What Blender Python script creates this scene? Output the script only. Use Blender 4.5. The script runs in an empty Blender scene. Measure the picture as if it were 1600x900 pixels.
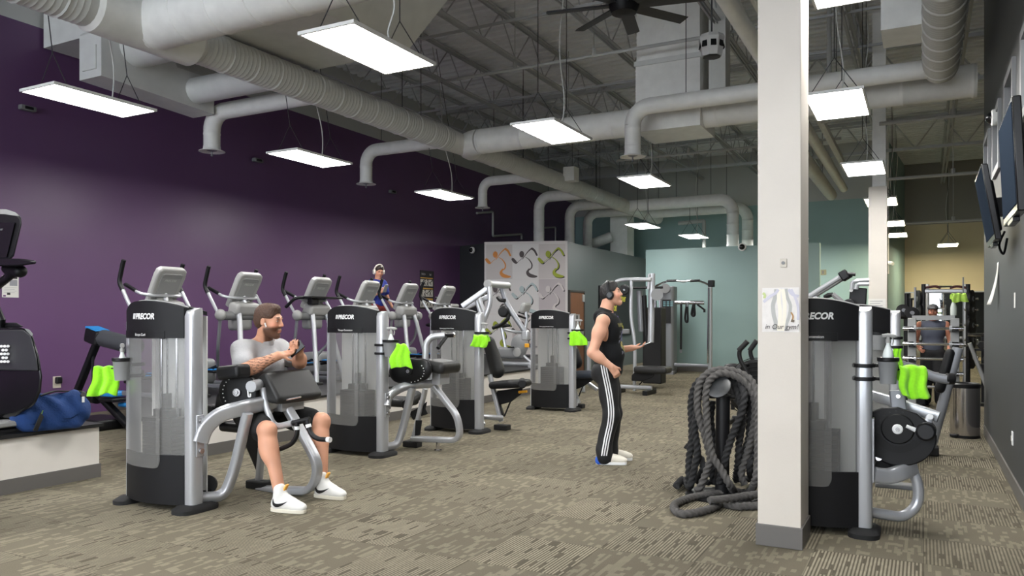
EXPO = 0.2
import bpy, math, random
import numpy as np
from mathutils import Vector, Matrix
random.seed(7)
V = Vector
SC = bpy.context.scene
COL = SC.collection
PI = math.pi
# ---------------------------------------------------------------- camera
F = 1215.0; TH = math.radians(27.9); CT = math.cos(TH); ST = math.sin(TH); H0 = 1.48; HZ = 498.0
def ray(px, py):
    u = (px - 800) / F
    return V((u * CT - ST, u * ST + CT, -(py - HZ) / F))
def at(px, py, Y):
    r = ray(px, py); return V((r.x * Y / r.y, Y, H0 + r.z * Y / r.y))
def atx(px, py, X):
    r = ray(px, py); return V((X, r.y * X / r.x, H0 + r.z * X / r.x))
def atz(px, py, Z=0.0):
    r = ray(px, py); t = (Z - H0) / r.z; return V((r.x * t, r.y * t, Z))
def atd(px, py, d):
    r = ray(px, py); return V((r.x * d, r.y * d, H0 + r.z * d))
cd = bpy.data.cameras.new('camera'); cam = bpy.data.objects.new('camera', cd); COL.objects.link(cam)
cam.location = (0, 0, H0); cam.rotation_euler = (PI / 2, 0, TH)
cd.sensor_width = 36; cd.lens = F / 1600 * 36; cd.shift_y = (HZ - 450) / 1600; cd.clip_end = 200
SC.camera = cam
# ---------------------------------------------------------------- materials
def lin(c):
    return tuple(((x / 255) / 12.92 if x / 255 <= .04045 else ((x / 255 + .055) / 1.055) ** 2.4) for x in c)
MATS = {}
def mat(name, rgb=(128, 128, 128), rough=.5, metal=0., noise=0., nscale=20., bump=0., bscale=60., spec=.5, coat=0., sheen=0., emit=0., stretch=None):
    if name in MATS: return MATS[name]
    m = bpy.data.materials.new(name); m.use_nodes = True; MATS[name] = m
    nt = m.node_tree; b = nt.nodes['Principled BSDF']
    c = lin(rgb)
    b.inputs['Base Color'].default_value = (*c, 1); b.inputs['Roughness'].default_value = rough
    b.inputs['Metallic'].default_value = metal; b.inputs['Specular IOR Level'].default_value = spec
    b.inputs['Coat Weight'].default_value = coat; b.inputs['Sheen Weight'].default_value = sheen
    if emit:
        b.inputs['Emission Color'].default_value = (*c, 1); b.inputs['Emission Strength'].default_value = emit
    if noise or bump:
        tc = nt.nodes.new('ShaderNodeTexCoord'); mp = nt.nodes.new('ShaderNodeMapping')
        nt.links.new(tc.outputs['Object'], mp.inputs['Vector'])
        if stretch: mp.inputs['Scale'].default_value = stretch
    if noise:
        n = nt.nodes.new('ShaderNodeTexNoise'); n.inputs['Scale'].default_value = nscale; n.inputs['Detail'].default_value = 5
        nt.links.new(mp.outputs[0], n.inputs['Vector'])
        r = nt.nodes.new('ShaderNodeMapRange'); r.inputs[1].default_value = .3; r.inputs[2].default_value = .7
        r.inputs[3].default_value = 1 - noise; r.inputs[4].default_value = 1 + noise
        nt.links.new(n.outputs['Fac'], r.inputs[0])
        mx = nt.nodes.new('ShaderNodeVectorMath'); mx.operation = 'SCALE'; mx.inputs[0].default_value = c
        nt.links.new(r.outputs[0], mx.inputs['Scale']); nt.links.new(mx.outputs[0], b.inputs['Base Color'])
    if bump:
        n2 = nt.nodes.new('ShaderNodeTexNoise'); n2.inputs['Scale'].default_value = bscale; n2.inputs['Detail'].default_value = 4
        nt.links.new(mp.outputs[0], n2.inputs['Vector'])
        bp = nt.nodes.new('ShaderNodeBump'); bp.inputs['Strength'].default_value = bump; bp.inputs['Distance'].default_value = .01
        nt.links.new(n2.outputs['Fac'], bp.inputs['Height']); nt.links.new(bp.outputs[0], b.inputs['Normal'])
    return m
def attr_mat(name, attr, rough=.5, spec=.4, bump=0., bscale=80.):
    m = mat(name, (128, 128, 128), rough, bump=bump, bscale=bscale, spec=spec); nt = m.node_tree
    a = nt.nodes.new('ShaderNodeVertexColor'); a.layer_name = attr
    nt.links.new(a.outputs['Color'], nt.nodes['Principled BSDF'].inputs['Base Color'])
    return m
# ---------------------------------------------------------------- objects
ORG = {}
def thing(name, label, cat, loc=(0, 0, 0), group=None, kind=None):
    o = bpy.data.objects.new(name, None); COL.objects.link(o); o.location = loc; o.empty_display_size = .1
    ORG[o] = V(loc); return tag(o, label, cat, group, kind)
def tag(o, label, cat, group=None, kind=None):
    if label: o['label'] = label
    if cat: o['category'] = cat
    if group: o['group'] = group
    if kind: o['kind'] = kind
    return o
def struct(o):
    o['kind'] = 'structure'; return o
def dup(root, loc, rotz=0., label=None, group=None):
    r = root.copy(); COL.objects.link(r); r.location = loc; r.rotation_euler = (0, 0, rotz)
    if label: r['label'] = label
    if group: r['group'] = group
    for ch in list(root.children):
        c = ch.copy(); COL.objects.link(c); c.parent = r
        for g in list(ch.children):
            d = g.copy(); COL.objects.link(d); d.parent = c
    return r
# ---------------------------------------------------------------- mesh builder
def fillet(pts, r, n=6):
    pts = [V(p) for p in pts]; out = [pts[0]]
    for i in range(1, len(pts) - 1):
        a, b, c = pts[i - 1], pts[i], pts[i + 1]
        d1 = a - b; d2 = c - b; rr = r[i] if isinstance(r, (list, tuple)) else r
        t = min(rr, d1.length * .49, d2.length * .49)
        p1 = b + d1.normalized() * t; p2 = b + d2.normalized() * t
        for k in range(n + 1):
            s = k / n; out.append(p1 * (1 - s) ** 2 + b * (2 * s * (1 - s)) + p2 * s * s)
    out.append(pts[-1]); return out
def catmull(pts, n=6, closed=False):
    pts = [V(p) for p in pts]; m = len(pts); out = []
    for i in range(m if closed else m - 1):
        if closed: p0, p1, p2, p3 = pts[i - 1], pts[i], pts[(i + 1) % m], pts[(i + 2) % m]
        else: p0, p1, p2, p3 = pts[max(i - 1, 0)], pts[i], pts[i + 1], pts[min(i + 2, m - 1)]
        for k in range(n):
            t = k / n
            out.append(.5 * (2 * p1 + (p2 - p0) * t + (2 * p0 - 5 * p1 + 4 * p2 - p3) * t * t + (3 * p1 - p0 - 3 * p2 + p3) * t ** 3))
    if not closed: out.append(pts[-1])
    return out
def rot_to(z, up=V((0, 0, 1))):
    z = V(z).normalized(); up = V(up)
    if abs(z.dot(up.normalized())) > .999: up = V((0, 1, 0))
    x = up.cross(z).normalized(); y = z.cross(x)
    return Matrix((x, y, z)).transposed()
def rrect(w, h, r, n=3):
    out = []
    for cx, cy, a in ((w / 2 - r, h / 2 - r, 0), (-w / 2 + r, h / 2 - r, 90), (-w / 2 + r, -h / 2 + r, 180), (w / 2 - r, -h / 2 + r, 270)):
        for k in range(n + 1):
            t = math.radians(a + 90 * k / n); out.append((cx + r * math.cos(t), cy + r * math.sin(t)))
    return out
def circ(r, n=12):
    return [(r * math.cos(2 * PI * k / n), r * math.sin(2 * PI * k / n)) for k in range(n)]
class MB:
    def __init__(s): s.v = []; s.f = []
    def add(s, vs, fs):
        b = len(s.v); s.v += [tuple(p) for p in vs]; s.f += [tuple(i + b for i in f) for f in fs]; return s
    def box(s, lo, hi):
        x0, y0, z0 = lo; x1, y1, z1 = hi
        return s.add([(x0, y0, z0), (x1, y0, z0), (x1, y1, z0), (x0, y1, z0), (x0, y0, z1), (x1, y0, z1), (x1, y1, z1), (x0, y1, z1)],
                     [(3, 2, 1, 0), (4, 5, 6, 7), (0, 1, 5, 4), (1, 2, 6, 5), (2, 3, 7, 6), (3, 0, 4, 7)])
    def cbox(s, c, size, rot=None):
        c = V(c); R = rot if rot else Matrix.Identity(3); hx, hy, hz = size[0] / 2, size[1] / 2, size[2] / 2
        vs = [c + R @ V((x, y, z)) for z in (-hz, hz) for x, y in ((-hx, -hy), (hx, -hy), (hx, hy), (-hx, hy))]
        return s.add(vs, [(3, 2, 1, 0), (4, 5, 6, 7), (0, 1, 5, 4), (1, 2, 6, 5), (2, 3, 7, 6), (3, 0, 4, 7)])
    def loft(s, rings, caps=True, closed=True):
        n = len(rings[0]); vs = [p for r in rings for p in r]; fs = []
        for i in range(len(rings) - 1):
            for j in range(n if closed else n - 1):
                k = (j + 1) % n; fs.append((i * n + j, i * n + k, (i + 1) * n + k, (i + 1) * n + j))
        if caps and closed:
            fs.append(tuple(reversed(range(n)))); fs.append(tuple(range((len(rings) - 1) * n, len(rings) * n)))
        return s.add(vs, fs)
    def sweep(s, pts, prof, up=(0, 0, 1), caps=True, scale=None, closed=False, twist=0.):
        pts = [V(p) for p in pts]; m = len(pts); rings = []
        T = []
        for i in range(m):
            if closed: t = pts[(i + 1) % m] - pts[i - 1]
            else: t = pts[min(i + 1, m - 1)] - pts[max(i - 1, 0)]
            T.append(t.normalized() if t.length > 1e-9 else V((0, 0, 1)))
        R = rot_to(T[0], up); x = R.col[0].copy()
        for i in range(m):
            x = x - T[i] * x.dot(T[i])
            if x.length < 1e-6: x = rot_to(T[i], up).col[0].copy()
            x.normalize(); y = T[i].cross(x)
            k = scale[i] if scale else 1.; a = twist * i; ca, sa = math.cos(a), math.sin(a)
            rings.append([pts[i] + x * ((p * ca - q * sa) * k) + y * ((p * sa + q * ca) * k) for p, q in prof])
        if closed: rings.append(rings[0]); caps = False
        return s.loft(rings, caps)
    def tube(s, pts, r, n=12, **k):
        if isinstance(r, (list, tuple)): return s.sweep(pts, circ(1., n), scale=list(r), **k)
        return s.sweep(pts, circ(r, n), **k)
    def cyl(s, a, b, r, n=16, r2=None):
        return s.tube([a, b], [r, r if r2 is None else r2], n)
    def lathe(s, prof, c=(0, 0, 0), rot=None, n=24, sx=1., sy=1.):
        c = V(c); R = rot if rot else Matrix.Identity(3)
        return s.loft([[c + R @ V((sx * r * math.cos(2 * PI * j / n), sy * r * math.sin(2 * PI * j / n), z)) for j in range(n)] for r, z in prof])
    def prism(s, poly, t0, t1, fn):
        """poly of (a,b); fn(a,b,t) -> point"""
        return s.loft([[fn(a, b, t0) for a, b in poly], [fn(a, b, t1) for a, b in poly]])
    def ell(s, c, rad, rot=None, n=16, m=10):
        prof = [(max(math.sin(PI * i / m), .001), -math.cos(PI * i / m)) for i in range(m + 1)]
        c = V(c); R = rot if rot else Matrix.Identity(3)
        return s.loft([[c + R @ V((rad[0] * r * math.cos(2 * PI * j / n), rad[1] * r * math.sin(2 * PI * j / n), rad[2] * z)) for j in range(n)] for r, z in prof])
    def grid(s, fn, nu, nv):
        vs = [fn(i / nu, j / nv) for i in range(nu + 1) for j in range(nv + 1)]
        fs = [(i * (nv + 1) + j, (i + 1) * (nv + 1) + j, (i + 1) * (nv + 1) + j + 1, i * (nv + 1) + j + 1) for i in range(nu) for j in range(nv)]
        return s.add(vs, fs)
    def build(s, name, m, parent=None, smooth=35., bevel=0., bseg=2, label=None, solid=0., sub=0):
        me = bpy.data.meshes.new(name); org = V((0, 0, 0)); p = parent
        while p is not None:
            if p in ORG: org = ORG[p]; break
            p = p.parent
        me.from_pydata([(x - org.x, y - org.y, z - org.z) for x, y, z in s.v], [], s.f); me.update()
        import bmesh
        bm = bmesh.new(); bm.from_mesh(me); bmesh.ops.recalc_face_normals(bm, faces=bm.faces)
        bm.to_mesh(me); bm.free()
        if m: me.materials.append(m)
        if smooth:
            me.polygons.foreach_set('use_smooth', [True] * len(me.polygons)); me.set_sharp_from_angle(angle=math.radians(smooth))
        o = bpy.data.objects.new(name, me); COL.objects.link(o)
        if parent: o.parent = parent
        if solid:
            md = o.modifiers.new('thick', 'SOLIDIFY'); md.thickness = solid; md.offset = 0
        if sub:
            md = o.modifiers.new('sub', 'SUBSURF'); md.levels = sub; md.render_levels = sub
        if bevel:
            md = o.modifiers.new('bev', 'BEVEL'); md.width = bevel; md.segments = bseg; md.limit_method = 'ANGLE'; md.angle_limit = .6
            md.harden_normals = False
        if label: o['label'] = label
        return o
def text_mesh(mb, txt, size, fn, bold=0., shear=0., align='LEFT', thick=.002):
    """writes txt; fn(x, y, t) maps flat text coordinates to space, t in 0..thick"""
    cu = bpy.data.curves.new('t', 'FONT'); cu.body = txt; cu.size = size; cu.shear = shear; cu.offset = bold * size; cu.align_x = align
    cu.resolution_u = 3
    ob = bpy.data.objects.new('t', cu); COL.objects.link(ob)
    bpy.context.view_layer.update()
    dg = bpy.context.evaluated_depsgraph_get(); me = bpy.data.meshes.new_from_object(ob.evaluated_get(dg))
    mb.add([fn(v.co.x, v.co.y, thick) for v in me.vertices], [tuple(p.vertices) for p in me.polygons])
    bpy.data.objects.remove(ob); bpy.data.curves.remove(cu); bpy.data.meshes.remove(me)
    return mb
# ---------------------------------------------------------------- smooth solid blending (numpy surface nets)
def _norm(a): return np.sqrt((a * a).sum(-1))
def cap(a, b, ra, rb=None, k=None, op=1):
    return ('c', np.array(a, float), np.array(b, float), ra, ra if rb is None else rb, k, op)
def elp(c, rad, rot=None, k=None, op=1):
    R = np.array(rot if rot is not None else Matrix.Identity(3)); return ('e', np.array(c, float), np.array(rad, float), R, None, k, op)
def bxx(c, half, rot=None, r=.01, k=None, op=1):
    R = np.array(rot if rot is not None else Matrix.Identity(3)); return ('b', np.array(c, float), np.array(half, float), R, r, k, op)
def solid(prims, h=.007, k=.02):
    lo = np.full(3, 1e9); hi = -lo
    bb = []
    for p in prims:
        kk = p[5] if p[5] is not None else k
        if p[0] == 'c': r = max(p[3], p[4]); a = np.minimum(p[1], p[2]) - r; b = np.maximum(p[1], p[2]) + r
        else: r = float(np.linalg.norm(p[2])) if p[0] == 'b' else float(p[2].max()); a = p[1] - r - .01; b = p[1] + r + .01
        bb.append((a - kk - 2 * h, b + kk + 2 * h))
        if p[6] > 0: lo = np.minimum(lo, a); hi = np.maximum(hi, b)
    lo -= 3 * h; n = np.ceil((hi + 3 * h - lo) / h).astype(int) + 1
    D = np.full(n, 1e3, np.float32)
    ax = [lo[i] + h * np.arange(n[i]) for i in range(3)]
    for p, (a, b) in zip(prims, bb):
        i0 = np.clip(np.floor((a - lo) / h).astype(int), 0, n - 1); i1 = np.clip(np.ceil((b - lo) / h).astype(int) + 1, 1, n)
        if (i1 <= i0).any(): continue
        P = np.stack(np.meshgrid(*[ax[i][i0[i]:i1[i]] for i in range(3)], indexing='ij'), -1)
        if p[0] == 'c':
            ab = p[2] - p[1]; L = max(float(ab @ ab), 1e-12); t = np.clip(((P - p[1]) @ ab) / L, 0, 1)
            d = _norm(P - p[1] - t[..., None] * ab) - (p[3] + (p[4] - p[3]) * t)
        elif p[0] == 'e':
            q = (P - p[1]) @ p[3]; k0 = _norm(q / p[2]); k1 = _norm(q / (p[2] ** 2)); d = k0 * (k0 - 1) / np.maximum(k1, 1e-9)
        else:
            q = np.abs((P - p[1]) @ p[3]) - p[2] + p[4]; d = _norm(np.maximum(q, 0)) + np.minimum(q.max(-1), 0) - p[4]
        kk = p[5] if p[5] is not None else k
        S = D[i0[0]:i1[0], i0[1]:i1[1], i0[2]:i1[2]]
        if p[6] > 0:
            hh = np.maximum(kk - np.abs(S - d), 0) / kk; S[...] = np.minimum(S, d) - hh * hh * kk * .25
        else:
            d = -d; hh = np.maximum(kk - np.abs(S - d), 0) / kk; S[...] = np.maximum(S, d) + hh * hh * kk * .25
    ins = D < 0
    c = np.zeros(np.array(n) - 1, int); acc = np.zeros((*c.shape, 3)); cnt = np.zeros(c.shape)
    for axis in range(3):
        sl0 = [slice(None)] * 3; sl1 = [slice(None)] * 3; sl0[axis] = slice(0, -1); sl1[axis] = slice(1, None)
        A = D[tuple(sl0)]; B = D[tuple(sl1)]; cr = (A < 0) != (B < 0)
        idx = np.argwhere(cr); t = A[cr] / (A[cr] - B[cr]); pos = idx.astype(float); pos[:, axis] += t
        o1, o2 = [i for i in range(3) if i != axis]
        for da in (0, -1):
            for db in (0, -1):
                ci = idx.copy(); ci[:, o1] += da; ci[:, o2] += db
                ok = ((ci >= 0) & (ci < np.array(c.shape))).all(1); ci = ci[ok]
                np.add.at(acc, tuple(ci.T), pos[ok]); np.add.at(cnt, tuple(ci.T), 1)
    m = cnt > 0; ids = np.full(c.shape, -1); ids[m] = np.arange(m.sum()); vs = acc[m] / cnt[m][:, None] * h + lo
    fs = []
    for axis in range(3):
        sl0 = [slice(None)] * 3; sl1 = [slice(None)] * 3; sl0[axis] = slice(0, -1); sl1[axis] = slice(1, None)
        A = ins[tuple(sl0)]; B = ins[tuple(sl1)]; idx = np.argwhere(A != B); fl = A[A != B]
        o1, o2 = [(1, 2), (2, 0), (0, 1)][axis]
        q = []
        for da, db in ((-1, -1), (0, -1), (0, 0), (-1, 0)):
            ci = idx.copy(); ci[:, o1] += da; ci[:, o2] += db; q.append(ids[tuple(ci.T)])
        q = np.stack(q, 1); q[~fl] = q[~fl][:, ::-1]; fs.append(q)
    fs = np.concatenate(fs)
    for _ in range(2):   # light smoothing
        e = np.concatenate([fs[:, [0, 1]], fs[:, [1, 2]], fs[:, [2, 3]], fs[:, [3, 0]]]); s_ = np.zeros_like(vs); k_ = np.zeros(len(vs))
        np.add.at(s_, e[:, 0], vs[e[:, 1]]); np.add.at(k_, e[:, 0], 1); np.add.at(s_, e[:, 1], vs[e[:, 0]]); np.add.at(k_, e[:, 1], 1)
        vs = vs * .5 + .5 * s_ / np.maximum(k_, 1)[:, None]
    return vs, fs
def blob(name, prims, m, parent=None, h=.007, k=.02, paint=None, label=None, warp=None):
    vs, fs = solid(prims, h, k)
    if warp is not None: vs = warp(vs)
    org = ORG.get(parent, V((0, 0, 0)))
    q = parent
    while q is not None:
        if q in ORG: org = ORG[q]; break
        q = q.parent
    me = bpy.data.meshes.new(name); me.from_pydata((vs - np.array(org)).tolist(), [], fs.tolist()); me.update()
    me.materials.append(m); me.polygons.foreach_set('use_smooth', [True] * len(me.polygons))
    if paint is not None:
        ca = me.color_attributes.new('tone', 'FLOAT_COLOR', 'POINT'); rgb = paint(vs)
        ca.data.foreach_set('color', np.concatenate([rgb, np.ones((len(vs), 1))], 1).astype(np.float32).ravel())
    o = bpy.data.objects.new(name, me); COL.objects.link(o)
    if parent: o.parent = parent
    if label: o['label'] = label
    return o
# ================================================================ shared materials
mDuct = mat('duct_white', (236, 236, 232), .45, 0, .05, 6, .15, 30)
mDuctG = mat('duct_grey', (214, 215, 212), .5, 0, .05, 5)
mSteel = mat('joist_grey', (182, 184, 187), .55)
mDeck = mat('deck_grey', (236, 238, 241), .6, 0, .06, 3)
mPipe = mat('pipe_white', (176, 177, 174), .4)
mWhite = mat('white_paint', (205, 198, 188), .45, 0, .03, 3, .05, 90)
mBase = mat('grey_cove_base', (98, 95, 92), .5)
mBlack = mat('black_plastic', (17, 17, 19), .45, spec=.3)
mBlackG = mat('black_gloss', (13, 13, 15), .24, spec=.45)
mRubber = mat('black_rubber', (20, 20, 21), .75)
mSilver = mat('silver_paint', (178, 180, 184), .3, .45)
mSilverD = mat('silver_grey_paint', (132, 134, 139), .34, .4)
mChrome = mat('chrome', (215, 215, 218), .14, 1.)
mVinyl = mat('grey_vinyl', (38, 38, 38), .42, spec=.3, bump=.12, bscale=220)
mVinylK = mat('black_vinyl', (20, 20, 22), .45, spec=.3, bump=.1, bscale=220)
mGreyPl = mat('light_grey_plastic', (152, 152, 150), .45)
mGreyPlD = mat('mid_grey_plastic', (116, 117, 118), .5)
mTowel = mat('green_towel', (150, 235, 30), .95, 0, .06, 60, .6, 260, sheen=.3)
mCord = mat('white_cord', (200, 200, 196), .5)
mWire = mat('hanger_wire', (70, 70, 72), .4, .6)
mLetter = mat('white_letters', (225, 226, 226), .5)
# ================================================================ carpet
def carpet():
    m = bpy.data.materials.new('carpet_tiles'); m.use_nodes = True; nt = m.node_tree; b = nt.nodes['Principled BSDF']; L = nt.links.new
    b.inputs['Roughness'].default_value = .95; b.inputs['Specular IOR Level'].default_value = .15
    g = nt.nodes.new('ShaderNodeNewGeometry'); sp = nt.nodes.new('ShaderNodeSeparateXYZ'); L(g.outputs['Position'], sp.inputs[0])
    def M(op, a, c=None, d=None):
        n = nt.nodes.new('ShaderNodeMath'); n.operation = op
        for i, v in enumerate((a, c, d)):
            if v is None: continue
            if isinstance(v, (int, float)): n.inputs[i].default_value = v
            else: L(v, n.inputs[i])
        return n.outputs[0]
    def wn(x, y, z=0.):
        c = nt.nodes.new('ShaderNodeCombineXYZ')
        for i, v in enumerate((x, y, z)):
            if isinstance(v, (int, float)): c.inputs[i].default_value = v
            else: L(v, c.inputs[i])
        n = nt.nodes.new('ShaderNodeTexWhiteNoise'); n.noise_dimensions = '3D'; L(c.outputs[0], n.inputs['Vector']); return n.outputs['Value']
    T = .615
    x = M('ADD', sp.outputs['X'], 61.5 * .615 * 0 + 100 * T); y = M('ADD', sp.outputs['Y'], 100 * T - 5.93)
    cx = M('FLOOR', M('DIVIDE', x, T)); cy = M('FLOOR', M('DIVIDE', y, T))
    par = M('MODULO', M('ADD', cx, cy), 2.)                       # 0 / 1 checker
    tr = wn(cx, cy, 3.)
    # stripes along y
    st = M('GREATER_THAN', M('SINE', M('MULTIPLY', x, 2 * PI / .0205)), -.1)
    broken = M('GREATER_THAN', wn(M('FLOOR', M('DIVIDE', x, .0205)), M('FLOOR', M('DIVIDE', y, .11)), 1.), .12)
    st = M('MULTIPLY', st, broken)
    nfar = nt.nodes.new('ShaderNodeTexNoise'); nfar.inputs['Scale'].default_value = .45; L(g.outputs['Position'], nfar.inputs['Vector'])
    # blocks
    def blocks(w, h, off, thr, z):
        row = M('FLOOR', M('DIVIDE', x, w)); yy = M('ADD', y, M('MULTIPLY', wn(row, z, 9.), h))
        col = M('FLOOR', M('DIVIDE', yy, h)); return M('GREATER_THAN', wn(row, col, z), thr)
    bk = M('MAXIMUM', M('MULTIPLY', blocks(.03, .06, 0, .82, 5.), .8), M('MULTIPLY', blocks(.019, .16, 0, .86, 7.), .7))
    fine = nt.nodes.new('ShaderNodeTexNoise'); fine.inputs['Scale'].default_value = 240; fine.inputs['Detail'].default_value = 2
    L(g.outputs['Position'], fine.inputs['Vector'])
    wide = nt.nodes.new('ShaderNodeTexNoise'); wide.inputs['Scale'].default_value = 1.3; L(g.outputs['Position'], wide.inputs['Vector'])
    # how strongly a tile is striped varies from tile to tile
    amt = M('MULTIPLY_ADD', tr, .45, .55)
    sfac = M('MULTIPLY', M('SUBTRACT', st, .55), M('MULTIPLY', par, M('MULTIPLY', amt, .8)))
    bfac = M('MULTIPLY', M('SUBTRACT', bk, .12), M('MULTIPLY', M('SUBTRACT', 1., M('MULTIPLY', par, .6)), .3))
    val = M('ADD', M('ADD', sfac, bfac), M('MULTIPLY', M('SUBTRACT', fine.outputs['Fac'], .5), .8))
    val = M('ADD', val, M('MULTIPLY', M('SUBTRACT', tr, .5), .16)); val = M('ADD', val, M('MULTIPLY', M('SUBTRACT', wide.outputs['Fac'], .5), .22))
    # seams
    fx = M('ABSOLUTE', M('SUBTRACT', M('FRACT', M('DIVIDE', x, T)), .5)); fy = M('ABSOLUTE', M('SUBTRACT', M('FRACT', M('DIVIDE', y, T)), .5))
    seam = M('GREATER_THAN', M('MAXIMUM', fx, fy), .4955)
    val = M('SUBTRACT', val, M('MULTIPLY', seam, .3))
    cr = nt.nodes.new('ShaderNodeValToRGB'); L(M('MULTIPLY_ADD', val, .5, .5), cr.inputs[0])
    e = cr.color_ramp.elements; e[0].position = .1; e[0].color = (*lin((44, 41, 35)), 1); e[1].position = .95; e[1].color = (*lin((168, 160, 140)), 1)
    k = e.new(.5); k.color = (*lin((102, 96, 82)), 1)
    L(cr.outputs[0], b.inputs['Base Color'])
    bp = nt.nodes.new('ShaderNodeBump'); bp.inputs['Strength'].default_value = .25; bp.inputs['Distance'].default_value = .004
    L(val, bp.inputs['Height']); L(bp.outputs[0], b.inputs['Normal'])
    return m
XL, XR, YB, YF, ZC = -11.6, .69, -9., 27., 7.1
YEND = 11.6; XR2 = 3.2; YT = 32.
struct(MB().box((XL, YB, -.1), (XR2, YT, 0)).build('floor', carpet(), smooth=0))
# ---------------------------------------------------------------- walls
mPurple = mat('purple_wall', (96, 66, 104), .36, 0, .03, 1.5, .04, 120, spec=.5)
mGreyWall = mat('grey_wall', (186, 187, 184), .6, 0, .03, 2)
mCharcoal = mat('charcoal_wall', (58, 60, 62), .5, 0, .03, 2, .04, 120)
mTeal = mat('teal_wall', (146, 172, 170), .5, 0, .03, 1.2)
mTealD = mat('teal_far', (150, 178, 177), .55, 0, .03, 1.2)
mTan = mat('tan_wall', (226, 209, 172), .6, 0, .03, 1.2)
w = MB().box((XL - .15, YB, 0), (XL, YF, 5.8)).build('wall_left', mPurple, smooth=0); struct(w)
struct(MB().box((XL - .15, YB, 5.8), (XL, YT, ZC + .12)).build('wall_left_upper', mGreyWall, smooth=0))
struct(MB().box((XL, 8.1, 0.), (XL + .014, YF, .12)).build('baseboard_left', mBase, smooth=0))
# right wall with a row of clerestory windows above the screens
def wall_right():
    m = MB(); zs0, zs1 = 3.0, 3.7; ys = [2.2, 3.6, 5.0, 6.4, 7.8, 9.2, 10.6]; t = .16
    m.box((XR, YB, 0), (XR + t, YEND, zs0)); m.box((XR, YB, zs1), (XR + t, YEND, ZC))
    pv = YB
    for y in ys:
        m.box((XR, pv, zs0), (XR + t, y, zs1)); pv = y + .8
    m.box((XR, pv, zs0), (XR + t, YEND, zs1))
    return m, ys, zs0, zs1, t
m, ys, zs0, zs1, tt = wall_right()
wr = m.build('wall_right', mCharcoal, smooth=0); struct(wr)
mFrameG = mat('window_frame_grey', (120, 122, 124), .4)
mGlassD = mat('interior_glass', (60, 66, 72), .06, spec=.8)
for k, y in enumerate(ys):
    f = MB()
    for a, b_ in (((y, zs0), (y + .07, zs1)), ((y + .73, zs0), (y + .8, zs1)), ((y + .07, zs0), (y + .73, zs0 + .07)), ((y + .07, zs1 - .07), (y + .73, zs1))):
        f.box((XR - .03, a[0], a[1]), (XR + .1, b_[0], b_[1]))
    o = f.build('window_%d' % (k + 1), mFrameG, smooth=0); struct(o)
    MB().box((XR + .05, y + .07, zs0 + .07), (XR + .06, y + .73, zs1 - .07)).build('pane', mGlassD, o, smooth=0)
struct(MB().box((XR - .014, YB, 0), (XR, YEND, .12)).build('baseboard_right', mBase, smooth=0))
struct(MB().box((XR, YEND, 0), (XR + .16, YEND + .15, ZC)).build('wall_right_end', mCharcoal, smooth=0))
struct(MB().box((XR + .16, YEND, 0), (XR2, YEND + .15, ZC)).build('wall_alcove', mCharcoal, smooth=0))
struct(MB().box((XR2, YEND, 0), (XR2 + .15, YT, ZC)).build('wall_alcove_right', mCharcoal, smooth=0))
# back wall: teal below, grey above, a return to the tan wall
struct(MB().box((XL, YF, 0), (-1.01, YF + .15, 5.3)).build('wall_back', mTealD, smooth=0))
struct(MB().box((XL, YF, 5.3), (-1.01, YF + .15, ZC)).build('wall_back_upper', mGreyWall, smooth=0))
struct(MB().prism([(-1.16, YF + .15), (-1.01, YF), (-.62, YT), (-.9, YT)], 0, ZC, lambda a, b, t: (a, b, t)).build('wall_return', mTealD, smooth=0))
struct(MB().box((-1., YT, 0), (XR2, YT + .15, 4.9)).build('wall_tan', mTan, smooth=0)); struct(MB().box((-1., YT, 4.9), (XR2, YT + .15, ZC + .1)).build('wall_tan_upper', mat('wall_tan_shaded', (150, 146, 136), .6), smooth=0))  # upper tan wall is greyer: the weaker light there is put into its colour
# front wall behind the viewer, unseen; its windows made tall to light the ceiling
zf0, zf1 = .5, 6.7
wf = MB(); wins = [(-10.6, -8.2), (-7.6, -5.2), (-4.6, -2.2), (-1.1, .62)]
wf.box((XL, YB - .15, 0), (XR, YB, zf0)); wf.box((XL, YB - .15, zf1), (XR, YB, ZC)); px_ = XL
for a, b_ in wins:
    wf.box((px_, YB - .15, zf0), (a, YB, zf1)); px_ = b_
wf.box((px_, YB - .15, zf0), (XR, YB, zf1))
struct(wf.build('wall_front', mCharcoal, smooth=0))
mDay = mat('daylight_glass', (240, 247, 255), .3, emit=8.5); 
for k, (a, b_) in enumerate(wins):
    o = MB().box((a, YB - .08, zf0), (b_, YB - .06, zf1)).build('window_%d' % (k + 11), mDay, smooth=0); struct(o)
    fr = MB()
    for q in (a, (a + b_) / 2 - .03, b_ - .06): fr.box((q, YB - .05, zf0), (q + .06, YB + .01, zf1))
    fr.box((a, YB - .05, 2.6), (b_, YB + .01, 2.66)); fr.box((a, YB - .05, 4.5), (b_, YB + .01, 4.6)); fr.build('window_frame', mBlack, o, smooth=0)
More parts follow.
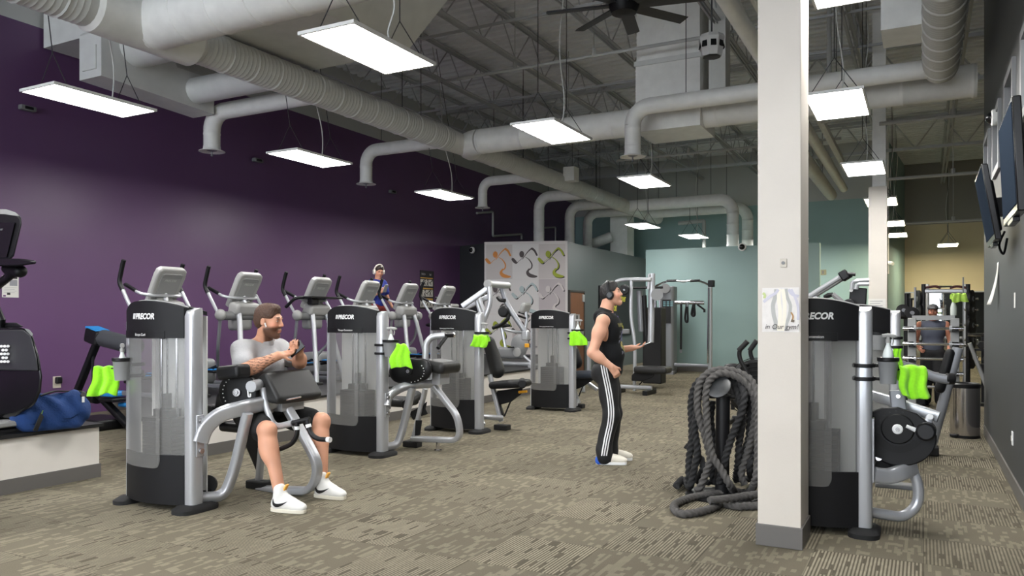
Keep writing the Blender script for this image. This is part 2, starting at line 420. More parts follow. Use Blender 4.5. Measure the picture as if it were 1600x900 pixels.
# ---------------------------------------------------------------- ceiling deck + joists
dk = MB(); ys_ = []; y = YB; k = 0
while y < YT:
    ys_ += [(y, ZC), (y + .10, ZC), (y + .13, ZC + .07), (y + .22, ZC + .07)]; y += .25
n = len(ys_)
dk.add([(XL, a, b) for a, b in ys_] + [(XR2, a, b) for a, b in ys_], [(i, i + 1, n + i + 1, n + i) for i in range(n - 1)])
dk.box((XL, YB, ZC + .1), (XR2, YT, ZC + .2))
struct(dk.build('ceiling', mDeck, smooth=0))
def joist(x, y0, y1):
    j = MB(); zt, zb = ZC - .05, ZC - .75
    for z in (zt, zb):
        for s in (-.05, .05):
            j.box((x + s - .025, y0, z - .012), (x + s + .025, y1, z + .012)); j.box((x + s * .5 - .006, y0, z - .05), (x + s * .5 + .006, y1, z))
    y = y0; up = 0; st = .62
    while y + st <= y1:
        a = V((x, y, zb if up else zt)); b = V((x, y + st, zt if up else zb)); j.tube([a, b], .013, 5); y += st; up = 1 - up
    return j
for k, x in enumerate((-10.6, -8.7, -6.8, -4.9, -3.0, -1.1, .6)):
    o = joist(x, YB + .3, YF if x < -1 else YT - .1).build('trim_%d' % (k + 1), mSteel, smooth=0); struct(o)
def girder(y, x0, x1, k):
    j = MB(); zt, zb = ZC - .1, ZC - .95
    for z in (zt, zb): j.box((x0, y - .06, z - .04), (x1, y + .06, z + .04))
    x = x0; up = 0
    while x + .6 <= x1:
        j.tube([(x, y, zb if up else zt), (x + .6, y, zt if up else zb)], .02, 5); x += .6; up = 1 - up
    struct(j.build('trim_%d' % k, mSteel, smooth=0))
girder(8.0, XL, XR, 21); girder(17.6, XL, XR2, 22); girder(24., XL, XR2, 23)
# bridging angles between joists
for k, y in enumerate((5.2, 6.6, 9.6, 11.2, 13.4, 15.2, 19.5, 21.5)):
    struct(MB().box((XL, y - .02, ZC - .78), (XR, y + .02, ZC - .74)).build('trim_%d' % (31 + k), mSteel, smooth=0))
# ---------------------------------------------------------------- partitions in the back
P0, P1, P2 = (-11.6, 18.75), (-10.53, 18.3), (-8.40, 19.04)
ZP = 3.53
struct(MB().prism([P0, P1, (P1[0] + .05, P1[1] + .2), (-11.6, 18.95)], 0, ZP, lambda a, b, t: (a, b, t)).build('wall_partition_side', mCharcoal, smooth=0))
struct(MB().prism([P1, P2, (P2[0] - .1, P2[1] + .18), (P1[0] + .05, P1[1] + .2)], 0, ZP, lambda a, b, t: (a, b, t)).build('wall_partition_front', mCharcoal, smooth=0))
mDarkGreen = mat('dark_grey_green_wall', (84, 90, 90), .4, 0, .03, 2)
struct(MB().box((P2[0] - .15, P2[1] + .02, 0), (P2[0], 26.9, ZP)).build('wall_partition_right', mDarkGreen, smooth=0))
ta = at(1009, 480, 21.7).x; tb = -2.4
struct(MB().box((ta, 21.7, 0), (tb, 21.9, ZP - .06)).build('wall_teal', mTeal, smooth=0))
struct(MB().box((ta, 21.68, 0), (tb, 21.7, .12)).build('baseboard_teal', mBase, smooth=0))
# ---------------------------------------------------------------- columns
cx0, cx1, cy0, cy1 = -.962, -.694, 5.26, 5.63
struct(MB().box((cx0, cy0, .13), (cx1, cy1, ZC)).build('column', mWhite, smooth=0, bevel=.004))
struct(MB().box((cx0 - .012, cy0 - .012, 0), (cx1 + .012, cy1 + .012, .14)).build('baseboard_column', mBase, smooth=0, bevel=.004))
a = at(1357, 400, 15.7).x; b = at(1386, 400, 15.7).x
struct(MB().box((a, 15.7, 0), (b, 16.05, 3.9)).build('column_far', mWhite, smooth=0))
struct(MB().box((a + .06, 15.76, 3.9), (b - .02, 15.98, ZC)).build('column_far_upper', mDuct, smooth=0))
# ---------------------------------------------------------------- low platforms
mLow = mat('low_wall_white', (216, 211, 204), .5, 0, .03, 3)
mTop = mat('platform_top', (26, 26, 27), .5)
def platform(poly, z, name, label):
    t = thing(name, label, 'platform', (*poly[0], 0)); f = lambda a, b, q: (a, b, q)
    cxp = sum(p[0] for p in poly) / len(poly); cyp = sum(p[1] for p in poly) / len(poly)
    gr = [(p[0] + math.copysign(.012, p[0] - cxp), p[1] + math.copysign(.012, p[1] - cyp)) for p in poly]
    MB().prism(poly, .12, z - .03, f).build('body', mLow, t, smooth=0)
    MB().prism(gr, 0, .125, f).build('cove_base', mBase, t, smooth=0)
    MB().prism([(p[0] + math.copysign(.03, p[0] - cxp), p[1] + math.copysign(.03, p[1] - cyp)) for p in poly], z - .03, z, f).build('top', mTop, t, smooth=0)
    return t
ZPL = .5
platform([(-6.83, 4.63), (-6.83, -3.), (-11.55, -3.), (-11.55, 4.63)], ZPL, 'low_platform', 'white low platform with black top under the blue gym bag')
platform([(-6.83, 5.05), (-6.83, 15.2), (-8.5, 18.6), (-10.5, 18.0), (-11.4, 18.4), (-11.4, 8.35)], ZPL, 'low_platform', 'long white low platform under the row of grey ellipticals')
# ================================================================ ducts
def spiral(mb, a, b, r, step=.32, n=20):
    a = V(a); b = V(b); L = (b - a).length; d = (b - a) / L
    pts = []; sc = []; x = 0
    while x < L:
        for dx, k in ((0, 1.), (.035, 1.), (.045, 1.03), (.06, 1.03), (.07, 1.), ):
            if x + dx < L: pts.append(a + d * (x + dx)); sc.append(r * k)
        x += step
    pts.append(b); sc.append(r)
    mb.sweep(pts, circ(1., n), scale=sc); return mb
def fluted(mb, a, b, r, step=.07, n=20):
    a = V(a); b = V(b); L = (b - a).length; d = (b - a) / L; m = int(L / step); pts = []; sc = []
    for i in range(m):
        for q, k in ((0, 1.), (.35, 1.), (.6, 1.025 if i % 6 else 1.06), (.85, 1.)): pts.append(a + d * ((i + q) * step)); sc.append(r * k)
    pts.append(b); sc.append(r); mb.sweep(pts, circ(1., n), scale=sc); return mb
HD = 3.4; ZD = H0 + HD; XA = -2.654 * CT * HD
t = thing('spiral_duct', 'long ribbed grey spiral duct running down the room along the purple wall', 'duct', (XA, 2., ZD))
fluted(MB(), (XA, -3.5, ZD), (XA, 5.25, ZD), .25).build('near_run', mDuctG, t)
MB().tube([(XA, 5.25, ZD), (XA, 5.3, ZD), (XA, 6.6, ZD), (XA, 6.65, ZD)], [.25, .29, .29, .25], 24).build('collar', mDuct, t)
fluted(MB(), (XA, 6.65, ZD), (XA, 12.4, ZD), .225).build('middle_run', mDuctG, t)
fluted(MB(), (XA, 13.1, ZD), (XA, 25.6, ZD), .20, .09).build('far_run', mDuctG, t)
MB().tube([(XA, 12.4, ZD), (XA, 12.55, ZD), (XA, 13.1, ZD)], [.225, .21, .2], 20).build('reducer', mDuct, t)
for y in (3., 8.8, 11., 15.6, 20.): MB().cyl((XA, y, ZD + .2), (XA, y, ZC), .008, 6).build('hanger_rod', mWire, t)
MB().cbox((XA + .3, 17.6, ZD + .15), (.3, .3, .35)).build('damper_box', mDuct, t, bevel=.01)
# big smooth branch from the spiral duct to the right
t = thing('branch_duct', 'thick smooth white duct crossing at the top left over the purple wall', 'duct', (XA, 6., ZD))
spiral(MB(), (XA + .1, 6.0, ZD), (-1.6, 6.0, ZD), .29, .55, 28).build('run', mDuct, t)
t = thing('cross_duct', 'long white duct crossing the room behind the square riser', 'duct', (XA, 12.9, ZD))
p = [V((XA, 13.35, ZD))] + [V((XA + .0 + .45 * (1 - math.cos(a)), 13.35 - .45 * math.sin(a), ZD)) for a in [i * PI / 12 for i in range(1, 7)]]
MB().tube(p, .24, 20).build('elbow', mDuct, t)
spiral(MB(), (XA + .45, 12.9, ZD), (XR - .02, 12.9, ZD), .235, .9, 24).build('run', mDuct, t)
def drop(name, label, x0, xd, y, zb, r, n=18, flare=True, z=ZD):
    t = thing(name, label, 'duct', (x0, y, z), 'elbow drop ducts')
    R = r * 2.2; s = -1 if xd < x0 else 1
    MB().tube([V((x0, y, z)), V((xd - s * R, y, z))] + [V((xd - s * R + s * R * math.sin(a), y, z - R + R * math.cos(a))) for a in [i * PI / 16 for i in range(1, 9)]] , r, n).build('elbow', mDuct, t)
    spiral(MB(), (xd, y, z - R), (xd, y, zb + .03), r, .3, n).build('drop', mDuct, t)
    for q in (.3, .8): MB().cyl((x0 + (xd - x0) * q, y, z + r - .01), (x0 + (xd - x0) * q, y, ZC), .007, 6).build('hanger_rod', mWire, t)
    if flare:
        MB().lathe([(r, .1), (r + .01, .03), (r + .07, .01), (r + .075, 0), (r + .03, -.005), (r - .02, .02)], (xd, y, zb), n=24).build('flange', mDuct, t)
        f = MB().lathe([(.02, .04), (r * .6, .03), (r * .62, .02), (.02, 0)], (xd, y, zb), n=20); f.cyl((xd, y, zb), (xd, y, zb - .05), .012, 8); f.ell((xd, y, zb - .06), (.02, .02, .02), None, 8, 6)
        f.build('diffuser', mSilverD, t)
    return t
drop('drop_duct', 'white elbow duct dropping before the purple wall, nearest of its row', XA - .1, -10.4, 9.04, 4.24, .135)
q = atz(572, 236, ZD); drop('drop_duct', 'white elbow duct ending over the second wall side light panel', XA - .1, q.x, q.y, atd(572, 288, (q.x * -ST + q.y * CT)).z, .125)
q = atz(754, 284, ZD); drop('drop_duct', 'white elbow duct ending just above the runner mural', XA - .1, q.x, q.y, atd(754, 325, (q.x * -ST + q.y * CT)).z, .115)
drop('drop_duct', 'white elbow duct dropping in front of the square riser', .2, -4.15, 12.0, 4.09, .13)
for px, y, lb in ((842, 19.6, 'elbow duct dropping behind the mural wall, first of three'), (890, 21.6, 'elbow duct dropping behind the mural wall, middle of three'), (918, 23.4, 'elbow duct dropping behind the mural wall, last of three')):
    x = at(px, 330, y).x; drop('drop_duct', lb, XA - .1, x, y, 3.0, .15, 14, False)
for px, y, lb in ((1145, 22.4, 'elbow duct dropping behind the teal wall, nearer of two'), (1168, 24.2, 'elbow duct dropping behind the teal wall, farther of two')):
    x = at(px, 330, y).x; drop('drop_duct', lb, XA + .1, x, y, 3.0, .17, 14, False)
# duct over the right aisle
t = thing('ribbed_duct', 'ribbed grey duct coming down the right aisle towards the viewer', 'duct', (.2, 8., ZD))
fluted(MB(), (.2, -2., ZD + .02), (.2, 12.1, ZD + .02), .215).build('run', mDuctG, t)
MB().box((-.75 + .3, 10.2, ZD + .02), (0.02, 10.9, ZD + .5)).build('take_off_box', mDuct, t, smooth=0)
t = thing('round_pipe_duct', 'slim smooth light duct running along the room right of the riser', 'duct', (-1.85, 8., ZD))
MB().tube([(-1.85, -2., ZD), (-1.85, 22., ZD)], .1, 14).build('run', mDuct, t)
t = thing('slim_spiral_duct', 'slim spiral duct beside the tall white column', 'duct', (-2.25, 8., ZD - .1))
fluted(MB(), (-2.15, 12.6, ZD - .15), (-2.15, 22., ZD - .15), .14, .12, 14).build('run', mDuctG, t)
for y in (13.2, 16.5, 20.): MB().cyl((-2.15, y, ZD - .03), (-2.15, y, ZC), .007, 6).build('hanger_rod', mWire, t)
# riser and plenums
t = thing('duct_riser', 'tall square light grey duct riser hanging from the ceiling', 'duct', (-3.75, 12.6, 4.6))
xa, xb = -4.29, -3.2; Y0 = 12.55
MB().box((xa, Y0, 4.62), (xb, Y0 + 1.0, 5.78)).build('lower_box', mDuct, t, smooth=0)
u = MB().box((xa + .01, Y0 + .02, 5.78), (xb - .01, Y0 + 1.0, ZC - .02)); c = ((xa + xb) / 2, Y0 - .03, 6.4)
u.add([(xa + .01, Y0 + .02, 5.8), (xb - .01, Y0 + .02, 5.8), (xb - .01, Y0 + .02, 7.05), (xa + .01, Y0 + .02, 7.05), c], [(0, 1, 4), (1, 2, 4), (2, 3, 4), (3, 0, 4)])
u.build('upper_box', mDuct, t, smooth=0)
MB().box((xa - .02, Y0 - .03, 5.72), (xb + .02, Y0 + .02, 5.8)).build('flange', mDuctG, t, smooth=0)
MB().box((xb + .08, Y0 + .25, 4.9), (xb + .35, Y0 + .6, ZC - .02)).build('side_chase', mDuctG, t, smooth=0)
t = thing('return_plenum', 'grey sheet metal plenum with access door hanging by the purple wall', 'duct', (-10.4, 6.9, 4.87))
b_ = MB().prism([(6.9, 4.87), (8.85, 4.78), (8.85, 5.34), (8.15, 5.34), (8.0, 5.62), (7.05, 5.68), (6.9, 5.5)], -10.62, -10.13, lambda a, b, q: (q, a, b)); b_.build('box', mDuctG, t, smooth=0)
MB().cbox((-10.38, 6.89, 5.15), (.3, .02, .34)).build('access_door', mDuctG, t, bevel=.005)
MB().prism([(6.95, 5.5), (8.2, 5.5), (8.2, 6.6), (6.95, 6.6)], -11.55, -10.4, lambda a, b, q: (q, a, b)).build('riser', mDuctG, t, smooth=0)
MB().tube([(-10.2, 7.45, 5.42), (-7.4, 7.45, 5.42)], .28, 24).build('large_outlet', mDuctG, t)
MB().tube([(-10.2, 8.5, 5.07), (-8.45, 8.5, 5.07)], .2, 20).build('small_outlet', mDuctG, t)
t = thing('ceiling_transition_duct', 'large dark grey flared duct hanging under the roof deck', 'duct', (-7, 7.6, 5.5))
r0 = [(-8.5, 7.0, 5.12), (-6.3, 7.0, 5.12), (-6.3, 8.8, 5.16), (-8.5, 8.8, 5.16)]; r1 = [(-9.4, 6.8, ZC - .02), (-4.6, 6.8, ZC - .02), (-4.6, 9.2, ZC - .02), (-9.4, 9.2, ZC - .02)]
MB().loft([[V(p) for p in r0], [V(p) for p in r1]]).build('flared_box', mDuctG, t, smooth=0)
# ================================================================ pipes
def pipe(pts, r, label, name='sprinkler_pipe', m=mPipe, drops=()):
    t = thing(name, label, 'pipe', pts[0]); MB().tube(fillet(pts, .06, 4), r, 8).build('pipe', m, t)
    for d in drops:
        q = MB().cyl(d, (d[0], d[1], ZC), .008, 6); q.cyl((d[0], d[1], d[2] - .0), (d[0], d[1], d[2] + .12), r * 1.3, 8); q.build('hanger', m, t)
    return t
zP = 6.05
pipe([(-6.5, 9.4, zP), (XR, 9.4, zP)], .03, 'thin sprinkler pipe under the deck, nearest of the crossing pipes', drops=[(-4.8, 9.4, zP), (-2.4, 9.4, zP)])
pipe([(-7.6, 12.2, zP - .15), (-3., 12.2, zP - .15)], .03, 'sprinkler pipe crossing just before the square riser', drops=[(-6.4, 12.2, zP - .15), (-4.9, 12.2, zP - .15)])
pipe([(-8.2, 15.0, zP - .4), (-1.6, 15.0, zP - .4)], .03, 'sprinkler pipe crossing behind the square riser', drops=[(-6.6, 15., zP - .4), (-3.4, 15., zP - .4)])
pipe([(-6.8, 18.5, zP - .6), (-1.6, 18.5, zP - .6)], .03, 'farthest thin sprinkler pipe crossing above the teal wall', drops=[(-5., 18.5, zP - .6)])
pipe([(-.7, 15.3, 4.95), (XR + 2, 15.3, 4.95)], .035, 'white pipe crossing over the far right aisle with a hanger', drops=[(.45, 15.3, 4.95)])
pipe([(-.9, 19.0, 4.55), (XR + 2, 19.0, 4.55)], .035, 'second white pipe crossing the far right aisle', drops=[(.55, 19., 4.55)])
pipe([(-.9, 24.0, 4.1), (XR + 2, 24.0, 4.1)], .035, 'third white pipe crossing the far right aisle, lowest', drops=[(.7, 24., 4.1)])
pipe([(-1.62, 5.8, 5.0), (-1.62, 20., 5.0)], .075, 'thick grey pipe running along the aisle right of the white column', 'main_pipe', mDuctG)
pipe([(-1.42, 11.2, 6.6), (-1.42, 11.2, 4.85), (-1.55, 11.2, 4.85)], .04, 'vertical white pipe dropping beside the tall column', 'riser_pipe')
pipe([(-1.42, 14.2, 6.9), (-1.42, 14.2, 4.85), (-1.55, 14.2, 4.85)], .04, 'vertical white pipe dropping behind the first beside the column', 'riser_pipe')
pipe([(.05, 10.9, 5.75), (.05, 10.9, 5.95), (XR, 10.9, 5.95)], .045, 'short white pipe entering the right wall above the duct', 'wall_pipe')
WX = lambda px, py: atx(px, py, XL + .05)
pipe([WX(745, 333), WX(770, 331), WX(770, 369), WX(815, 366), WX(815, 374)], .035, 'bent white pipe on the dark wall above the mural', 'conduit_pipe')
pipe([WX(846, 356), WX(868, 355), WX(868, 380)], .03, 'bent white pipe above the mural right corner', 'conduit_pipe')
pipe([V((at(1100, 385, 24.).x, 24., 0)), at(1100, 345, 24.), at(1060, 349, 24.)], .06, 'white vertical pipe rising behind the teal wall', 'conduit_pipe')
t = thing('wall_box_unit', 'light grey box unit hanging behind the mural wall', 'duct', at(960, 345, 24.5))
a = at(953, 340, 24.5); b = at(980, 402, 24.5); MB().box((a.x, 24.5, b.z - .6), (b.x, 25.2, a.z + .5)).build('box', mDuct, t, bevel=.02)
MB().tube([at(918, 384, 24.), at(955, 370, 24.3)], .17, 12).build('inlet_duct', mDuct, t)
# ================================================================ ceiling fan
t = thing('ceiling_fan', 'big dark ceiling fan with wide blades before the square riser', 'fan', at(975, 4, 9.6))
c = at(975, 4, 9.6); hz = c.z
MB().cyl(c, (c.x, c.y, ZC), .05, 10).build('downrod', mBlack, t)
MB().lathe([(.02, -.16), (.16, -.14), (.2, -.05), (.2, .08), (.1, .14), (.03, .16)], c, n=24).build('motor_housing', mBlack, t)
for k in range(8):
    a = math.radians(45 * k + 12); d = V((math.cos(a), math.sin(a), 0)); s = V((-d.y, d.x, 0))
    b = MB(); r = []
    for q in (.18, .45, 1.02): r.append([c + d * q + s * w_ + V((0, 0, z_ - .04)) for w_, z_ in ((-.085, .02), (-.03, .035), (.05, .02), (.085, -.02), (.03, -.01), (-.05, .005))])
    b.loft(r).build('blade', mat('fan_blade', (58, 60, 64), .5), t)
# ================================================================ white speaker and cameras
t = thing('hanging_speaker', 'white faceted pendant speaker hanging right of the square riser', 'speaker', at(1112, 70, 11.))
c = at(1112, 70, 11.)
MB().lathe([(.09, -.16), (.14, -.17), (.15, -.13), (.185, .08), (.165, .13), (.03, .15)], c, n=8).build('housing', mat('speaker_white', (205, 205, 203), .4), t, smooth=0)
MB().lathe([(.01, -.171), (.12, -.171), (.125, -.176), (.01, -.18)], c, n=8).build('grille', mBlack, t)
dx = Matrix.Rotation(0, 3, 'Z')
for k in range(8):
    a = math.radians(22.5 + 45 * k); p = c + V((math.cos(a) * .158, math.sin(a) * .158, 0)); MB().cbox(p, (.02, .075, .11), Matrix.Rotation(a, 3, 'Z') @ Matrix.Rotation(-.165, 3, 'Y')).build('port', mBlack, t)
MB().cyl(c + V((0, 0, .14)), (c.x, c.y, ZC), .012, 6).build('pole', mWire, t)
def dome(c, n, label, r=.07):
    t = thing('security_camera', label, 'camera', c); c = V(c); R = rot_to(n)
    MB().lathe([(r * .95, 0), (r, .01), (r, .05), (r * .8, .06)], c, R).build('housing', mDuct, t); MB().ell(c + R @ V((0, 0, .055)), (r * .72, r * .72, r * .7), R).build('lens_dome', mBlackG, t)
dome(at(1160, 386, 21.69), (0, -1, 0), 'small dark camera on the teal wall near the top', .11)
pc = V((-10.75, 18.4, at(739, 391, 18.4).z)); dome(at(739, 391, 18.38), (-.35, -1, 0), 'small camera on the dark wall left of the mural', .09)
dome(atx(1559, 183, XR - .005), (-1, 0, 0), 'white dome camera high on the right wall', .085)
for px, py, lb in ((40, 170, 'small grey fixture high on the purple wall, nearest'), (400, 251, 'small grey fixture high on the purple wall, middle one'), (611, 300, 'small grey fixture high on the purple wall, farthest')):
    p = atx(px, py, XL); o = thing('wall_sensor', lb, 'wall fixture', p, 'fixtures on the purple wall')
    MB().box((XL, p.y - .11, p.z - .035), (XL + .09, p.y + .11, p.z + .035)).build('housing', mGreyPlD, o, bevel=.01); MB().box((XL + .09, p.y - .06, p.z - .02), (XL + .1, p.y + .06, p.z + .02)).build('lens', mBlack, o)
# ================================================================ light panels
mEmit = bpy.data.materials.new('led_panel'); mEmit.use_nodes = True
_b = mEmit.node_tree.nodes['Principled BSDF']; _b.inputs['Base Color'].default_value = (1, 1, 1, 1); _b.inputs['Emission Color'].default_value = (1, .985, .955, 1); _b.inputs['Emission Strength'].default_value = 44.
mEmitW = mEmit.copy(); mEmitW.name = 'led_panel_warm'; mEmitW.node_tree.nodes['Principled BSDF'].inputs['Emission Color'].default_value = (1, .9, .62, 1)
ZLP = 3.9
def panel(x, y, label, z=ZLP, warm=False, cord=0, wz=(None, None, None), lean=0.):
    t = thing('pendant_light', label, 'ceiling light', (x, y, z), 'hanging light panels')
    w, l = .61, 1.22
    f = MB()
    for a, b in (((-w / 2, -l / 2), (w / 2, -l / 2 + .022)), ((-w / 2, l / 2 - .022), (w / 2, l / 2)), ((-w / 2, -l / 2 + .022), (-w / 2 + .022, l / 2 - .022)), ((w / 2 - .022, -l / 2 + .022), (w / 2, l / 2 - .022))):
        f.box((x + a[0], y + a[1], z), (x + b[0], y + b[1], z + .03))
    f.box((x - w / 2 + .02, y - l / 2 + .02, z + .018), (x + w / 2 - .02, y + l / 2 - .02, z + .03)); f.box((x - .12, y - .25, z + .03), (x + .12, y + .25, z + .07))
    f.build('frame', mDuct, t, smooth=0)
    MB().box((x - w / 2 + .022, y - l / 2 + .022, z + .004), (x + w / 2 - .022, y + l / 2 - .022, z + .012)).build('diffuser', mEmitW if warm else mEmit, t, smooth=0, label='glowing white diffuser')
    for s in (-1, 1):
        h = MB(); ap = V((x, y + s * l * .36, z + .42)); zz = wz[(s + 1) // 2] or ZC - .1; h.cyl(ap, (ap.x + lean * (zz - ap.z) / 2.7, ap.y, zz), .006, 5)
        for sx in (-1, 1): h.cyl((x + sx * w * .42, ap.y, z + .03), ap, .005, 5)
        h.build('hanger_wire', mWire, t)
    if cord:
        zz = (wz[2] or ZC - .1) - z; MB().tube(catmull([(x, y + .25, z + .06), (x + .03 + lean * .15, y + .3, z + zz * .16), (x - .05 + lean * .4, y + .32, z + zz * .4), (x + .04 + lean * .7, y + .3, z + zz * .7), (x + lean, y + .3, z + zz)], 5), .009, 6).build('power_cord', mCord, t)
    return t
X1, X2, X3 = -8.22, -4.42, -.85
LP = [(X1, 5.48, 'light panel hanging before the plenum on the purple wall', 0), (X1, 9.0, 'wall side light panel left of the second elbow duct', 0), (X1 - .1, 12.9, 'wall side light panel hanging just above the runner mural', 0),
      (X2, 5.62, 'biggest looking light panel, top left over the first machines', 0), (X2 + .15, 9.2, 'light panel hanging in front of the long cross duct', 0), (X2 + .05, 13.3, 'light panel hanging below and beyond the square riser', 0),
      (-6.5, 19.6, 'small looking light panel before the far teal wall, left one', 0), (-6.0, 22.8, 'small looking light panel just over the teal partition', 0),
      (-.86, 9.55, 'light panel right of the tall column below the duct', 0), (-.45, 5.9, 'light panel cut by the top edge right of the column', 0), (X3, 13.8, 'light panel before the far white column', 0),
      (-.78, 17.9, 'warm light panel partly behind the far white column', 1), (-.72, 22.1, 'warm light panel beyond the far column, upper of two', 1), (-.72, 25.2, 'warm light panel beyond the far column, lower of two', 1), (.7, 29.4, 'small warm light panel before the tan wall', 1)]
WZ = {2: (ZD - .12, None, None), 3: (None, ZD - .28, ZD - .28), 5: (ZD - .22, None, None), 7: (ZD - .18, None, None), 6: (None, None, None)}
for k, (x, y, lb, wm) in enumerate(LP): panel(x, y, lb, warm=bool(wm), cord=1, wz=WZ.get(k, (None,) * 3), lean=-.5 if x < -8 else 0)
panel(-3.4, 24.6, 'unseen light panel added behind the near column beyond the teal wall')  # hidden panel, added to brighten the far teal wall
for x in (X1, X2, X3):
    for y in (1.4, -2.3): panel(x, y, 'light panel of the same row hanging outside the picture', lean=-.6 if x < -8 else 0)
# ================================================================ shared machine parts
def shield_mat():
    m = bpy.data.materials.new('smoked_shield'); m.use_nodes = True; nt = m.node_tree; b = nt.nodes['Principled BSDF']
    b.inputs['Base Color'].default_value = (*lin((158, 158, 156)), 1); b.inputs['Roughness'].default_value = .28; b.inputs['Metallic'].default_value = .3
    tr = nt.nodes.new('ShaderNodeBsdfTransparent'); tr.inputs[0].default_value = (.96, .96, .96, 1)
    mx = nt.nodes.new('ShaderNodeMixShader'); mx.inputs[0].default_value = .27
    nt.links.new(tr.outputs[0], mx.inputs[1]); nt.links.new(b.outputs[0], mx.inputs[2]); nt.links.new(mx.outputs[0], nt.nodes['Material Output'].inputs['Surface'])
    return m
mShield = shield_mat()
mShroud = mat('charcoal_shroud', (22, 22, 24), .5, 0, 0, 10, .04, 300, spec=.22)
mShroudK = mat('black_shroud_band', (15, 15, 16), .45, spec=.25)
mStack = mat('weight_plate_black', (9, 9, 10), .6)
mBolt = mat('bolt_steel', (190, 190, 192), .25, .9)
mBlue = mat('blue_pad', (30, 120, 185), .6)
mOrange = mat('orange_lever', (225, 160, 40), .45)
mBottle = mat('bottle_white', (215, 222, 220), .35)
mBottleG = mat('bottle_green_liquid', (150, 190, 172), .3)
mBucket = mat('grey_bucket', (128, 130, 132), .5)
W0 = .77
def rect_tube(pts, w, h, up=(0, 0, 1)): return MB().sweep(pts, rrect(w, h, min(w, h) * .28), up)
def tower(t, x0, Y, txt, W=W0, tx=0.):
    """selectorised weight tower, front facing -y; x0 = left edge"""
    x1 = x0 + W; c = x0 + W * .44; hw = W * .44; bul = .085
    fy = lambda x: Y - bul * (1 - ((x - c) / hw) ** 2) if abs(x - c) <= hw else Y
    ztop = lambda x: 1.62 - (.085 * abs((x - c) / hw) ** 3.2 if x < c else .055 * ((x - c) / hw) ** 2)
    xa, xb = x0 + .012, x0 + W * .88; N = 14
    xs = [xa + (xb - xa) * i / N for i in range(N + 1)]
    def slab(z0, z1, off, name, m, lo=0, hi=N, th=.022, parent=t, corner=0.):
        g = MB(); rings = []
        for x in xs[lo:hi + 1]:
            a = z0(x) if callable(z0) else z0; b = z1(x) if callable(z1) else z1; y = fy(x) + off
            rings.append([V((x, y, a)), V((x, y, b)), V((x, y + th, b)), V((x, y + th, a))])
        g.loft(rings); return g.build(name, m, parent, smooth=30)
    cap = slab(1.33, ztop, 0, 'top_cowl', mShroud, th=.05)
    MB().loft([[V((x, fy(x) + .05, ztop(x) - .03)), V((x, fy(x) + .05, ztop(x) + .004)), V((x, Y + .22, ztop(x) - .03)), V((x, Y + .22, ztop(x) - .06))] for x in xs]).build('cowl_lid', mShroud, t, smooth=30)
    MB().tube([V((x, fy(x) + .045, ztop(x) + .002)) for x in xs], .008, 6).build('cowl_rim', mGreyPl, t, label='light grey rim')
    slab(1.325, 1.385, -.004, 'name_band', mShroudK, 0, 11, .008, cap)
    slab(.43, 1.33, .012, 'side_window', mShield, 9, N, .006)
    xl = xs[10]
    # main shield with rounded lower corners, standing proud of the shroud
    g = MB(); rings = []
    for i in range(25):
        x = xa + .006 + (xl - xa) * i / 24; e = min(x - xa, xl + .006 - x); r = .05
        z0 = .325 + (r - math.sqrt(max(r * r - (r - min(e, r)) ** 2, 0))); y = fy(x) - .006
        rings.append([V((x, y, z0)), V((x, y, 1.33)), V((x, y + .006, 1.33)), V((x, y + .006, z0))])
    g.loft(rings).build('front_shield', mShield, t, smooth=30)
    slab(.05, .43, 0.002, 'lower_shroud', mShroud)
    MB().box((x0 + .03, Y + .215, .1), (xb, Y + .225, 1.5)).build('rear_shield', mat('rear_shield_grey', (232, 232, 229), .4), t, smooth=0)
    # uprights
    pr = rrect(.105, .12, .035, 4)
    def upright(xc, w, ztp):
        g = MB(); g.loft([[V((xc + a * w, Y + .06 + b, z + (0 if z < 1 else -.5 * max(0, -b) ))) for a, b in pr] for z in (.045, .8, ztp - .05)] + [[V((xc + a * w * .9, Y + .065 + b * .85, ztp - .012 - .5 * max(0, -b))) for a, b in pr]])
        return g.build('upright', mSilver, t, smooth=40)
    upright(x1 - .053, 1., 1.575); upright(x0 + .012, .5, 1.53)
    for xc, s in ((x1 - .05, 1), (x0 + .02, .8)):
        g = MB(); g.loft([[V((xc + a * k * s, Y + .07 + b * k, z)) for a, b in rrect(.2, .36, .08, 4)] for z, k in ((0, 1.), (.03, 1.), (.055, .72))]); g.build('foot', mRubber, t, smooth=50)
    # weight stack, rods and cable
    ws = MB()
    for k in range(18): ws.box((c - .17, Y + .02, .14 + k * .031), (c + .17, Y + .2, .14 + k * .031 + .028))
    ws.box((c - .09, Y + .06, .70), (c + .09, Y + .18, .76)); ws.cyl((c, Y + .12, .76), (c, Y + .12, .88), .035, 10)
    ws.build('weight_stack', mStack, t, smooth=0)
    for dx in (-.09, .09): MB().cyl((c + dx, Y + .14, .1), (c + dx, Y + .14, 1.5), .011, 8).build('guide_rod', mChrome, t)
    MB().cyl((c, Y + .12, .87), (c, Y + .12, 1.45), .007, 6).build('cable', mBlack, t)
    MB().box((x0 + .03, Y + .03, .06), (x1 - .1, Y + .27, .12)).build('base_beam', mBlack, t, smooth=0)
    # lettering on the curved cowl
    P = lambda x, z, q: (x, fy(x) - .004 - q, z)
    lx = c - .155 + tx; ly = 1.478
    g = MB()
    for k in range(3):
        s_ = lx + k * .012; P4 = [(s_, ly), (s_ + .008, ly), (s_ + .018, ly + .044), (s_ + .010, ly + .044)]; g.add([P(a, b, .001) for a, b in P4], [(0, 1, 2, 3)])
    text_mesh(g, 'PRECOR', .063, lambda x, y, q: P(lx + .042 + x * .92, ly + y, q * .5), bold=.04, shear=.22)
    g.build('lettering', mLetter, cap, smooth=0)
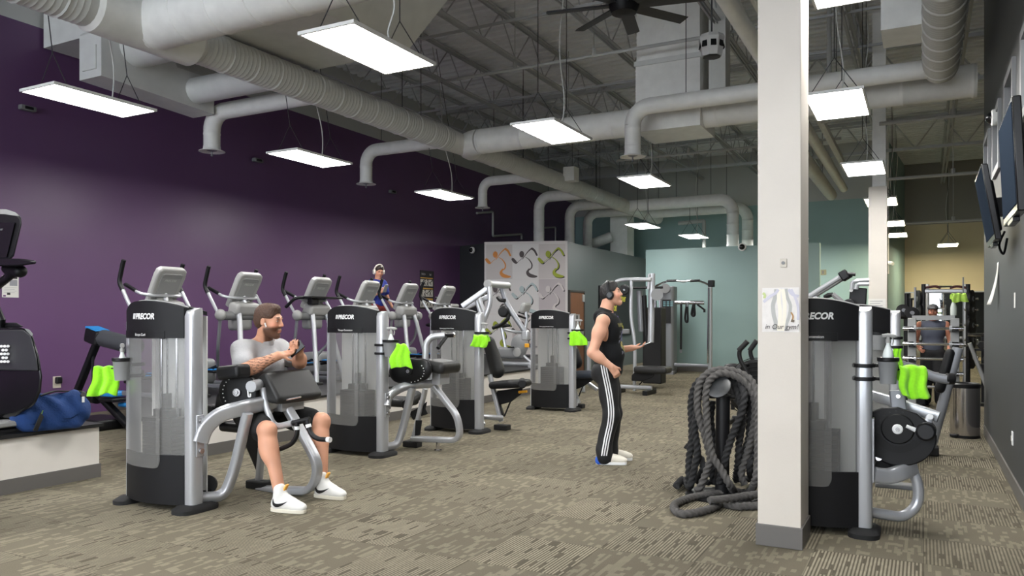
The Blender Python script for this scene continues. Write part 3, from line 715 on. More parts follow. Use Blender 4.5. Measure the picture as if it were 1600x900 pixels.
    g = MB(); text_mesh(g, txt, .028 if len(txt) < 18 else .023, lambda x, y, q: P(c - .11 + tx + x if len(txt) < 18 else c - .14 + x, 1.347 + y, q * .5 + .006), bold=.006)
    g.build('name_lettering', mLetter, cap, smooth=0)
    return fy
def machine(label, x0, Y, txt, W=W0, tx=0.):
    t = thing('strength_machine', label, 'gym machine', (x0 + W0 / 2, Y + .15, 0), 'weight stack machines'); tower(t, x0, Y, txt, W, tx); return t
def mount(t, x, Y, z0, z1):
    g = MB().box((x - .002, Y + .035, z0), (x + .012, Y + .105, z1)).build('mount_plate', mSilver, t, bevel=.004)
    for z in (z0 + .045, z1 - .045): MB().cyl((x + .01, Y + .07, z), (x + .03, Y + .07, z), .022, 10).build('bolt', mBolt, g)
def caddy(t, c, straps, r=.085):
    """round grey holder strapped to an upright; straps = upright centre (x,y)"""
    c = V(c)
    h = MB().lathe([(r * .72, 0), (r * .78, 0), (r, .16), (r * 1.06, .165), (r * 1.06, .175), (r * .95, .175), (r * .7, .01)], c, n=22).build('caddy', mBucket, t)
    MB().lathe([(r * 1.0, .150), (r * 1.08, .155), (r * 1.08, .178), (r * .98, .178)], c, n=22).build('rim', mBlack, h)
    for z in (.03, .12):
        g = MB(); g.sweep([V((straps[0] + a, straps[1] + b, c.z + z)) for a, b in rrect(.135, .15, .05, 4)], rrect(.012, .026, .004, 1), closed=True)
        p = V((straps[0], straps[1], c.z + z)); q = V((c.x, c.y, c.z + z)); d = (q - p).normalized(); g.tube([p + d * .06, q - d * r * .8], .012, 6); g.build('strap', mBlack, t)
def bottle(c, label, tint=mBottle, ang=0., s=1.):
    t = thing('spray_bottle', label, 'spray bottle', c, 'spray bottles on the machines'); c = V(c)
    b = MB().lathe([(.02, 0), (.04 * s, .002), (.042 * s, .02), (.042 * s, .11 * s), (.034 * s, .15 * s), (.016 * s, .20 * s), (.014 * s, .22 * s), (.002, .22 * s)], c, n=18).build('body', tint, t)
    R = Matrix.Rotation(ang, 3, 'Z'); L = lambda x, y, z: c + R @ V((x, y, z)) * s
    h = MB().cyl(L(0, 0, .215), L(0, 0, .245), .02 * s, 14); h.sweep([L(-.045, 0, .272), L(0, 0, .278), L(.055, 0, .27)], rrect(.03 * s, .03 * s, .008), (0, 0, 1)); h.cyl(L(.05, 0, .27), L(.068, 0, .27), .009 * s, 8); h.cyl(L(0, 0, .24), L(0, 0, .27), .014 * s, 10)
    h.build('spray_head', mGreyPl, t)
    MB().tube([L(.03, 0, .262), L(.04, 0, .235), L(.032, 0, .2)], .006 * s, 6).build('trigger', mGreyPl, t)
def towel(c, ang, w, front, back, label, seed=0, tilt=0., gap=.03, name='towel', m=None, gather=.25):
    """folded towel hung over an edge at c; the edge runs along angle ang, the long flap hangs on the side of ang-90deg"""
    rnd = random.Random(seed); c = V(c); e = V((math.cos(ang), math.sin(ang), 0)); o = V((e.y, -e.x, 0)); ph = [rnd.uniform(0, 6.3) for _ in range(6)]
    def fn(u, v):
        s = -back + (front + back) * v; x = (u - .5) * w
        if abs(s) < gap: dz = -.15 * abs(s); oo = s
        else: dz = -(abs(s) - gap) - .15 * gap; oo = math.copysign(gap, s)
        drop = max(0, abs(s) - gap) / max(front, back)
        fold = (.010 * math.sin(u * 9 + ph[0]) + .008 * math.sin(u * 17 + ph[1] + s * 6)) * (.35 + 1.2 * drop)
        shrink = 1 - gather * (1 - min(1, drop * 1.5)) ** 1.5 - .06 * drop * math.sin(ph[2] + s * 5)
        x = x * shrink + tilt * drop * w + .01 * math.sin(s * 30 + ph[3]); dz += .012 * math.sin(u * 6 + ph[4]) * drop - tilt * .3 * x * drop
        oo += fold + math.copysign(.02 * drop, s)
        return c + e * x + o * oo + V((0, 0, dz + .006 * math.sin(u * 11 + ph[5])))
    t = MB().grid(fn, 26, 34).build(name, m or mTowel, None, smooth=180, solid=.012); tag(t, label, 'towel', 'green towels on the machines'); return t
def ring_disc(mb, c, n, r, th, nseg=36):
    R = rot_to(n); mb.lathe([(.002, 0), (r - .008, 0), (r, .006), (r, th - .006), (r - .008, th), (.002, th)], c, R, nseg); return R
# ================================================================ 1  biceps curl with the seated man
x0 = -5.69; Y = 4.09
t = machine('nearest left strength machine, its name plate reading Biceps Curl, under the seated man', x0, Y, 'Biceps Curl'); T1 = t
xr = x0 + W0; A = at
mount(t, xr, Y, .42, .74)
rect_tube(catmull([(xr + .005, Y + .07, .53), A(322, 668, 4.2), A(345, 648, 4.28), A(378, 638, 4.4), A(410, 631, 4.6), A(444, 624, 4.8)], 5), .075, .115).build('main_frame', mSilver, t)
rect_tube(fillet([A(440, 622, 4.8), A(478, 688, 4.85), A(499, 728, 4.87), A(488, 767, 4.9), A(405, 765, 4.95)], .14, 7), .06, .085, (0, 1, .2)).build('front_loop', mSilver, t)
rect_tube(fillet([A(387, 645, 4.42), A(366, 735, 4.42), A(350, 776, 4.38), (xr - .05, Y + .12, .09)], .16, 7), .075, .075, (0, 1, 0)).build('rear_brace', mSilver, t)
rect_tube([A(409, 700, 4.98), A(403, 770, 4.98)], .05, .06, (0, 1, 0)).build('seat_post', mSilver, t)
p = A(404, 772, 4.97); MB().cbox((p.x, p.y, .035), (.2, .12, .07)).build('foot_pad', mRubber, t, bevel=.012)
p = A(371, 613, 4.5); dn = V((.34, -.94, 0)); du = V((.94, .34, 0))
g = MB(); ring_disc(g, p - dn * .05, dn, .165, .05); cam1 = g.build('cam_disc', mBlack, t)
g = MB()
for k in range(13):
    a = math.radians(95 + k * 15); e = p + du * .125 * math.cos(a) + V((0, 0, .125 * math.sin(a))); g.cyl(e, e + dn * .005, .005, 6)
g.build('dot_pattern', mLetter, cam1)
g = MB().cyl(p, p + dn * .02, .032, 16); g.cyl(p, p + dn * .03, .015, 12); g.build('hub', mBolt, cam1)
q = A(389, 614, 4.47); g = MB().tube(fillet([q + V((-.014, 0, .03)), q + V((-.006, 0, -.03)), q + V((.016, 0, -.03)), q + V((.016, 0, -.004))], .01, 4), .006, 6); g.build('latch_mark', mLetter, cam1)
# black stop pad over the disc, guard behind
MB().cbox(A(365, 581, 4.45), (.25, .15, .11), Matrix.Rotation(-.10, 3, 'Y')).build('stop_pad', mVinylK, t, bevel=.03, bseg=4)
MB().prism([(333, 655), (338, 620), (352, 590), (385, 590), (392, 640), (370, 648)], 4.58, 4.64, lambda a, b, q: A(a, b, q)).build('guard_plate', mBlack, t, bevel=.01)
MB().cyl(A(333, 645, 4.72), A(322, 647, 4.5), .075, 20).build('lower_roll', mVinylK, t, bevel=.012)
# movement arm with its twin grips
MB().cyl(A(392, 604, 4.47), A(411, 599, 4.66), .045, 18).build('axle_sleeve', mSilver, t)
MB().cyl(A(410, 600, 4.64), A(419, 597, 4.73), .055, 18).build('axle_collar', mBlack, t)
arm = MB().tube(fillet([A(411, 606, 4.6), A(417, 640, 4.6), A(428, 668, 4.58), A(458, 661, 4.56)], .09, 6), .026, 12).build('curl_arm', mSilver, t)
MB().cyl(A(458, 661, 4.56), A(484, 655, 4.58), .021, 12).build('grip_bar', mBlack, arm)
for pts in ([(464, 660), (465, 680), (456, 694), (437, 702)], [(480, 657), (485, 678), (496, 686), (513, 687)]):
    P_ = [A(a, b, 4.54) for a, b in pts]; MB().tube(fillet(P_, .06, 5), .019, 12).build('hand_grip', mBlack, arm)
    d = (P_[3] - P_[2]).normalized(); MB().cyl(P_[3] - d * .01, P_[3] + d * .02, .021, 12).build('end_cap', mLetter, arm); d = (P_[1] - P_[0]).normalized(); MB().cyl(P_[0] + d * .03, P_[0] + d * .055, .022, 12).build('collar', mLetter, arm)
MB().cyl(A(395, 636, 4.62), A(470, 620, 4.72), .008, 8).build('link_rod', mChrome, t)
# arm rest pad: ridge and slope
def pad_prism(name, sec, y0, y1, t, m, r=.03):
    n = 7; prof = []
    g = MB(); rings = []
    for i in range(n + 1):
        s = i / n; k = 1 - .06 * (2 * s - 1) ** 6; cx_ = sum(a for a, b in sec) / len(sec); cz_ = sum(b for a, b in sec) / len(sec)
        rings.append([V((cx_ + (a - cx_) * k, y0 + (y1 - y0) * s, cz_ + (b - cz_) * k)) for a, b in sec])
    g.loft(rings); return g.build(name, m, t, smooth=30, bevel=r, bseg=4)
pad_prism('arm_pad', [(-4.735, 1.045), (-4.68, 1.055), (-4.53, .84), (-4.55, .79), (-4.70, .80), (-4.80, .98)], 4.60, 5.12, t, mVinyl, .028)
MB().box((-4.72, 4.72, .72), (-4.62, 4.98, .84)).build('pad_bracket', mSilver, t, bevel=.006)
MB().prism([(372, 655), (400, 655), (416, 700), (412, 725), (400, 735), (385, 700)], 5.0, 5.06, lambda a, b, q: A(a, b, q)).build('seat_bracket', mBlack, t, bevel=.01)
MB().cbox((-5.12, 4.86, .56), (.4, .36, .085)).build('seat', mVinylK, t, bevel=.035, bseg=4)
MB().cyl(A(325, 757, 4.4), A(323, 757, 4.34), .075, 20).build('pulley', mBlack, t); MB().cyl(A(323, 680, 4.36), A(323, 757, 4.36), .005, 6).build('drive_cable', mBlack, t)
caddy(t, A(191, 594, 4.02), (x0 + .012, Y + .06), .07)
bottle(A(191, 592, 4.02) + V((0, 0, .02)), 'white spray bottle in the holder left of the Biceps Curl tower', ang=2.6, s=.9)
towel(A(166, 573, 4.0), .75, .21, .25, .18, 'bright green towel hanging left of the Biceps Curl tower', 3, -.06, gather=.3)
MB().cyl(A(168, 577, 4.0), A(184, 574, 4.02), .006, 6).build('caddy_hook', mBlack, t)
# ================================================================ 2  triceps extension
x0 = -5.873; Y = 6.69
t = machine('strength machine whose plate reads Triceps Extension, behind the seated man', x0, Y, 'Triceps Extension')
xr = x0 + W0; mount(t, xr, Y, .42, .68)
B = lambda x, y, Yp: at(560 + x / 4.09, 500 + y / 4.09, Yp)
rect_tube(catmull([(xr + .005, Y + .07, .53), B(195, 490, 6.82), B(260, 440, 6.92), B(340, 415, 7.0), B(480, 405, 7.2)], 5), .075, .1).build('main_frame', mSilver, t)
rect_tube(fillet([B(470, 405, 7.2), B(560, 520, 7.25), B(635, 615, 7.27), B(655, 770, 7.3), B(345, 758, 7.35)], .17, 7), .06, .075, (0, 1, .2)).build('front_loop', mSilver, t)
rect_tube(fillet([B(345, 430, 7.0), B(285, 690, 7.0), B(250, 800, 6.95), (xr - .05, Y + .12, .09)], .2, 7), .075, .075, (0, 1, 0)).build('rear_brace', mSilver, t)
rect_tube([B(428, 440, 7.4), B(345, 790, 7.4)], .05, .06, (0, 1, 0)).build('seat_post', mSilver, t)
p = B(345, 800, 7.4); MB().cbox((p.x, p.y, .035), (.2, .12, .07)).build('foot_pad', mRubber, t, bevel=.012)
p = B(508, 800, 7.3); g = MB().cyl((p.x, p.y, .01), (p.x, p.y, .1), .02, 10); g.cyl((p.x, p.y, 0), (p.x, p.y, .015), .045, 14); g.build('levelling_foot', mChrome, t)
p = B(340, 325, 6.95)
blob('cam_housing', [elp(p, (.2, .05, .14), None), elp(p + V((-.16, .0, -.02)), (.14, .05, .12)), elp(p + V((.14, 0, .02)), (.12, .05, .12))], mBlack, t, .012, .03)
g = MB(); ring_disc(g, p + V((0, -.035, 0)), (0, -1, 0), .05, .03); g.build('hub', mBlack, t); MB().cyl(p + V((0, -.06, 0)), p + V((0, -.075, 0)), .022, 12).build('hub_cap', mBolt, t)
g = MB()
for k in range(9):
    a = math.radians(-80 + k * 14); g.cyl(p + V((.20 * math.cos(a), -.052, .12 * math.sin(a))), p + V((.2 * math.cos(a), -.058, .12 * math.sin(a))), .005, 6)
g.build('dot_pattern', mLetter, t)
blob('elbow_pad', [bxx(B(530, 295, 7.2), (.15, .2, .065), Matrix.Rotation(.12, 3, 'Y'), .05)], mVinyl, t, .014, .02)
MB().box(tuple(B(470, 400, 7.1)[:2]) + (.76,), tuple((B(520, 400, 7.1) + V((0, .2, 0)))[:2]) + (.9,)).build('pad_bracket', mSilver, t, bevel=.005)
arm = MB().tube(fillet([B(425, 300, 7.05), B(432, 150, 7.08), B(470, 105, 7.1), B(555, 98, 7.15)], .12, 6), .036, 14).build('press_arm', mSilver, t)
g = MB().cyl(B(550, 98, 7.15), B(605, 96, 7.25), .026, 12); g.cyl(B(560, 110, 7.15), B(508, 180, 7.0), .021, 12); g.build('hand_grip', mBlack, arm)
MB().cyl(B(600, 96, 7.24), B(610, 96, 7.26), .028, 12).build('end_cap', mChrome, arm)
MB().prism([(325, 590), (385, 560), (440, 520), (430, 570), (445, 600), (385, 620), (350, 640)], 7.4, 7.46, lambda a, b, q: B(a, b, q)).build('seat_bracket', mBlack, t, bevel=.01)
MB().prism([(365, 640), (408, 640), (395, 735), (360, 740)], 7.36, 7.4, lambda a, b, q: B(a, b, q)).build('adjuster_rail', mBlack, t, bevel=.005)
MB().cyl(B(300, 545, 7.3), B(380, 480, 7.6), .06, 16).build('lower_roll', mVinylK, t, bevel=.01)
blob('seat', [bxx(B(250, 520, 7.5), (.2, .18, .05), None, .04)], mVinylK, t, .014, .02)
c = at(611, 557, 6.72); caddy(t, c, (xr - .053, Y + .06), .085)
bottle(c + V((0, 0, .03)), 'spray bottle in the holder on the Triceps Extension tower', mBottle, .3, .98)
towel(at(627, 538, 6.73), .5, .23, .27, .12, 'bright green towel draped on the Triceps Extension cam', 5, .0, gather=.55)
# ================================================================ 3  converging chest press
x0 = -5.81; Y = 8.65
t = machine('strength machine with tall lever arms, plate reading Converging Chest Press', x0, Y, 'Converging Chest Press')
xr = x0 + W0; B = lambda x, y, Yp=9.2: at(660 + x / 3.75, 440 + y / 3.75, Yp)
rect_tube([(xr - .03, Y + .12, .1), B(345, 790, 8.85), B(470, 800, 9.05)], .06, .06).build('base_frame', mSilver, t)
rect_tube([B(395, 545, 9.1), B(462, 820, 9.1)], .055, .07, (0, 1, 0)).build('seat_post', mSilver, t)
p = B(468, 835, 9.1); MB().cbox((p.x, p.y, .035), (.2, .13, .07)).build('foot_pad', mRubber, t, bevel=.012)
blob('back_pad', [cap(B(392, 360), B(438, 520), .09, .11, .05)] , mVinyl, t, .016, .03, warp=lambda v: np.array([1, .75, 1]) * (v - np.array(B(415, 440))) + np.array(B(415, 440)))
blob('seat_pad', [bxx(B(515, 600, 9.15), (.24, .2, .05), Matrix.Rotation(-.08, 3, 'Y'), .045)], mVinylK, t, .016, .02)
MB().cyl(B(585, 600, 8.95), B(585, 590, 9.3), .06, 14).build('seat_nose_roll', mVinylK, t, bevel=.015)
MB().prism([(410, 690), (440, 640), (590, 620), (580, 660), (520, 705), (440, 725)], 9.1, 9.2, lambda a, b, q: B(a, b, q)).build('seat_bracket', mBlack, t, bevel=.01)
MB().tube([B(565, 648, 9.1), B(612, 643, 9.1)], .018, 8).build('adjust_lever', mOrange, t, label='orange adjustment lever')
MB().tube([B(517, 700, 9.15), B(480, 790, 9.12)], .012, 6).build('brace', mBlack, t)
rect_tube([B(445, 700, 9.13), B(475, 790, 9.13)], .03, .06, (0, 1, 0)).build('adjuster_rail', mBlack, t)
MB().cyl(B(388, 14, 9.0), B(500, 22, 9.7), .05, 18).build('top_axle', mSilver, t); MB().cyl(B(381, 14, 8.97), B(390, 14, 9.02), .056, 18).build('axle_cap', mGreyPl, t)
for a, b in (((235, 145, 9.0), (385, 38, 9.1)), ((250, 155, 9.5), (395, 85, 9.5))): rect_tube([B(*a), B(*b)], .055, .075).build('boom', mSilver, t)
rect_tube([B(312, 88, 9.1), B(350, 215, 9.1)], .045, .06, (0, 1, 0)).build('boom_post', mSilver, t)
rect_tube([B(330, 86, 9.4), B(370, 210, 9.4)], .045, .06, (0, 1, 0)).build('boom_post', mSilver, t)
MB().tube(fillet([B(392, 30, 9.0), B(400, 125, 9.0), B(355, 245, 8.95)], .1, 5), .034, 12).build('lever_arm', mSilver, t)
MB().tube(fillet([B(465, 35, 9.55), B(492, 130, 9.55), B(545, 210, 9.55), B(605, 300, 9.55)], .15, 5), .038, 12).build('lever_arm', mSilverD, t)
MB().cbox(B(605, 315, 9.55), (.1, .08, .14)).build('lever_foot', mSilver, t, bevel=.02)
for P_ in ([(412, 272, 9.5), (465, 255, 9.5), (505, 215, 9.5), (500, 190, 9.5)], [(440, 90, 9.2), (455, 110, 9.2), (485, 112, 9.2)]): MB().tube(fillet([B(*q) for q in P_], .1, 5), .026, 10).build('hand_grip', mBlack, t)
MB().cyl(B(470, 175, 9.45), B(500, 180, 9.62), .08, 16).build('lever_bumper', mVinylK, t, bevel=.02)
MB().tube([B(480, 280, 9.55), B(545, 295, 9.6), B(605, 300, 9.6)], .022, 8).build('link_bar', mSilver, t)
c = at(753, 540, 8.7); caddy(t, c, (xr - .053, Y + .06), .09)
bottle(c + V((0.02, 0, .02)), 'spray bottle behind the towel on the chest press tower', mBottle, .6, .95)
towel(at(752, 524, 8.62), .3, .22, .19, .12, 'bright green towel on the chest press tower holder', 8, -.1, .05)
# ================================================================ 4  converging shoulder press
x0 = -5.69; Y = 11.4
t = machine('farthest strength machine of the left row, plate reading Converging Shoulder Press', x0, Y, 'Converging Shoulder Press')
xr = x0 + W0; B = lambda x, y, Yp=11.9: at(800 + x / 4.5, 460 + y / 4.5, Yp)
rect_tube([(xr - .03, Y + .15, .1), B(455, 745)], .06, .06).build('base_frame', mSilver, t)
rect_tube([B(432, 640), B(470, 765)], .055, .07, (0, 1, 0)).build('seat_post', mSilver, t)
p = B(462, 775); MB().cbox((p.x, p.y, .035), (.22, .14, .07)).build('foot_pad', mRubber, t, bevel=.012)
blob('seat_pad', [bxx(B(520, 562), (.3, .22, .06), Matrix.Rotation(-.06, 3, 'Y'), .05)], mat('navy_vinyl', (38, 44, 54), .4), t, .018, .02)
MB().prism([(425, 590), (560, 575), (575, 600), (500, 650), (430, 675)], 11.85, 11.97, lambda a, b, q: B(a, b, q)).build('seat_bracket', mBlack, t, bevel=.01)
blob('back_pad', [cap(B(430, 400, 12.1), B(450, 480, 12.1), .1, .11, .04)], mVinylK, t, .018, .02)
MB().tube([B(500, 640), B(470, 715)], .012, 6).build('brace', mBlack, t)
rect_tube([B(540, 330, 12.2), B(540, 560, 12.2)], .06, .08, (0, 1, 0)).build('rear_post', mSilver, t)
MB().tube(fillet([B(500, 690, 12.3), B(500, 600, 12.4), B(560, 640, 12.4), B(600, 670, 12.4)], .15, 5), .035, 10).build('front_loop', mSilver, t)
c = at(903, 532, 11.45); caddy(t, c, (xr - .053, Y + .06), .1)
bottle(c + V((0, 0, .02)), 'spray bottle in the holder on the shoulder press tower', mBottle, .3, 1.1)
towel(at(899, 518, 11.36), .5, .30, .26, .12, 'bright green towel on the shoulder press tower, beside the standing man', 11, .22, .05, gather=.5)
# ================================================================ 5  leg extension right of the column
W5 = .69; x0 = -.31 - W5; Y = 5.8
t = machine('strength machine just right of the white column, plate ending in Extension', x0, Y, 'Leg Extension', W5, .045)
xr = x0 + W5; B = lambda x, y, Yp=6.0: at(1340 + x / 2.368, 480 + y / 2.368, Yp)
MB().box((xr - .002, Y + .035, .36), (xr + .012, Y + .105, .8)).build('mount_plate', mSilver, t, bevel=.004)
rect_tube(catmull([(xr, Y + .09, .41), B(110, 625, 5.95), B(160, 612, 6.0), B(205, 590, 6.1)], 5), .075, .105).build('main_frame', mSilver, t)
MB().tube(fillet([B(190, 570, 6.1), B(228, 665, 6.1), B(222, 735, 6.1), B(170, 778, 6.05), (xr - .02, Y + .12, .14)], .14, 7), .036, 14).build('front_loop', mSilver, t)
p = B(148, 450, 6.0)
poly = []
for k in range(25):
    a = math.radians(150 + 200 * k / 24); r = .205 + .055 * max(0, math.sin(math.radians(180 * k / 24)))
    poly.append((r * math.cos(a) * 1.08 + .02, r * math.sin(a)))
poly += [(.20, .04), (.12, .11), (0, .15), (-.1, .14)]
g = MB(); g.prism(poly, 0, .06, lambda a, b, q: p + V((a, q, b))); cam5 = g.build('cam_sector', mBlack, t, bevel=.008)
g = MB(); ring_disc(g, p + V((0, .0, 0)), (0, -1, 0), .105, .012); g.build('cam_plate', mShroudK, cam5)
g = MB(); ring_disc(g, p + V((0, -.01, 0)), (0, -1, 0), .034, .02); g.build('hub', mLetter, cam5); MB().cyl(p + V((0, -.03, 0)), p + V((0, -.04, 0)), .014, 10).build('hub_bolt', mBolt, cam5)
g = MB()
for k in range(11):
    a = math.radians(175 + k * 12); g.cyl(p + V((.15 * math.cos(a), .0, .15 * math.sin(a))), p + V((.15 * math.cos(a), -.004, .15 * math.sin(a))), .006, 6)
for k in range(6):
    a = math.radians(75 + k * 20); g.cyl(p + V((.12 * math.cos(a), .0, .12 * math.sin(a))), p + V((.12 * math.cos(a), -.004, .12 * math.sin(a))), .007, 6)
g.build('dot_pattern', mStack, cam5)
g = MB(); 
pl = [(.118 * math.cos(math.radians(a)), .118 * math.sin(math.radians(a))) for a in range(200, 331, 10)] + [(.165 * math.cos(math.radians(a)), .165 * math.sin(math.radians(a))) for a in range(330, 199, -10)]
MB().prism(pl, 0, .008, lambda a, b, q: p + V((a, -q, b))).build('slot_plate', mShroudK, cam5)
MB().tube([B(180, 440, 5.95), B(215, 455, 5.95)], [.011, .016], 8).build('pin_lever', mLetter, cam5)
MB().cyl(B(252, 462, 5.9), B(255, 452, 6.15), .062, 20).build('ankle_roll', mVinylK, t, bevel=.015)
rect_tube([B(30, 320, 6.2), B(150, 355, 6.15), B(300, 407, 6.1)], .05, .075).build('lever_arm', mSilver, t)
MB().cyl(B(268, 405, 6.06), B(268, 405, 6.0), .02, 12).build('pivot_bolt', mLetter, t); rect_tube([B(268, 405, 6.07), B(250, 450, 6.05)], .05, .03, (0, 1, 0)).build('roll_hanger', mSilver, t)
rect_tube([B(145, 308, 6.05), B(158, 410, 6.05)], .10, .04, (0, 1, 0)).build('range_plate', mSilverD, t); MB().cyl(B(150, 330, 6.02), B(150, 330, 5.99), .014, 8).build('plate_bolt', mBolt, t)
MB().prism([(60, 545), (110, 540), (170, 570), (190, 580), (150, 600), (60, 612)], 6.08, 6.2, lambda a, b, q: B(a, b, q)).build('lower_cover', mBlack, t, bevel=.012)
MB().cyl(B(78, 558, 6.05), B(78, 558, 6.0), .02, 12).build('cover_bolt', mBolt, t)
MB().cyl(B(65, 600, 6.15), B(92, 590, 6.0), .05, 14).build('lower_pulley', mBlack, t)
MB().cbox(B(150, 660, 6.3), (.3, .12, .035)).build('floor_plate', mGreyPlD, t, bevel=.01)
blob('seat_pad', [bxx((x0 + .35, 6.7, .58), (.28, .22, .06), None, .05)], mVinylK, t, .02, .02); MB().box((x0 + .3, 6.6, .08), (x0 + .38, 6.8, .55)).build('seat_post', mSilver, t, bevel=.01)
rect_tube([(x0 + .34, 6.7, .1), (xr - .1, Y + .12, .1)], .06, .06).build('base_frame', mSilver, t)
c = B(113, 283, 5.84); caddy(t, c, (xr - .053, Y + .06), .064)
bottle(c + V((0, 0, .10)), 'white spray bottle in the holder right of the white column', mBottle, .2, .82)
towel(B(192, 218, 5.9), .35, .17, .235, .14, 'bright green towel hanging over the leg extension lever', 14, .16, gather=.0)
MB().tube([B(140, 235, 5.86), B(175, 222, 5.9), B(235, 222, 5.95)], .006, 6).build('caddy_hook', mBlack, t)
# ================================================================ 6  second machine of the right row
x0 = -.2 - W0; Y = 8.5
t = machine('strength machine partly hidden behind the leg extension tower, grey slanted back post', x0, Y, 'Seated Row')
xr = x0 + W0
rect_tube([B(372, 150, 9.6), B(272, 515, 9.6)], .10, .13, (0, 1, 0)).build('back_post', mSilverD, t)
p = B(270, 520, 9.6); MB().cbox((p.x, p.y, .05), (.16, .2, .1)).build('foot_pad', mRubber, t, bevel=.015)
blob('back_pad', [cap(B(342, 170, 9.55), B(305, 300, 9.55), .05, .055, .02)], mVinylK, t, .014, .02)
rect_tube(catmull([B(120, 205, 9.0), B(200, 225, 9.0), B(285, 258, 9.0), B(340, 268, 9.0)], 5), .09, .095).build('lever_arm', mSilverD, t)
MB().cyl(B(325, 265, 9.0), B(360, 265, 9.02), .058, 14).build('arm_cap', mVinylK, t, bevel=.015)
rect_tube([(xr - .05, Y + .15, .1), (p.x, p.y, .1)], .07, .07).build('base_frame', mSilverD, t)
blob('seat_pad', [bxx(B(190, 440, 9.3), (.2, .2, .05), None, .04)], mVinylK, t, .018, .02); q = B(190, 440, 9.3); MB().box((q.x - .04, q.y - .04, .1), (q.x + .04, q.y + .04, q.z)).build('seat_post', mSilverD, t, bevel=.008)
c = B(75, 158, 8.5); caddy(t, c, (xr - .053, Y + .06), .085)
bottle(c + V((-.01, 0, .06)), 'spray bottle with green liquid on the second tower right of the column', mBottleG, .1, 1.05)
towel(B(142, 152, 8.52), .4, .1, .32, .12, 'narrow strip of green towel behind the white spray bottle', 17, .02)
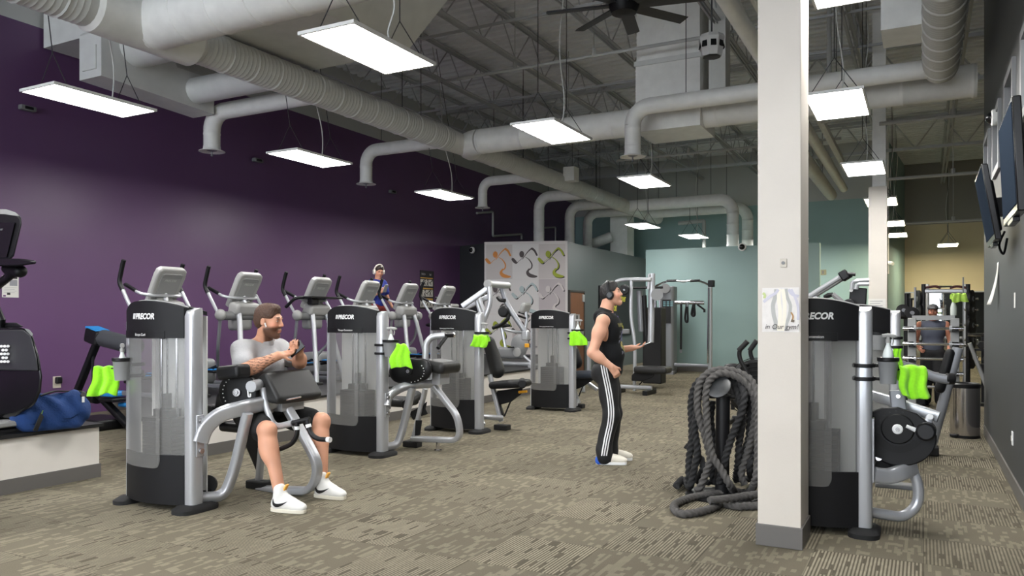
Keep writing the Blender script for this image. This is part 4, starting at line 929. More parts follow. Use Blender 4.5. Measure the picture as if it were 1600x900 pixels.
# ================================================================ ellipticals: back of the console faces the room (+x)
def make_elliptical(label):
    t = thing('elliptical', label, 'exercise machine', (0, 0, 0), 'row of grey ellipticals')
    # arch: two splayed legs and shoulder shroud
    for s in (-1, 1):
        MB().tube(fillet([(-.02, s * .13, 1.16), (.06, s * .17, .95), (.24, s * .30, .10), (.25, s * .31, .03)], .25, 6), .036, 12).build('arch_leg', mSilver, t)
        g = MB().cbox((.25, s * .31, .02), (.16, .12, .04)); g.build('foot', mRubber, t, bevel=.01)
    blob('shoulder_shroud', [bxx((-.03, 0, 1.12), (.1, .22, .085), Matrix.Rotation(.25, 3, 'Y'), .05), bxx((-.12, 0, .98), (.09, .16, .16), None, .05)], mGreyPl, t, .018, .04)
    MB().cyl((-.05, -.36, 1.02), (-.05, .36, 1.02), .06, 16).build('pivot_tube', mGreyPlD, t)
    for s in (-1, 1):
        MB().ell((-.05, s * .40, 1.03), (.085, .06, .08)).build('pivot_cap', mGreyPl, t)
        a = MB().tube(fillet([(-.05, s * .42, 1.02), (-.19, s * .42, 1.22), (-.27, s * .42, 1.34)], .1, 5), .022, 10).build('moving_arm', mSilver, t)
        MB().tube(fillet([(-.26, s * .42, 1.32), (-.33, s * .42, 1.42), (-.26, s * .42, 1.64), (-.24, s * .42, 1.68)], .12, 6), .027, 12).build('arm_grip', mBlack, a)
        MB().tube(fillet([(-.05, s * .40, 1.0), (-.12, s * .38, .6), (-.3, s * .22, .34)], .1, 5), .024, 8).build('pedal_link', mSilverD, t)
        p = MB().cbox((-.55, s * .2, .26), (.5, .19, .035)).build('pedal', mBlack, t, bevel=.012); MB().cbox((-.55, s * .2, .284), (.42, .16, .014)).build('pedal_pad', mBlue, p, bevel=.005)
        MB().tube([(-.3, s * .22, .34), (-.6, s * .2, .25), (-.95, s * .2, .2)], .022, 8).build('pedal_rail', mBlack, t)
    # neck and fixed handlebar
    MB().tube([(-.02, 0, 1.16), (-.07, 0, 1.34)], .034, 12).build('neck', mSilver, t)
    h = MB().tube(fillet([(-.42, -.27, 1.40), (-.12, -.29, 1.28), (-.02, -.2, 1.26), (-.02, .2, 1.26), (-.12, .29, 1.28), (-.42, .27, 1.40)], .12, 6), .019, 10).build('handlebar', mSilver, t)
    for s in (-1, 1): MB().tube([(-.42, s * .27, 1.40), (-.2, s * .285, 1.315)], .024, 10).build('bar_grip', mBlack, h)
    # console: a slab whose top leans towards the room, inset back
    R = Matrix.Rotation(math.radians(30), 3, 'Y'); c = V((-.03, 0, 1.375)); K_ = 1.2; Q = lambda x, y, z: c + R @ V((x, y * K_, z * K_))
    pr = [(-.16, -.22), (.16, -.22), (.175, .13), (.165, .19), (.13, .215), (-.13, .215), (-.165, .19), (-.175, .13)]
    g = MB(); g.loft([[Q(x, a * k, b * k) for a, b in pr] for x, k in ((-.05, .94), (-.035, 1.), (.02, 1.), (.04, .93))]); cs = g.build('console', mGreyPl, t, smooth=30, bevel=.008)
    g = MB(); g.loft([[Q(x, a * k, .02 + b * k * .92) for a, b in pr] for x, k in ((.036, .74), (.046, .70))]); g.build('back_panel', mat('console_back_grey', (140, 141, 141), .5), cs, smooth=30)
    g = MB()
    for i in range(3): g.add([Q(.0475, -.12 + .0, .15 - i * .014), Q(.0475, .12, .15 - i * .014), Q(.0475, .12, .144 - i * .014), Q(.0475, -.12, .144 - i * .014)], [(0, 1, 2, 3)])
    g.build('vent', mGreyPlD, cs, smooth=0)
    g = MB(); text_mesh(g, 'PRECOR', .036, lambda x, y, q: Q(.048, -.075 + x, .075 + y), bold=.02, shear=.2, thick=.001); g.build('lettering', mat('raised_grey_letters', (176, 176, 175), .4), cs, smooth=0)
    g = MB(); g.loft([[Q(x, a, b) for a, b in ((-.10, -.21), (.10, -.21), (.085, -.11), (-.085, -.11))] for x in (.03, .075)]); g.build('cable_cover', mGreyPl, cs, bevel=.008)
    g = MB(); g.loft([[Q(x, a, b) for a, b in ((-.05, -.19), (.05, -.19), (.05, -.155), (-.05, -.155))] for x in (.07, .077)]); g.build('socket', mBlack, cs, smooth=0)
    g = MB(); g.loft([[Q(x, a * .86, b * .82) for a, b in pr] for x in (-.052, -.047)]); g.build('screen', mBlackG, cs, smooth=0)
    # base and rear housing
    for s in (-1, 1): rect_tube([(.2, s * .27, .06), (-1.0, s * .2, .06)], .05, .06).build('base_rail', mSilverD, t)
    blob('rear_housing', [bxx((-1.05, 0, .22), (.22, .26, .19), None, .08)], mGreyPlD, t, .024, .03)
    return t
EL = [(6.457, 'grey elliptical whose console rises behind the Biceps Curl tower'), (7.71, 'grey elliptical right behind the head of the seated man'), (9.14, 'grey elliptical with a black tray left of the Triceps Extension tower'), (10.35, 'grey elliptical whose console hides the chest of the woman'), (11.48, 'grey elliptical the woman in blue stands on'), (12.75, 'grey elliptical mostly hidden behind the chest press tower')]
proto = make_elliptical(EL[0][1]); proto.location = (-8.2, EL[0][0], ZPL); ELS = [proto]
for y, lb in EL[1:]: ELS.append(dup(proto, (-8.2, y, ZPL), 0, lb))
# the first of the row is a shorter one without the rear housing
for ch in list(proto.children):
    if ch.name.startswith('rear_housing'): bpy.data.objects.remove(ch)
    elif ch.name.startswith(('base_rail', 'pedal_rail')): ch.scale = (.55, 1, 1)
    elif ch.name.startswith('pedal') and not ch.name.startswith('pedal_link'): ch.location.x += .2
# the third one carries a black tray
g = MB().cbox((.06, 0, 1.30), (.26, .72, .03)); g.tube(fillet([(.05, -.36, 1.30), (-.05, -.44, 1.29), (-.22, -.46, 1.15)], .08, 5), .026, 8); tr = g.build('tray', mBlack, None, bevel=.006); tr.parent = ELS[2]
tr = MB().cbox((.08, -.2, 1.24), (.1, .14, .1)).build('tray_bracket', mBlack, None, bevel=.01); tr.parent = ELS[2]
# ---------------------------------------------------------------- exercise bike at the end of the row
def bike(px, py, y, label):
    p = at(px, py, y); t = thing('exercise_bike', label, 'exercise machine', (p.x, y, ZPL)); L = lambda x, q, z: V((p.x + x, y + q, ZPL + z))
    blob('body', [elp(L(0, 0, .45), (.2, .09, .22)), bxx(L(-.2, 0, .28), (.3, .08, .12), None, .06)], mGreyPlD, t, .02, .05)
    MB().tube([L(.08, 0, .5), L(.16, 0, .95), L(.14, 0, 1.12)], .035, 10).build('console_post', mSilver, t)
    blob('console', [bxx(L(.13, 0, 1.2), (.05, .16, .11), Matrix.Rotation(.4, 3, 'Y'), .04)], mGreyPl, t, .016, .02)
    MB().tube(fillet([L(-.15, -.24, 1.12), L(.1, -.26, 1.04), L(.16, 0, .98), L(.1, .26, 1.04), L(-.15, .24, 1.12)], .1, 5), .02, 8).build('handlebar', mBlack, t)
    MB().tube([L(-.32, 0, .35), L(-.42, 0, .8)], .035, 10).build('seat_post', mSilver, t)
    blob('saddle', [elp(L(-.44, 0, .84), (.14, .11, .045)), cap(L(-.36, 0, .85), L(-.24, 0, .84), .05, .03)], mVinylK, t, .014, .03)
    for s in (-1, 1):
        MB().cyl(L(0, s * .1, .3), L(0, s * .13, .3), .09, 16).build('crank_disc', mGreyPl, t); MB().cbox(L(.1 * s, s * .19, .3 - .1 * s), (.1, .1, .03)).build('pedal', mBlack, t)
    for x in (-.55, .35): MB().tube([L(x, -.26, .035), L(x, .26, .035)], .034, 8).build('stabiliser', mSilver, t)
    MB().tube([L(-.55, 0, .06), L(.35, 0, .06)], .045, 8).build('base_beam', mSilver, t); MB().tube([L(.0, 0, .3), L(.3, 0, .06)], .03, 8).build('fork', mSilver, t)
    MB().cbox(L(.22, -.11, .44), (.1, .03, .08)).build('resistance_knob', mOrange, t, bevel=.012, label='orange resistance knob')
    return t
bike(812, 500, 14.1, 'grey exercise bike before the runner mural, left of the shoulder press tower')
bike(700, 500, 14.4, 'grey exercise bike hidden behind the chest press tower')
# ---------------------------------------------------------------- black machine cut by the left edge
t = thing('cross_trainer', 'large black exercise machine at the left edge with a screen', 'exercise machine', (-7.9, 3.9, ZPL)); Xc = -7.45
L = lambda px, py, dx=0: atx(px, py, Xc + dx)
def at_l(px, py, y): return at(px, py, y)
Yl = 4.05
E = lambda px, py, y=Yl: at(px, py, y)
MB().prism([(-40, 512), (36, 511), (50, 520), (61, 556), (66, 588), (64, 612), (54, 634), (24, 652), (-40, 656)], Yl - .2, Yl + .2, lambda a, b, q: E(a, b, q)).build('drive_housing', mBlackG, t, bevel=.05, bseg=4)
MB().prism([(-40, 516), (37, 515), (48, 524), (57, 558), (60, 580), (-40, 578)], Yl - .215, Yl - .17, lambda a, b, q: E(a, b, q)).build('side_panel', mat('graphite_plastic', (44, 45, 47), .4), t, bevel=.01)
MB().prism([(38, 513), (46, 515), (52, 522), (50, 526), (42, 518)], Yl - .22, Yl + .1, lambda a, b, q: E(a, b, q)).build('edge_trim', mGreyPlD, t, bevel=.005)
MB().prism([(-20, 504), (26, 504), (38, 511), (-20, 512)], Yl - .12, Yl + .1, lambda a, b, q: E(a, b, q)).build('housing_lid', mBlack, t, bevel=.01)
for i in range(5):
    for j in range(4):
        px, py = 2 + 5.2 * j + (2.6 if i % 2 else 0), 541 + i * 6
        if px > 14: continue
        MB().cyl(E(px, py, Yl - .235), E(px, py, Yl - .18), .013, 6).build('badge_dot', mLetter, t)
blob('mast', [cap(E(-34, 520), E(-28, 470), .06, .05), cap(E(-28, 466), E(14, 432), .035, .04)], mBlack, t, .016, .03)
pr = [(-60, 326), (12, 328), (26, 332), (33, 340), (34, 350), (22, 400), (14, 408), (-60, 410)]
MB().prism(pr, Yl - .1, Yl + .05, lambda a, b, q: E(a, b, q)).build('console', mBlack, t, bevel=.025, bseg=3)
MB().prism([(-55, 346), (23, 348), (10, 402), (-55, 402)], Yl - .112, Yl - .09, lambda a, b, q: E(a, b, q)).build('screen', mBlackG, t)
g = MB(); o_ = E(-8, 361, Yl - .115); text_mesh(g, 'discover', .035, lambda x, y, q: o_ + V((x, 0, y)), shear=.1); g.build('lettering', mGreyPlD, t, smooth=0)
MB().prism([(-60, 328), (10, 330), (24, 335), (30, 341), (8, 338), (-60, 336)], Yl - .104, Yl + .04, lambda a, b, q: E(a, b - 3, q)).build('console_trim', mGreyPl, t, bevel=.004)
MB().prism([(-60, 404), (30, 404), (56, 407), (57, 412), (30, 416), (-60, 416)], Yl - .3, Yl + .05, lambda a, b, q: E(a, b, q)).build('tray', mBlackG, t, bevel=.012)
blob('tray_bracket', [cap(E(12, 420, Yl - .1), E(32, 424, Yl - .1), .05, .055), cap(E(22, 428, Yl - .1), E(-6, 448, Yl - .05), .03)], mBlack, t, .014, .03)
MB().tube([E(-6, 478, Yl - .15), E(4, 500, Yl - .15), E(2, 515, Yl - .12)], .025, 8).build('side_handle', mBlack, t)
MB().box((-8.6, 3.5, ZPL), (-7.15, 4.45, ZPL + .09)).build('base', mBlack, t, bevel=.03)
MB().cbox(E(4, 662, Yl - .22), (.2, .2, .05)).build('foot_plate', mGreyPl, t, bevel=.015)
# ---------------------------------------------------------------- black stretch machine with blue pads in the gap
t = thing('stretch_trainer', 'black stretching machine with blue pads between the platforms', 'exercise machine', at(165, 670, 6.7)); Ys = 6.75
E = lambda px, py, y=Ys: at(px, py, y)
blob('head_block', [bxx(E(153, 526), (.14, .12, .1), Matrix.Rotation(.25, 3, 'Y'), .03)], mBlack, t, .014, .02)
MB().cbox(E(152, 514), (.25, .2, .03), Matrix.Rotation(.22, 3, 'Y')).build('head_pad', mBlue, t, bevel=.01, label='blue pad')
MB().cyl(E(160, 528), E(215, 542), .115, 18).build('roll', mat('charcoal_foam', (58, 60, 64), .6), t, bevel=.02)
rect_tube([E(152, 534), E(119, 616), E(112, 655)], .075, .1, (0, 1, 0)).build('front_leg', mBlack, t); MB().tube([E(145, 556), E(145, 612)], .018, 8).build('brace', mBlack, t)
rect_tube([E(146, 608), E(200, 665)], .08, .1, (0, 1, 0)).build('cross_beam', mBlack, t)
MB().cyl(E(142, 618), E(154, 620), .1, 16).build('knee_roll', mBlack, t, bevel=.02)
MB().cbox(E(178, 624), (.3, .26, .05)).build('seat', mBlack, t, bevel=.015); MB().cbox(E(178, 615), (.28, .25, .07)).build('seat_pad', mBlue, t, bevel=.02, label='blue seat pad'); MB().cbox(E(205, 632, 6.9), (.3, .2, .06)).build('foot_pad', mBlue, t, bevel=.02, label='blue foot pad')
MB().box(tuple(E(100, 668, 6.45)[:2]) + (0,), tuple(E(212, 668, 7.0)[:2]) + (.14,)).build('base', mBlack, t, bevel=.03)
# ---------------------------------------------------------------- gym bag
def bag():
    c = V((-7.02, 4.1, ZPL)); p0 = atz(24, 668, ZPL + .01); p1 = atz(143, 655, ZPL + .01)
    a, b = at(40, 640, 4.05), at(128, 640, 4.3); a = at(44, 640, 4.0); b = at(116, 640, 4.34); a.z = b.z = ZPL
    t = thing('gym_bag', 'blue canvas gym bag lying on the white low platform', 'bag', (a + b) / 2)
    d = (b - a).normalized(); n = V((-d.y, d.x, 0)); up = V((0, 0, 1)); R = Matrix((d, n, up)).transposed()
    vs = [cap(a + up * .15, b + up * .16, .14, .135), cap(a + up * .24, b + up * .25, .07, .07), cap(a + up * .06 - n * .04, b + up * .06 - n * .05, .06), cap(a + up * .06 + n * .06, b + up * .06 + n * .06, .06), elp((a + b) / 2 + up * .22, (.2, .12, .08), R), elp(a + up * .26, (.05, .1, .09), R), elp(b + up * .27, (.06, .1, .09), R)]
    def warp(v):
        v = v.copy(); s = (v - np.array(a)) @ np.array(d); q = (v - np.array(a)) @ np.array(n)
        v[:, 2] += .012 * np.sin(s * 28 + q * 20) * (v[:, 2] > ZPL + .08) - .018 * np.exp(-((s - .3) / .08) ** 2) * (v[:, 2] > ZPL + .12); v += np.array(n) * (.010 * np.sin(s * 40 + v[:, 2] * 30))[:, None]
        v[:, 2] = np.maximum(v[:, 2], ZPL + .004); return v
    blob('body', vs, mat('blue_canvas', (18, 54, 108), .85, 0, .12, 9, .5, 60), t, .012, .05, warp=warp)
    g = MB(); 
    for s in (.1, .5): g.sweep(catmull([a + d * s - n * .13 + up * .10, a + d * (s + .02) - n * .09 + up * .235, a + d * (s + .1) + n * .02 + up * .33, a + d * (s + .02) + n * .1 + up * .2], 6), rrect(.035, .006, .002, 1), (0, 1, 0))
    mK = mat('black_webbing', (18, 18, 19), .7)
    MB().sweep(catmull([a + d * .02 - n * .155 + up * .02, a + d * .05 - n * .16 + up * .1, a + d * .1 - n * .12 + up * .2], 6), rrect(.04, .008, .002, 1), (1, 0, 0)).build('side_strap', mK, t)
    MB().sweep(catmull([a + d * .08 - n * .05 + up * .31, a + d * .2 - n * .03 + up * .34, a + d * .3 + up * .33, a + d * .42 - n * .04 + up * .32, a + d * .4 - n * .10 + up * .28], 6), rrect(.05, .012, .004, 1), (0, 0, 1)).build('carry_handle', mK, t)
    MB().cbox(a + d * .40 - n * .125 + up * .26, (.02, .012, .05), R).build('tag', mLetter, t); MB().tube([a + d * .08 - n * .14 + up * .19, a + d * .07 - n * .145 + up * .16], .008, 6).build('buckle', mChrome, t)
bag()
# ---------------------------------------------------------------- papers, posters, outlets on the purple wall
def wall_box(px, py, X, w, h): p = atx(px, py, X); return p
def on_wall_x(name, X, px0, py0, px1, py1, th, m, parent, s=1):
    a = atx(px0, py0, X); b = atx(px1, py1, X); lo = (min(X, X + th * s), min(a.y, b.y), min(a.z, b.z)); hi = (max(X, X + th * s), max(a.y, b.y), max(a.z, b.z))
    return MB().box(lo, hi).build(name, m, parent, smooth=0)
mPaper = mat('paper_white', (214, 212, 206), .7); mInk = mat('ink_dark', (52, 50, 50), .7); mInkG = mat('ink_grey', (140, 142, 146), .7)
t = thing('notice_sheet', 'white notice sheet on the purple wall below the black machine tray', 'notice', atx(16, 448, XL))
on_wall_x('sheet', XL + .002, 3, 430, 29, 465, .004, mPaper, t)
for q in ((20, 431, 27, 436), (15, 437, 27, 447), (8, 436, 13, 442)): on_wall_x('picture', XL + .006, *q, .002, mInkG if q[0] == 15 else mInk, t)
for k in range(4): on_wall_x('text_line', XL + .006, 6, 449 + k * 2.6, 26 - 3 * (k % 2), 450 + k * 2.6, .0015, mInkG, t)
on_wall_x('logo', XL + .006, 11, 457, 16, 461, .0015, mInk, t); on_wall_x('stamp', XL + .006, 5, 461, 9, 463.5, .0015, mat('ink_purple', (100, 60, 110), .7), t)
t = thing('wall_poster', 'black framed exercise poster with yellow bands on the purple wall', 'poster', atx(666, 450, XL))
on_wall_x('board', XL + .002, 656, 422, 677, 483, .02, mat('poster_black', (36, 34, 35), .5), t)
mY = mat('poster_yellow', (232, 182, 84), .6)
for k in range(3):
    y = 433 + k * 16.4; on_wall_x('band', XL + .022, 656.8, y, 676.2, y + 3, .003, mY, t); on_wall_x('sheet', XL + .022, 656.8, y + 3, 676.2, y + 14.6, .003, mPaper, t)
    for j in range(4):
        px = 659 + j * 4.4; py = y + 8.5 + (k + j) % 3; f = MB(); p = atx(px, py, XL + .026)
        if (j + k) % 3: f.tube([p + V((0, -.03, -.06)), p + V((0, 0, .03)), p + V((0, .05, .06))], .009, 5); f.tube([p + V((0, 0, .03)), p + V((0, .05, -.06))], .008, 5); f.ell(p + V((0, .02, .10)), (.01, .025, .028), None, 8, 6)
        else: f.tube([p + V((0, -.08, -.02)), p, p + V((0, .06, .03))], .009, 5); f.tube([p, p + V((0, .03, -.06))], .008, 5); f.ell(p + V((0, .09, .05)), (.01, .025, .028), None, 8, 6)
        f.build('exercise_figure', mInk, t)
g = MB(); p = atx(658.5, 429.5, XL + .024); text_mesh(g, 'STRETCH', .07, lambda x, y, q: p + V((0, x * .62, y))); text_mesh(g, '360', .07, lambda x, y, q: p + V((0, .36 + x, y))); g.build('lettering', mLetter, t, smooth=0)
t = thing('wall_outlet', 'beige power outlet with a black plug on the purple wall', 'outlet', atx(88, 597, XL))
on_wall_x('plate', XL + .001, 82.5, 588.5, 94.5, 605.5, .012, mat('beige_plate', (205, 196, 180), .5), t); p = atx(90, 594, XL + .01); MB().cbox(p + V((.03, 0, 0)), (.06, .09, .1)).build('plug', mBlack, t, bevel=.015)
# ================================================================ runner mural on the partition front
P1v, P2v = V((P1[0], P1[1], 0)), V((P2[0], P2[1], 0)); ed = (P2v - P1v); EW = ed.length; ed.normalize(); en = V((ed.y, -ed.x, 0))
def onm(u, z, q=0.): return P1v + ed * u + en * q + V((0, 0, z))
t = thing('runner_mural', 'white mural of coloured runner figures on the partition wall', 'mural', onm(EW / 2, .55))
z0, z1 = ZPL + .02, ZP + .03; g = MB(); g.loft([[onm(0, z0, .005), onm(EW, z0, .005), onm(EW, z0, .03), onm(0, z0, .03)], [onm(0, z1, .005), onm(EW, z1, .005), onm(EW, z1, .03), onm(0, z1, .03)]])
g.build('board', mat('mural_cream', (228, 222, 220), .6, 0, .03, 2), t, smooth=0)
def stroke(mb, pts, w, o, sc, q):
    """tapered flat brush stroke"""
    P = catmull([V((a, b, 0)) for a, b in pts], 6); n = len(P); L_ = []; R_ = []
    for i, p in enumerate(P):
        d = (P[min(i + 1, n - 1)] - P[max(i - 1, 0)]).normalized(); s = i / (n - 1); ww = w(s) if callable(w) else w
        L_.append(p + V((-d.y, d.x, 0)) * ww); R_.append(p - V((-d.y, d.x, 0)) * ww)
    mb.add([onm(o[0] + p.x * sc, o[1] + p.y * sc, q) for p in L_ + R_], [(i, i + 1, n + i + 1, n + i) for i in range(n - 1)])
def runner(u, z, sc, col, bg, shadow, k):
    f = t
    cols = {'o': (226, 145, 66), 'd': (86, 76, 76), 'g': (168, 178, 52), 'w': (224, 216, 214), 'b': (190, 204, 204)}
    if bg: 
        g = MB(); g.add([onm(u - .36, z - .47, .0325), onm(u + .36, z - .47, .0325), onm(u + .36, z + .46, .0325), onm(u - .36, z + .46, .0325)], [(0, 1, 2, 3)]); g.build('tile', mat('mural_tile_' + bg, {'a': (214, 206, 203), 'b': (232, 228, 226), 'c': (202, 192, 194)}[bg], .6), f, smooth=0)
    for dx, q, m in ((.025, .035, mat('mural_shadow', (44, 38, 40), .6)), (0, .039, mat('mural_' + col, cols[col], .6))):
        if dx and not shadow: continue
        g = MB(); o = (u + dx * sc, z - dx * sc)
        ns = 18; g.add([onm(o[0] + (-.12 + .075 * math.cos(2 * PI * i / ns)) * sc, o[1] + (.22 + .1 * math.sin(2 * PI * i / ns)) * sc, q) for i in range(ns)], [tuple(range(ns))])
        stroke(g, [(-.42, .10), (-.30, -.03), (-.22, .0), (-.05, .15)], lambda s: .006 + .06 * math.sin(PI * min(1, s * 1.4 + .12)) * (1 - s) ** 1.2, o, sc, q)
        stroke(g, [(-.10, .06), (.05, .27), (.17, .38), (.2, .39)], lambda s: .006 + .022 * s, o, sc, q + .001)
        stroke(g, [(.18, .395), (.27, .33), (.34, .2), (.36, .17)], lambda s: .036 * (1 - s * .4), o, sc, q + .0005)
        stroke(g, [(-.02, .14), (.1, .06), (.19, -.08), (.18, -.2), (.1, -.27), (.07, -.33)], lambda s: .004 + .016 * math.sin(PI * s), o, sc, q + .0015)
        stroke(g, [(.12, -.22), (.06, -.33), (.12, -.42), (.26, -.46), (.36, -.46)], lambda s: .006 + .05 * math.sin(PI * (.08 + s * .84)) ** 1.3, o, sc, q + .0005)
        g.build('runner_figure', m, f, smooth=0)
cu = [EW * .18, EW * .5, EW * .815]; rz = [3.02, 2.08, 1.13]; hh = .97
spec = [[('o', 'a', 0), ('d', 'b', 0), ('g', 'a', 1)], [('d', 'b', 0), ('b', 'b', 1), ('w', 'c', 1)], [('g', 'b', 1), ('d', 'a', 0), ('o', 'b', 0)]]
k = 0
for r in range(3):
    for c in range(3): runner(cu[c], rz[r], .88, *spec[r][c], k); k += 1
# ================================================================ door, sign on the partition's right face
Xp = P2[0]
mWood = mat('wood_door', (112, 72, 46), .45, 0, .12, 4, stretch=(8, 8, .6))
d = MB(); a = atx(889, 440, Xp + .0); b = atx(904, 440, Xp)
ya, yb = a.y, a.y + .95; zt = 2.2
o = struct(MB().box((Xp, ya, 0), (Xp + .03, yb, zt)).build('door_1', mWood, smooth=0))
for q in (((ya - .05, 0), (ya, zt + .05)), ((yb, 0), (yb + .05, zt + .05)), ((ya, zt), (yb, zt + .05))): MB().box((Xp, q[0][0], q[0][1]), (Xp + .05, q[1][0], q[1][1])).build('door_frame', mat('door_frame_dark', (58, 52, 48), .5), o, smooth=0)
g = MB().cyl((Xp + .03, ya + .1, 1.0), (Xp + .09, ya + .1, 1.0), .02, 10); g.tube([(Xp + .085, ya + .1, 1.0), (Xp + .085, ya + .24, 1.0)], .011, 8); g.build('door_handle', mChrome, o)
t = thing('door_sign', 'small silver sign plate on the brown wooden door', 'sign', (Xp + .03, ya + .4, 1.5)); MB().box((Xp + .031, ya + .34, 1.40), (Xp + .04, ya + .64, 1.6)).build('plate', mGreyPl, t); MB().box((Xp + .04, ya + .38, 1.43), (Xp + .043, ya + .5, 1.57)).build('symbol', mInk, t, smooth=0)
t = thing('door_closer', 'white box high on the wall right of the wooden door', 'door closer', (Xp, yb + .2, 2.0)); MB().box((Xp, yb - .12, 1.95), (Xp + .07, yb + .0, 2.15)).build('housing', mGreyPl, t, bevel=.01)
t = thing('notice_board', 'black board with yellow and purple lettering behind the standing man', 'sign', (Xp, 22.6, 1.5))
a = atx(933, 445, Xp); b = atx(980, 445, Xp); Y_a, Y_b = atx(935, 450, Xp).y, atx(984, 450, Xp).y
MB().box((Xp, Y_a, .95), (Xp + .05, Y_b, 2.45)).build('frame', mBlack, t, smooth=0); MB().box((Xp + .05, Y_a + .1, 1.05), (Xp + .056, Y_b - .1, 2.35)).build('face', mat('board_face', (24, 22, 26), .5), t, smooth=0)
for i, (tx, cl) in enumerate((('Member', (200, 190, 60)), ('of', (200, 190, 60)), ('the', (120, 90, 160)), ('Month', (200, 190, 60)))):
    g = MB(); w_ = (Y_b - Y_a); text_mesh(g, tx, .32, lambda x, y, q: V((Xp + .06, Y_b - .2 - w_ * .52 + x * 1.5 * 0 + x, 2.02 - i * .3 + y)), bold=.01); g.build('lettering', mat('board_ink_%d' % cl[0], cl, .6), t, smooth=0)
# ================================================================ column fittings
t = thing('column_poster', 'white collage poster with a curvy tape figure on the column', 'poster', (-.83, cy0, 1.45))
q = lambda px, py, o=.002: at(px, py, cy0 - o)
a, b = q(1191, 450), q(1249, 519); MB().box((a.x, cy0 - .004, b.z), (b.x, cy0, a.z)).build('sheet', mat('poster_pearl', (222, 218, 214), .5, 0, .05, 30), t, smooth=0)
def st2(pts, w, name, m, o=.0055):
    P = catmull([q(x, y, o) for x, y in pts], 6); n = len(P); L_ = []; R_ = []
    for i, p in enumerate(P):
        d = (P[min(i + 1, n - 1)] - P[max(i - 1, 0)]).normalized(); s = V((-d.z, 0, d.x)) * w; L_.append(p + s); R_.append(p - s)
    MB().add(L_ + R_, [(i, i + 1, n + i + 1, n + i) for i in range(n - 1)]).build(name, m, t, smooth=0)
mTapeW = mat('tape_cream', (236, 230, 214), .5); mTapeG = mat('tape_grey', (176, 176, 172), .5); mTapeL = mat('tape_lilac', (196, 194, 206), .5)
for pts, w, m in (([(1213, 452), (1212, 462), (1208, 476), (1209, 492), (1212, 504), (1211, 516)], .013, mTapeG), ([(1217, 451), (1217, 470), (1219, 490), (1217, 517)], .012, mTapeW), ([(1228, 451), (1230, 464), (1235, 478), (1233, 494), (1229, 506), (1228, 517)], .010, mTapeG), ([(1223, 452), (1226, 475), (1225, 500), (1222, 517)], .012, mTapeW), ([(1193, 472), (1202, 464), (1212, 458), (1216, 452)], .009, mTapeL), ([(1232, 452), (1238, 460), (1248, 463)], .009, mTapeL), ([(1236, 452), (1242, 464), (1247, 480), (1247, 500)], .008, mTapeL)): OFF = globals().get('OFF', .005) + .0005; st2(pts, w, 'tape_strip', m, OFF)
st2([(1236, 488), (1239, 494), (1238, 501)], .005, 'wooden_handle', mat('brush_wood', (170, 130, 80), .5), .0105); st2([(1236, 501), (1241, 502)], .008, 'brush_head', mat('brush_dark', (110, 98, 84), .6), .0112)
st2([(1192, 458), (1195, 461), (1194, 466)], .008, 'green_patch', mat('patch_green', (190, 205, 140), .6), .0098)
g = MB(); c_ = q(1195, 514, .0125); text_mesh(g, 'in Our gym!', .042, lambda x, y, z: c_ + V((x * 1.0, -.0, y * 1.1)), shear=.25); g.build('lettering', mInk, t, smooth=0)
t = thing('wall_switch_plate', 'small beige switch plate high on the white column', 'switch', q(1224, 411))
a, b = q(1219, 404.5), q(1229.5, 417.5); MB().box((a.x, cy0 - .008, b.z), (b.x, cy0, a.z)).build('plate', mat('plate_beige', (196, 188, 174), .4), t, bevel=.002); c_ = q(1224, 411); MB().cyl((c_.x, cy0 - .016, c_.z), (c_.x, cy0 - .006, c_.z), .011, 10).build('key_knob', mGreyPlD, t)
# ================================================================ people
from mathutils.bvhtree import BVHTree
mSkin = attr_mat('skin', 'tone', .5, .35)
def frame(f, u=(0, 0, 1)):
    f = V(f).normalized(); u = V(u); s = u.cross(f).normalized(); u = f.cross(s).normalized(); return f, s, u   # s = person's left
def head_prims(c, f, s, u, k=.92):
    L = lambda a, b, d: V(c) + (V(f) * a + V(s) * b + V(u) * d) * k
    R = Matrix((f, s, u)).transposed(); E = lambda a, b, d, ra, rb, rd, kk=.02, op=1: elp(L(a, b, d), (ra * k, rb * k, rd * k), R, kk, op)
    P = [E(-.012, 0, .05, .1, .078, .092), E(.03, 0, -.02, .066, .062, .1), cap(L(.0, .05, -.055), L(.068, .016, -.105), .024 * k, .022 * k, .03), cap(L(.0, -.05, -.055), L(.068, -.016, -.105), .024 * k, .022 * k, .03), E(.078, 0, -.104, .022, .026, .02),
         E(.06, .04, -.022, .03, .026, .03, .03), E(.06, -.04, -.022, .03, .026, .03, .03), cap(L(.083, -.036, .036), L(.083, .036, .036), .016 * k, None, .02),
         E(.104, .033, .014, .016, .017, .012, .014, -1), E(.104, -.033, .014, .016, .017, .012, .014, -1), E(.081, .032, .015, .0125, .0135, .0115, .004), E(.081, -.032, .015, .0125, .0135, .0115, .004),
         cap(L(.094, 0, .03), L(.115, 0, -.018), .009 * k, .0125 * k, .014), E(.104, .012, -.024, .011, .009, .008, .008), E(.104, -.012, -.024, .011, .009, .008, .008),
         cap(L(.094, -.018, -.058), L(.094, .018, -.058), .009 * k, None, .012), cap(L(.092, -.015, -.07), L(.092, .015, -.07), .009 * k, None, .01), E(.11, 0, -.0635, .012, .03, .0025, .004, -1)]
    for q in (-1, 1):
        P += [E(-.012, q * .079, .002, .02, .009, .031, .012), E(-.006, q * .088, .004, .010, .006, .016, .006, -1)]
    return P
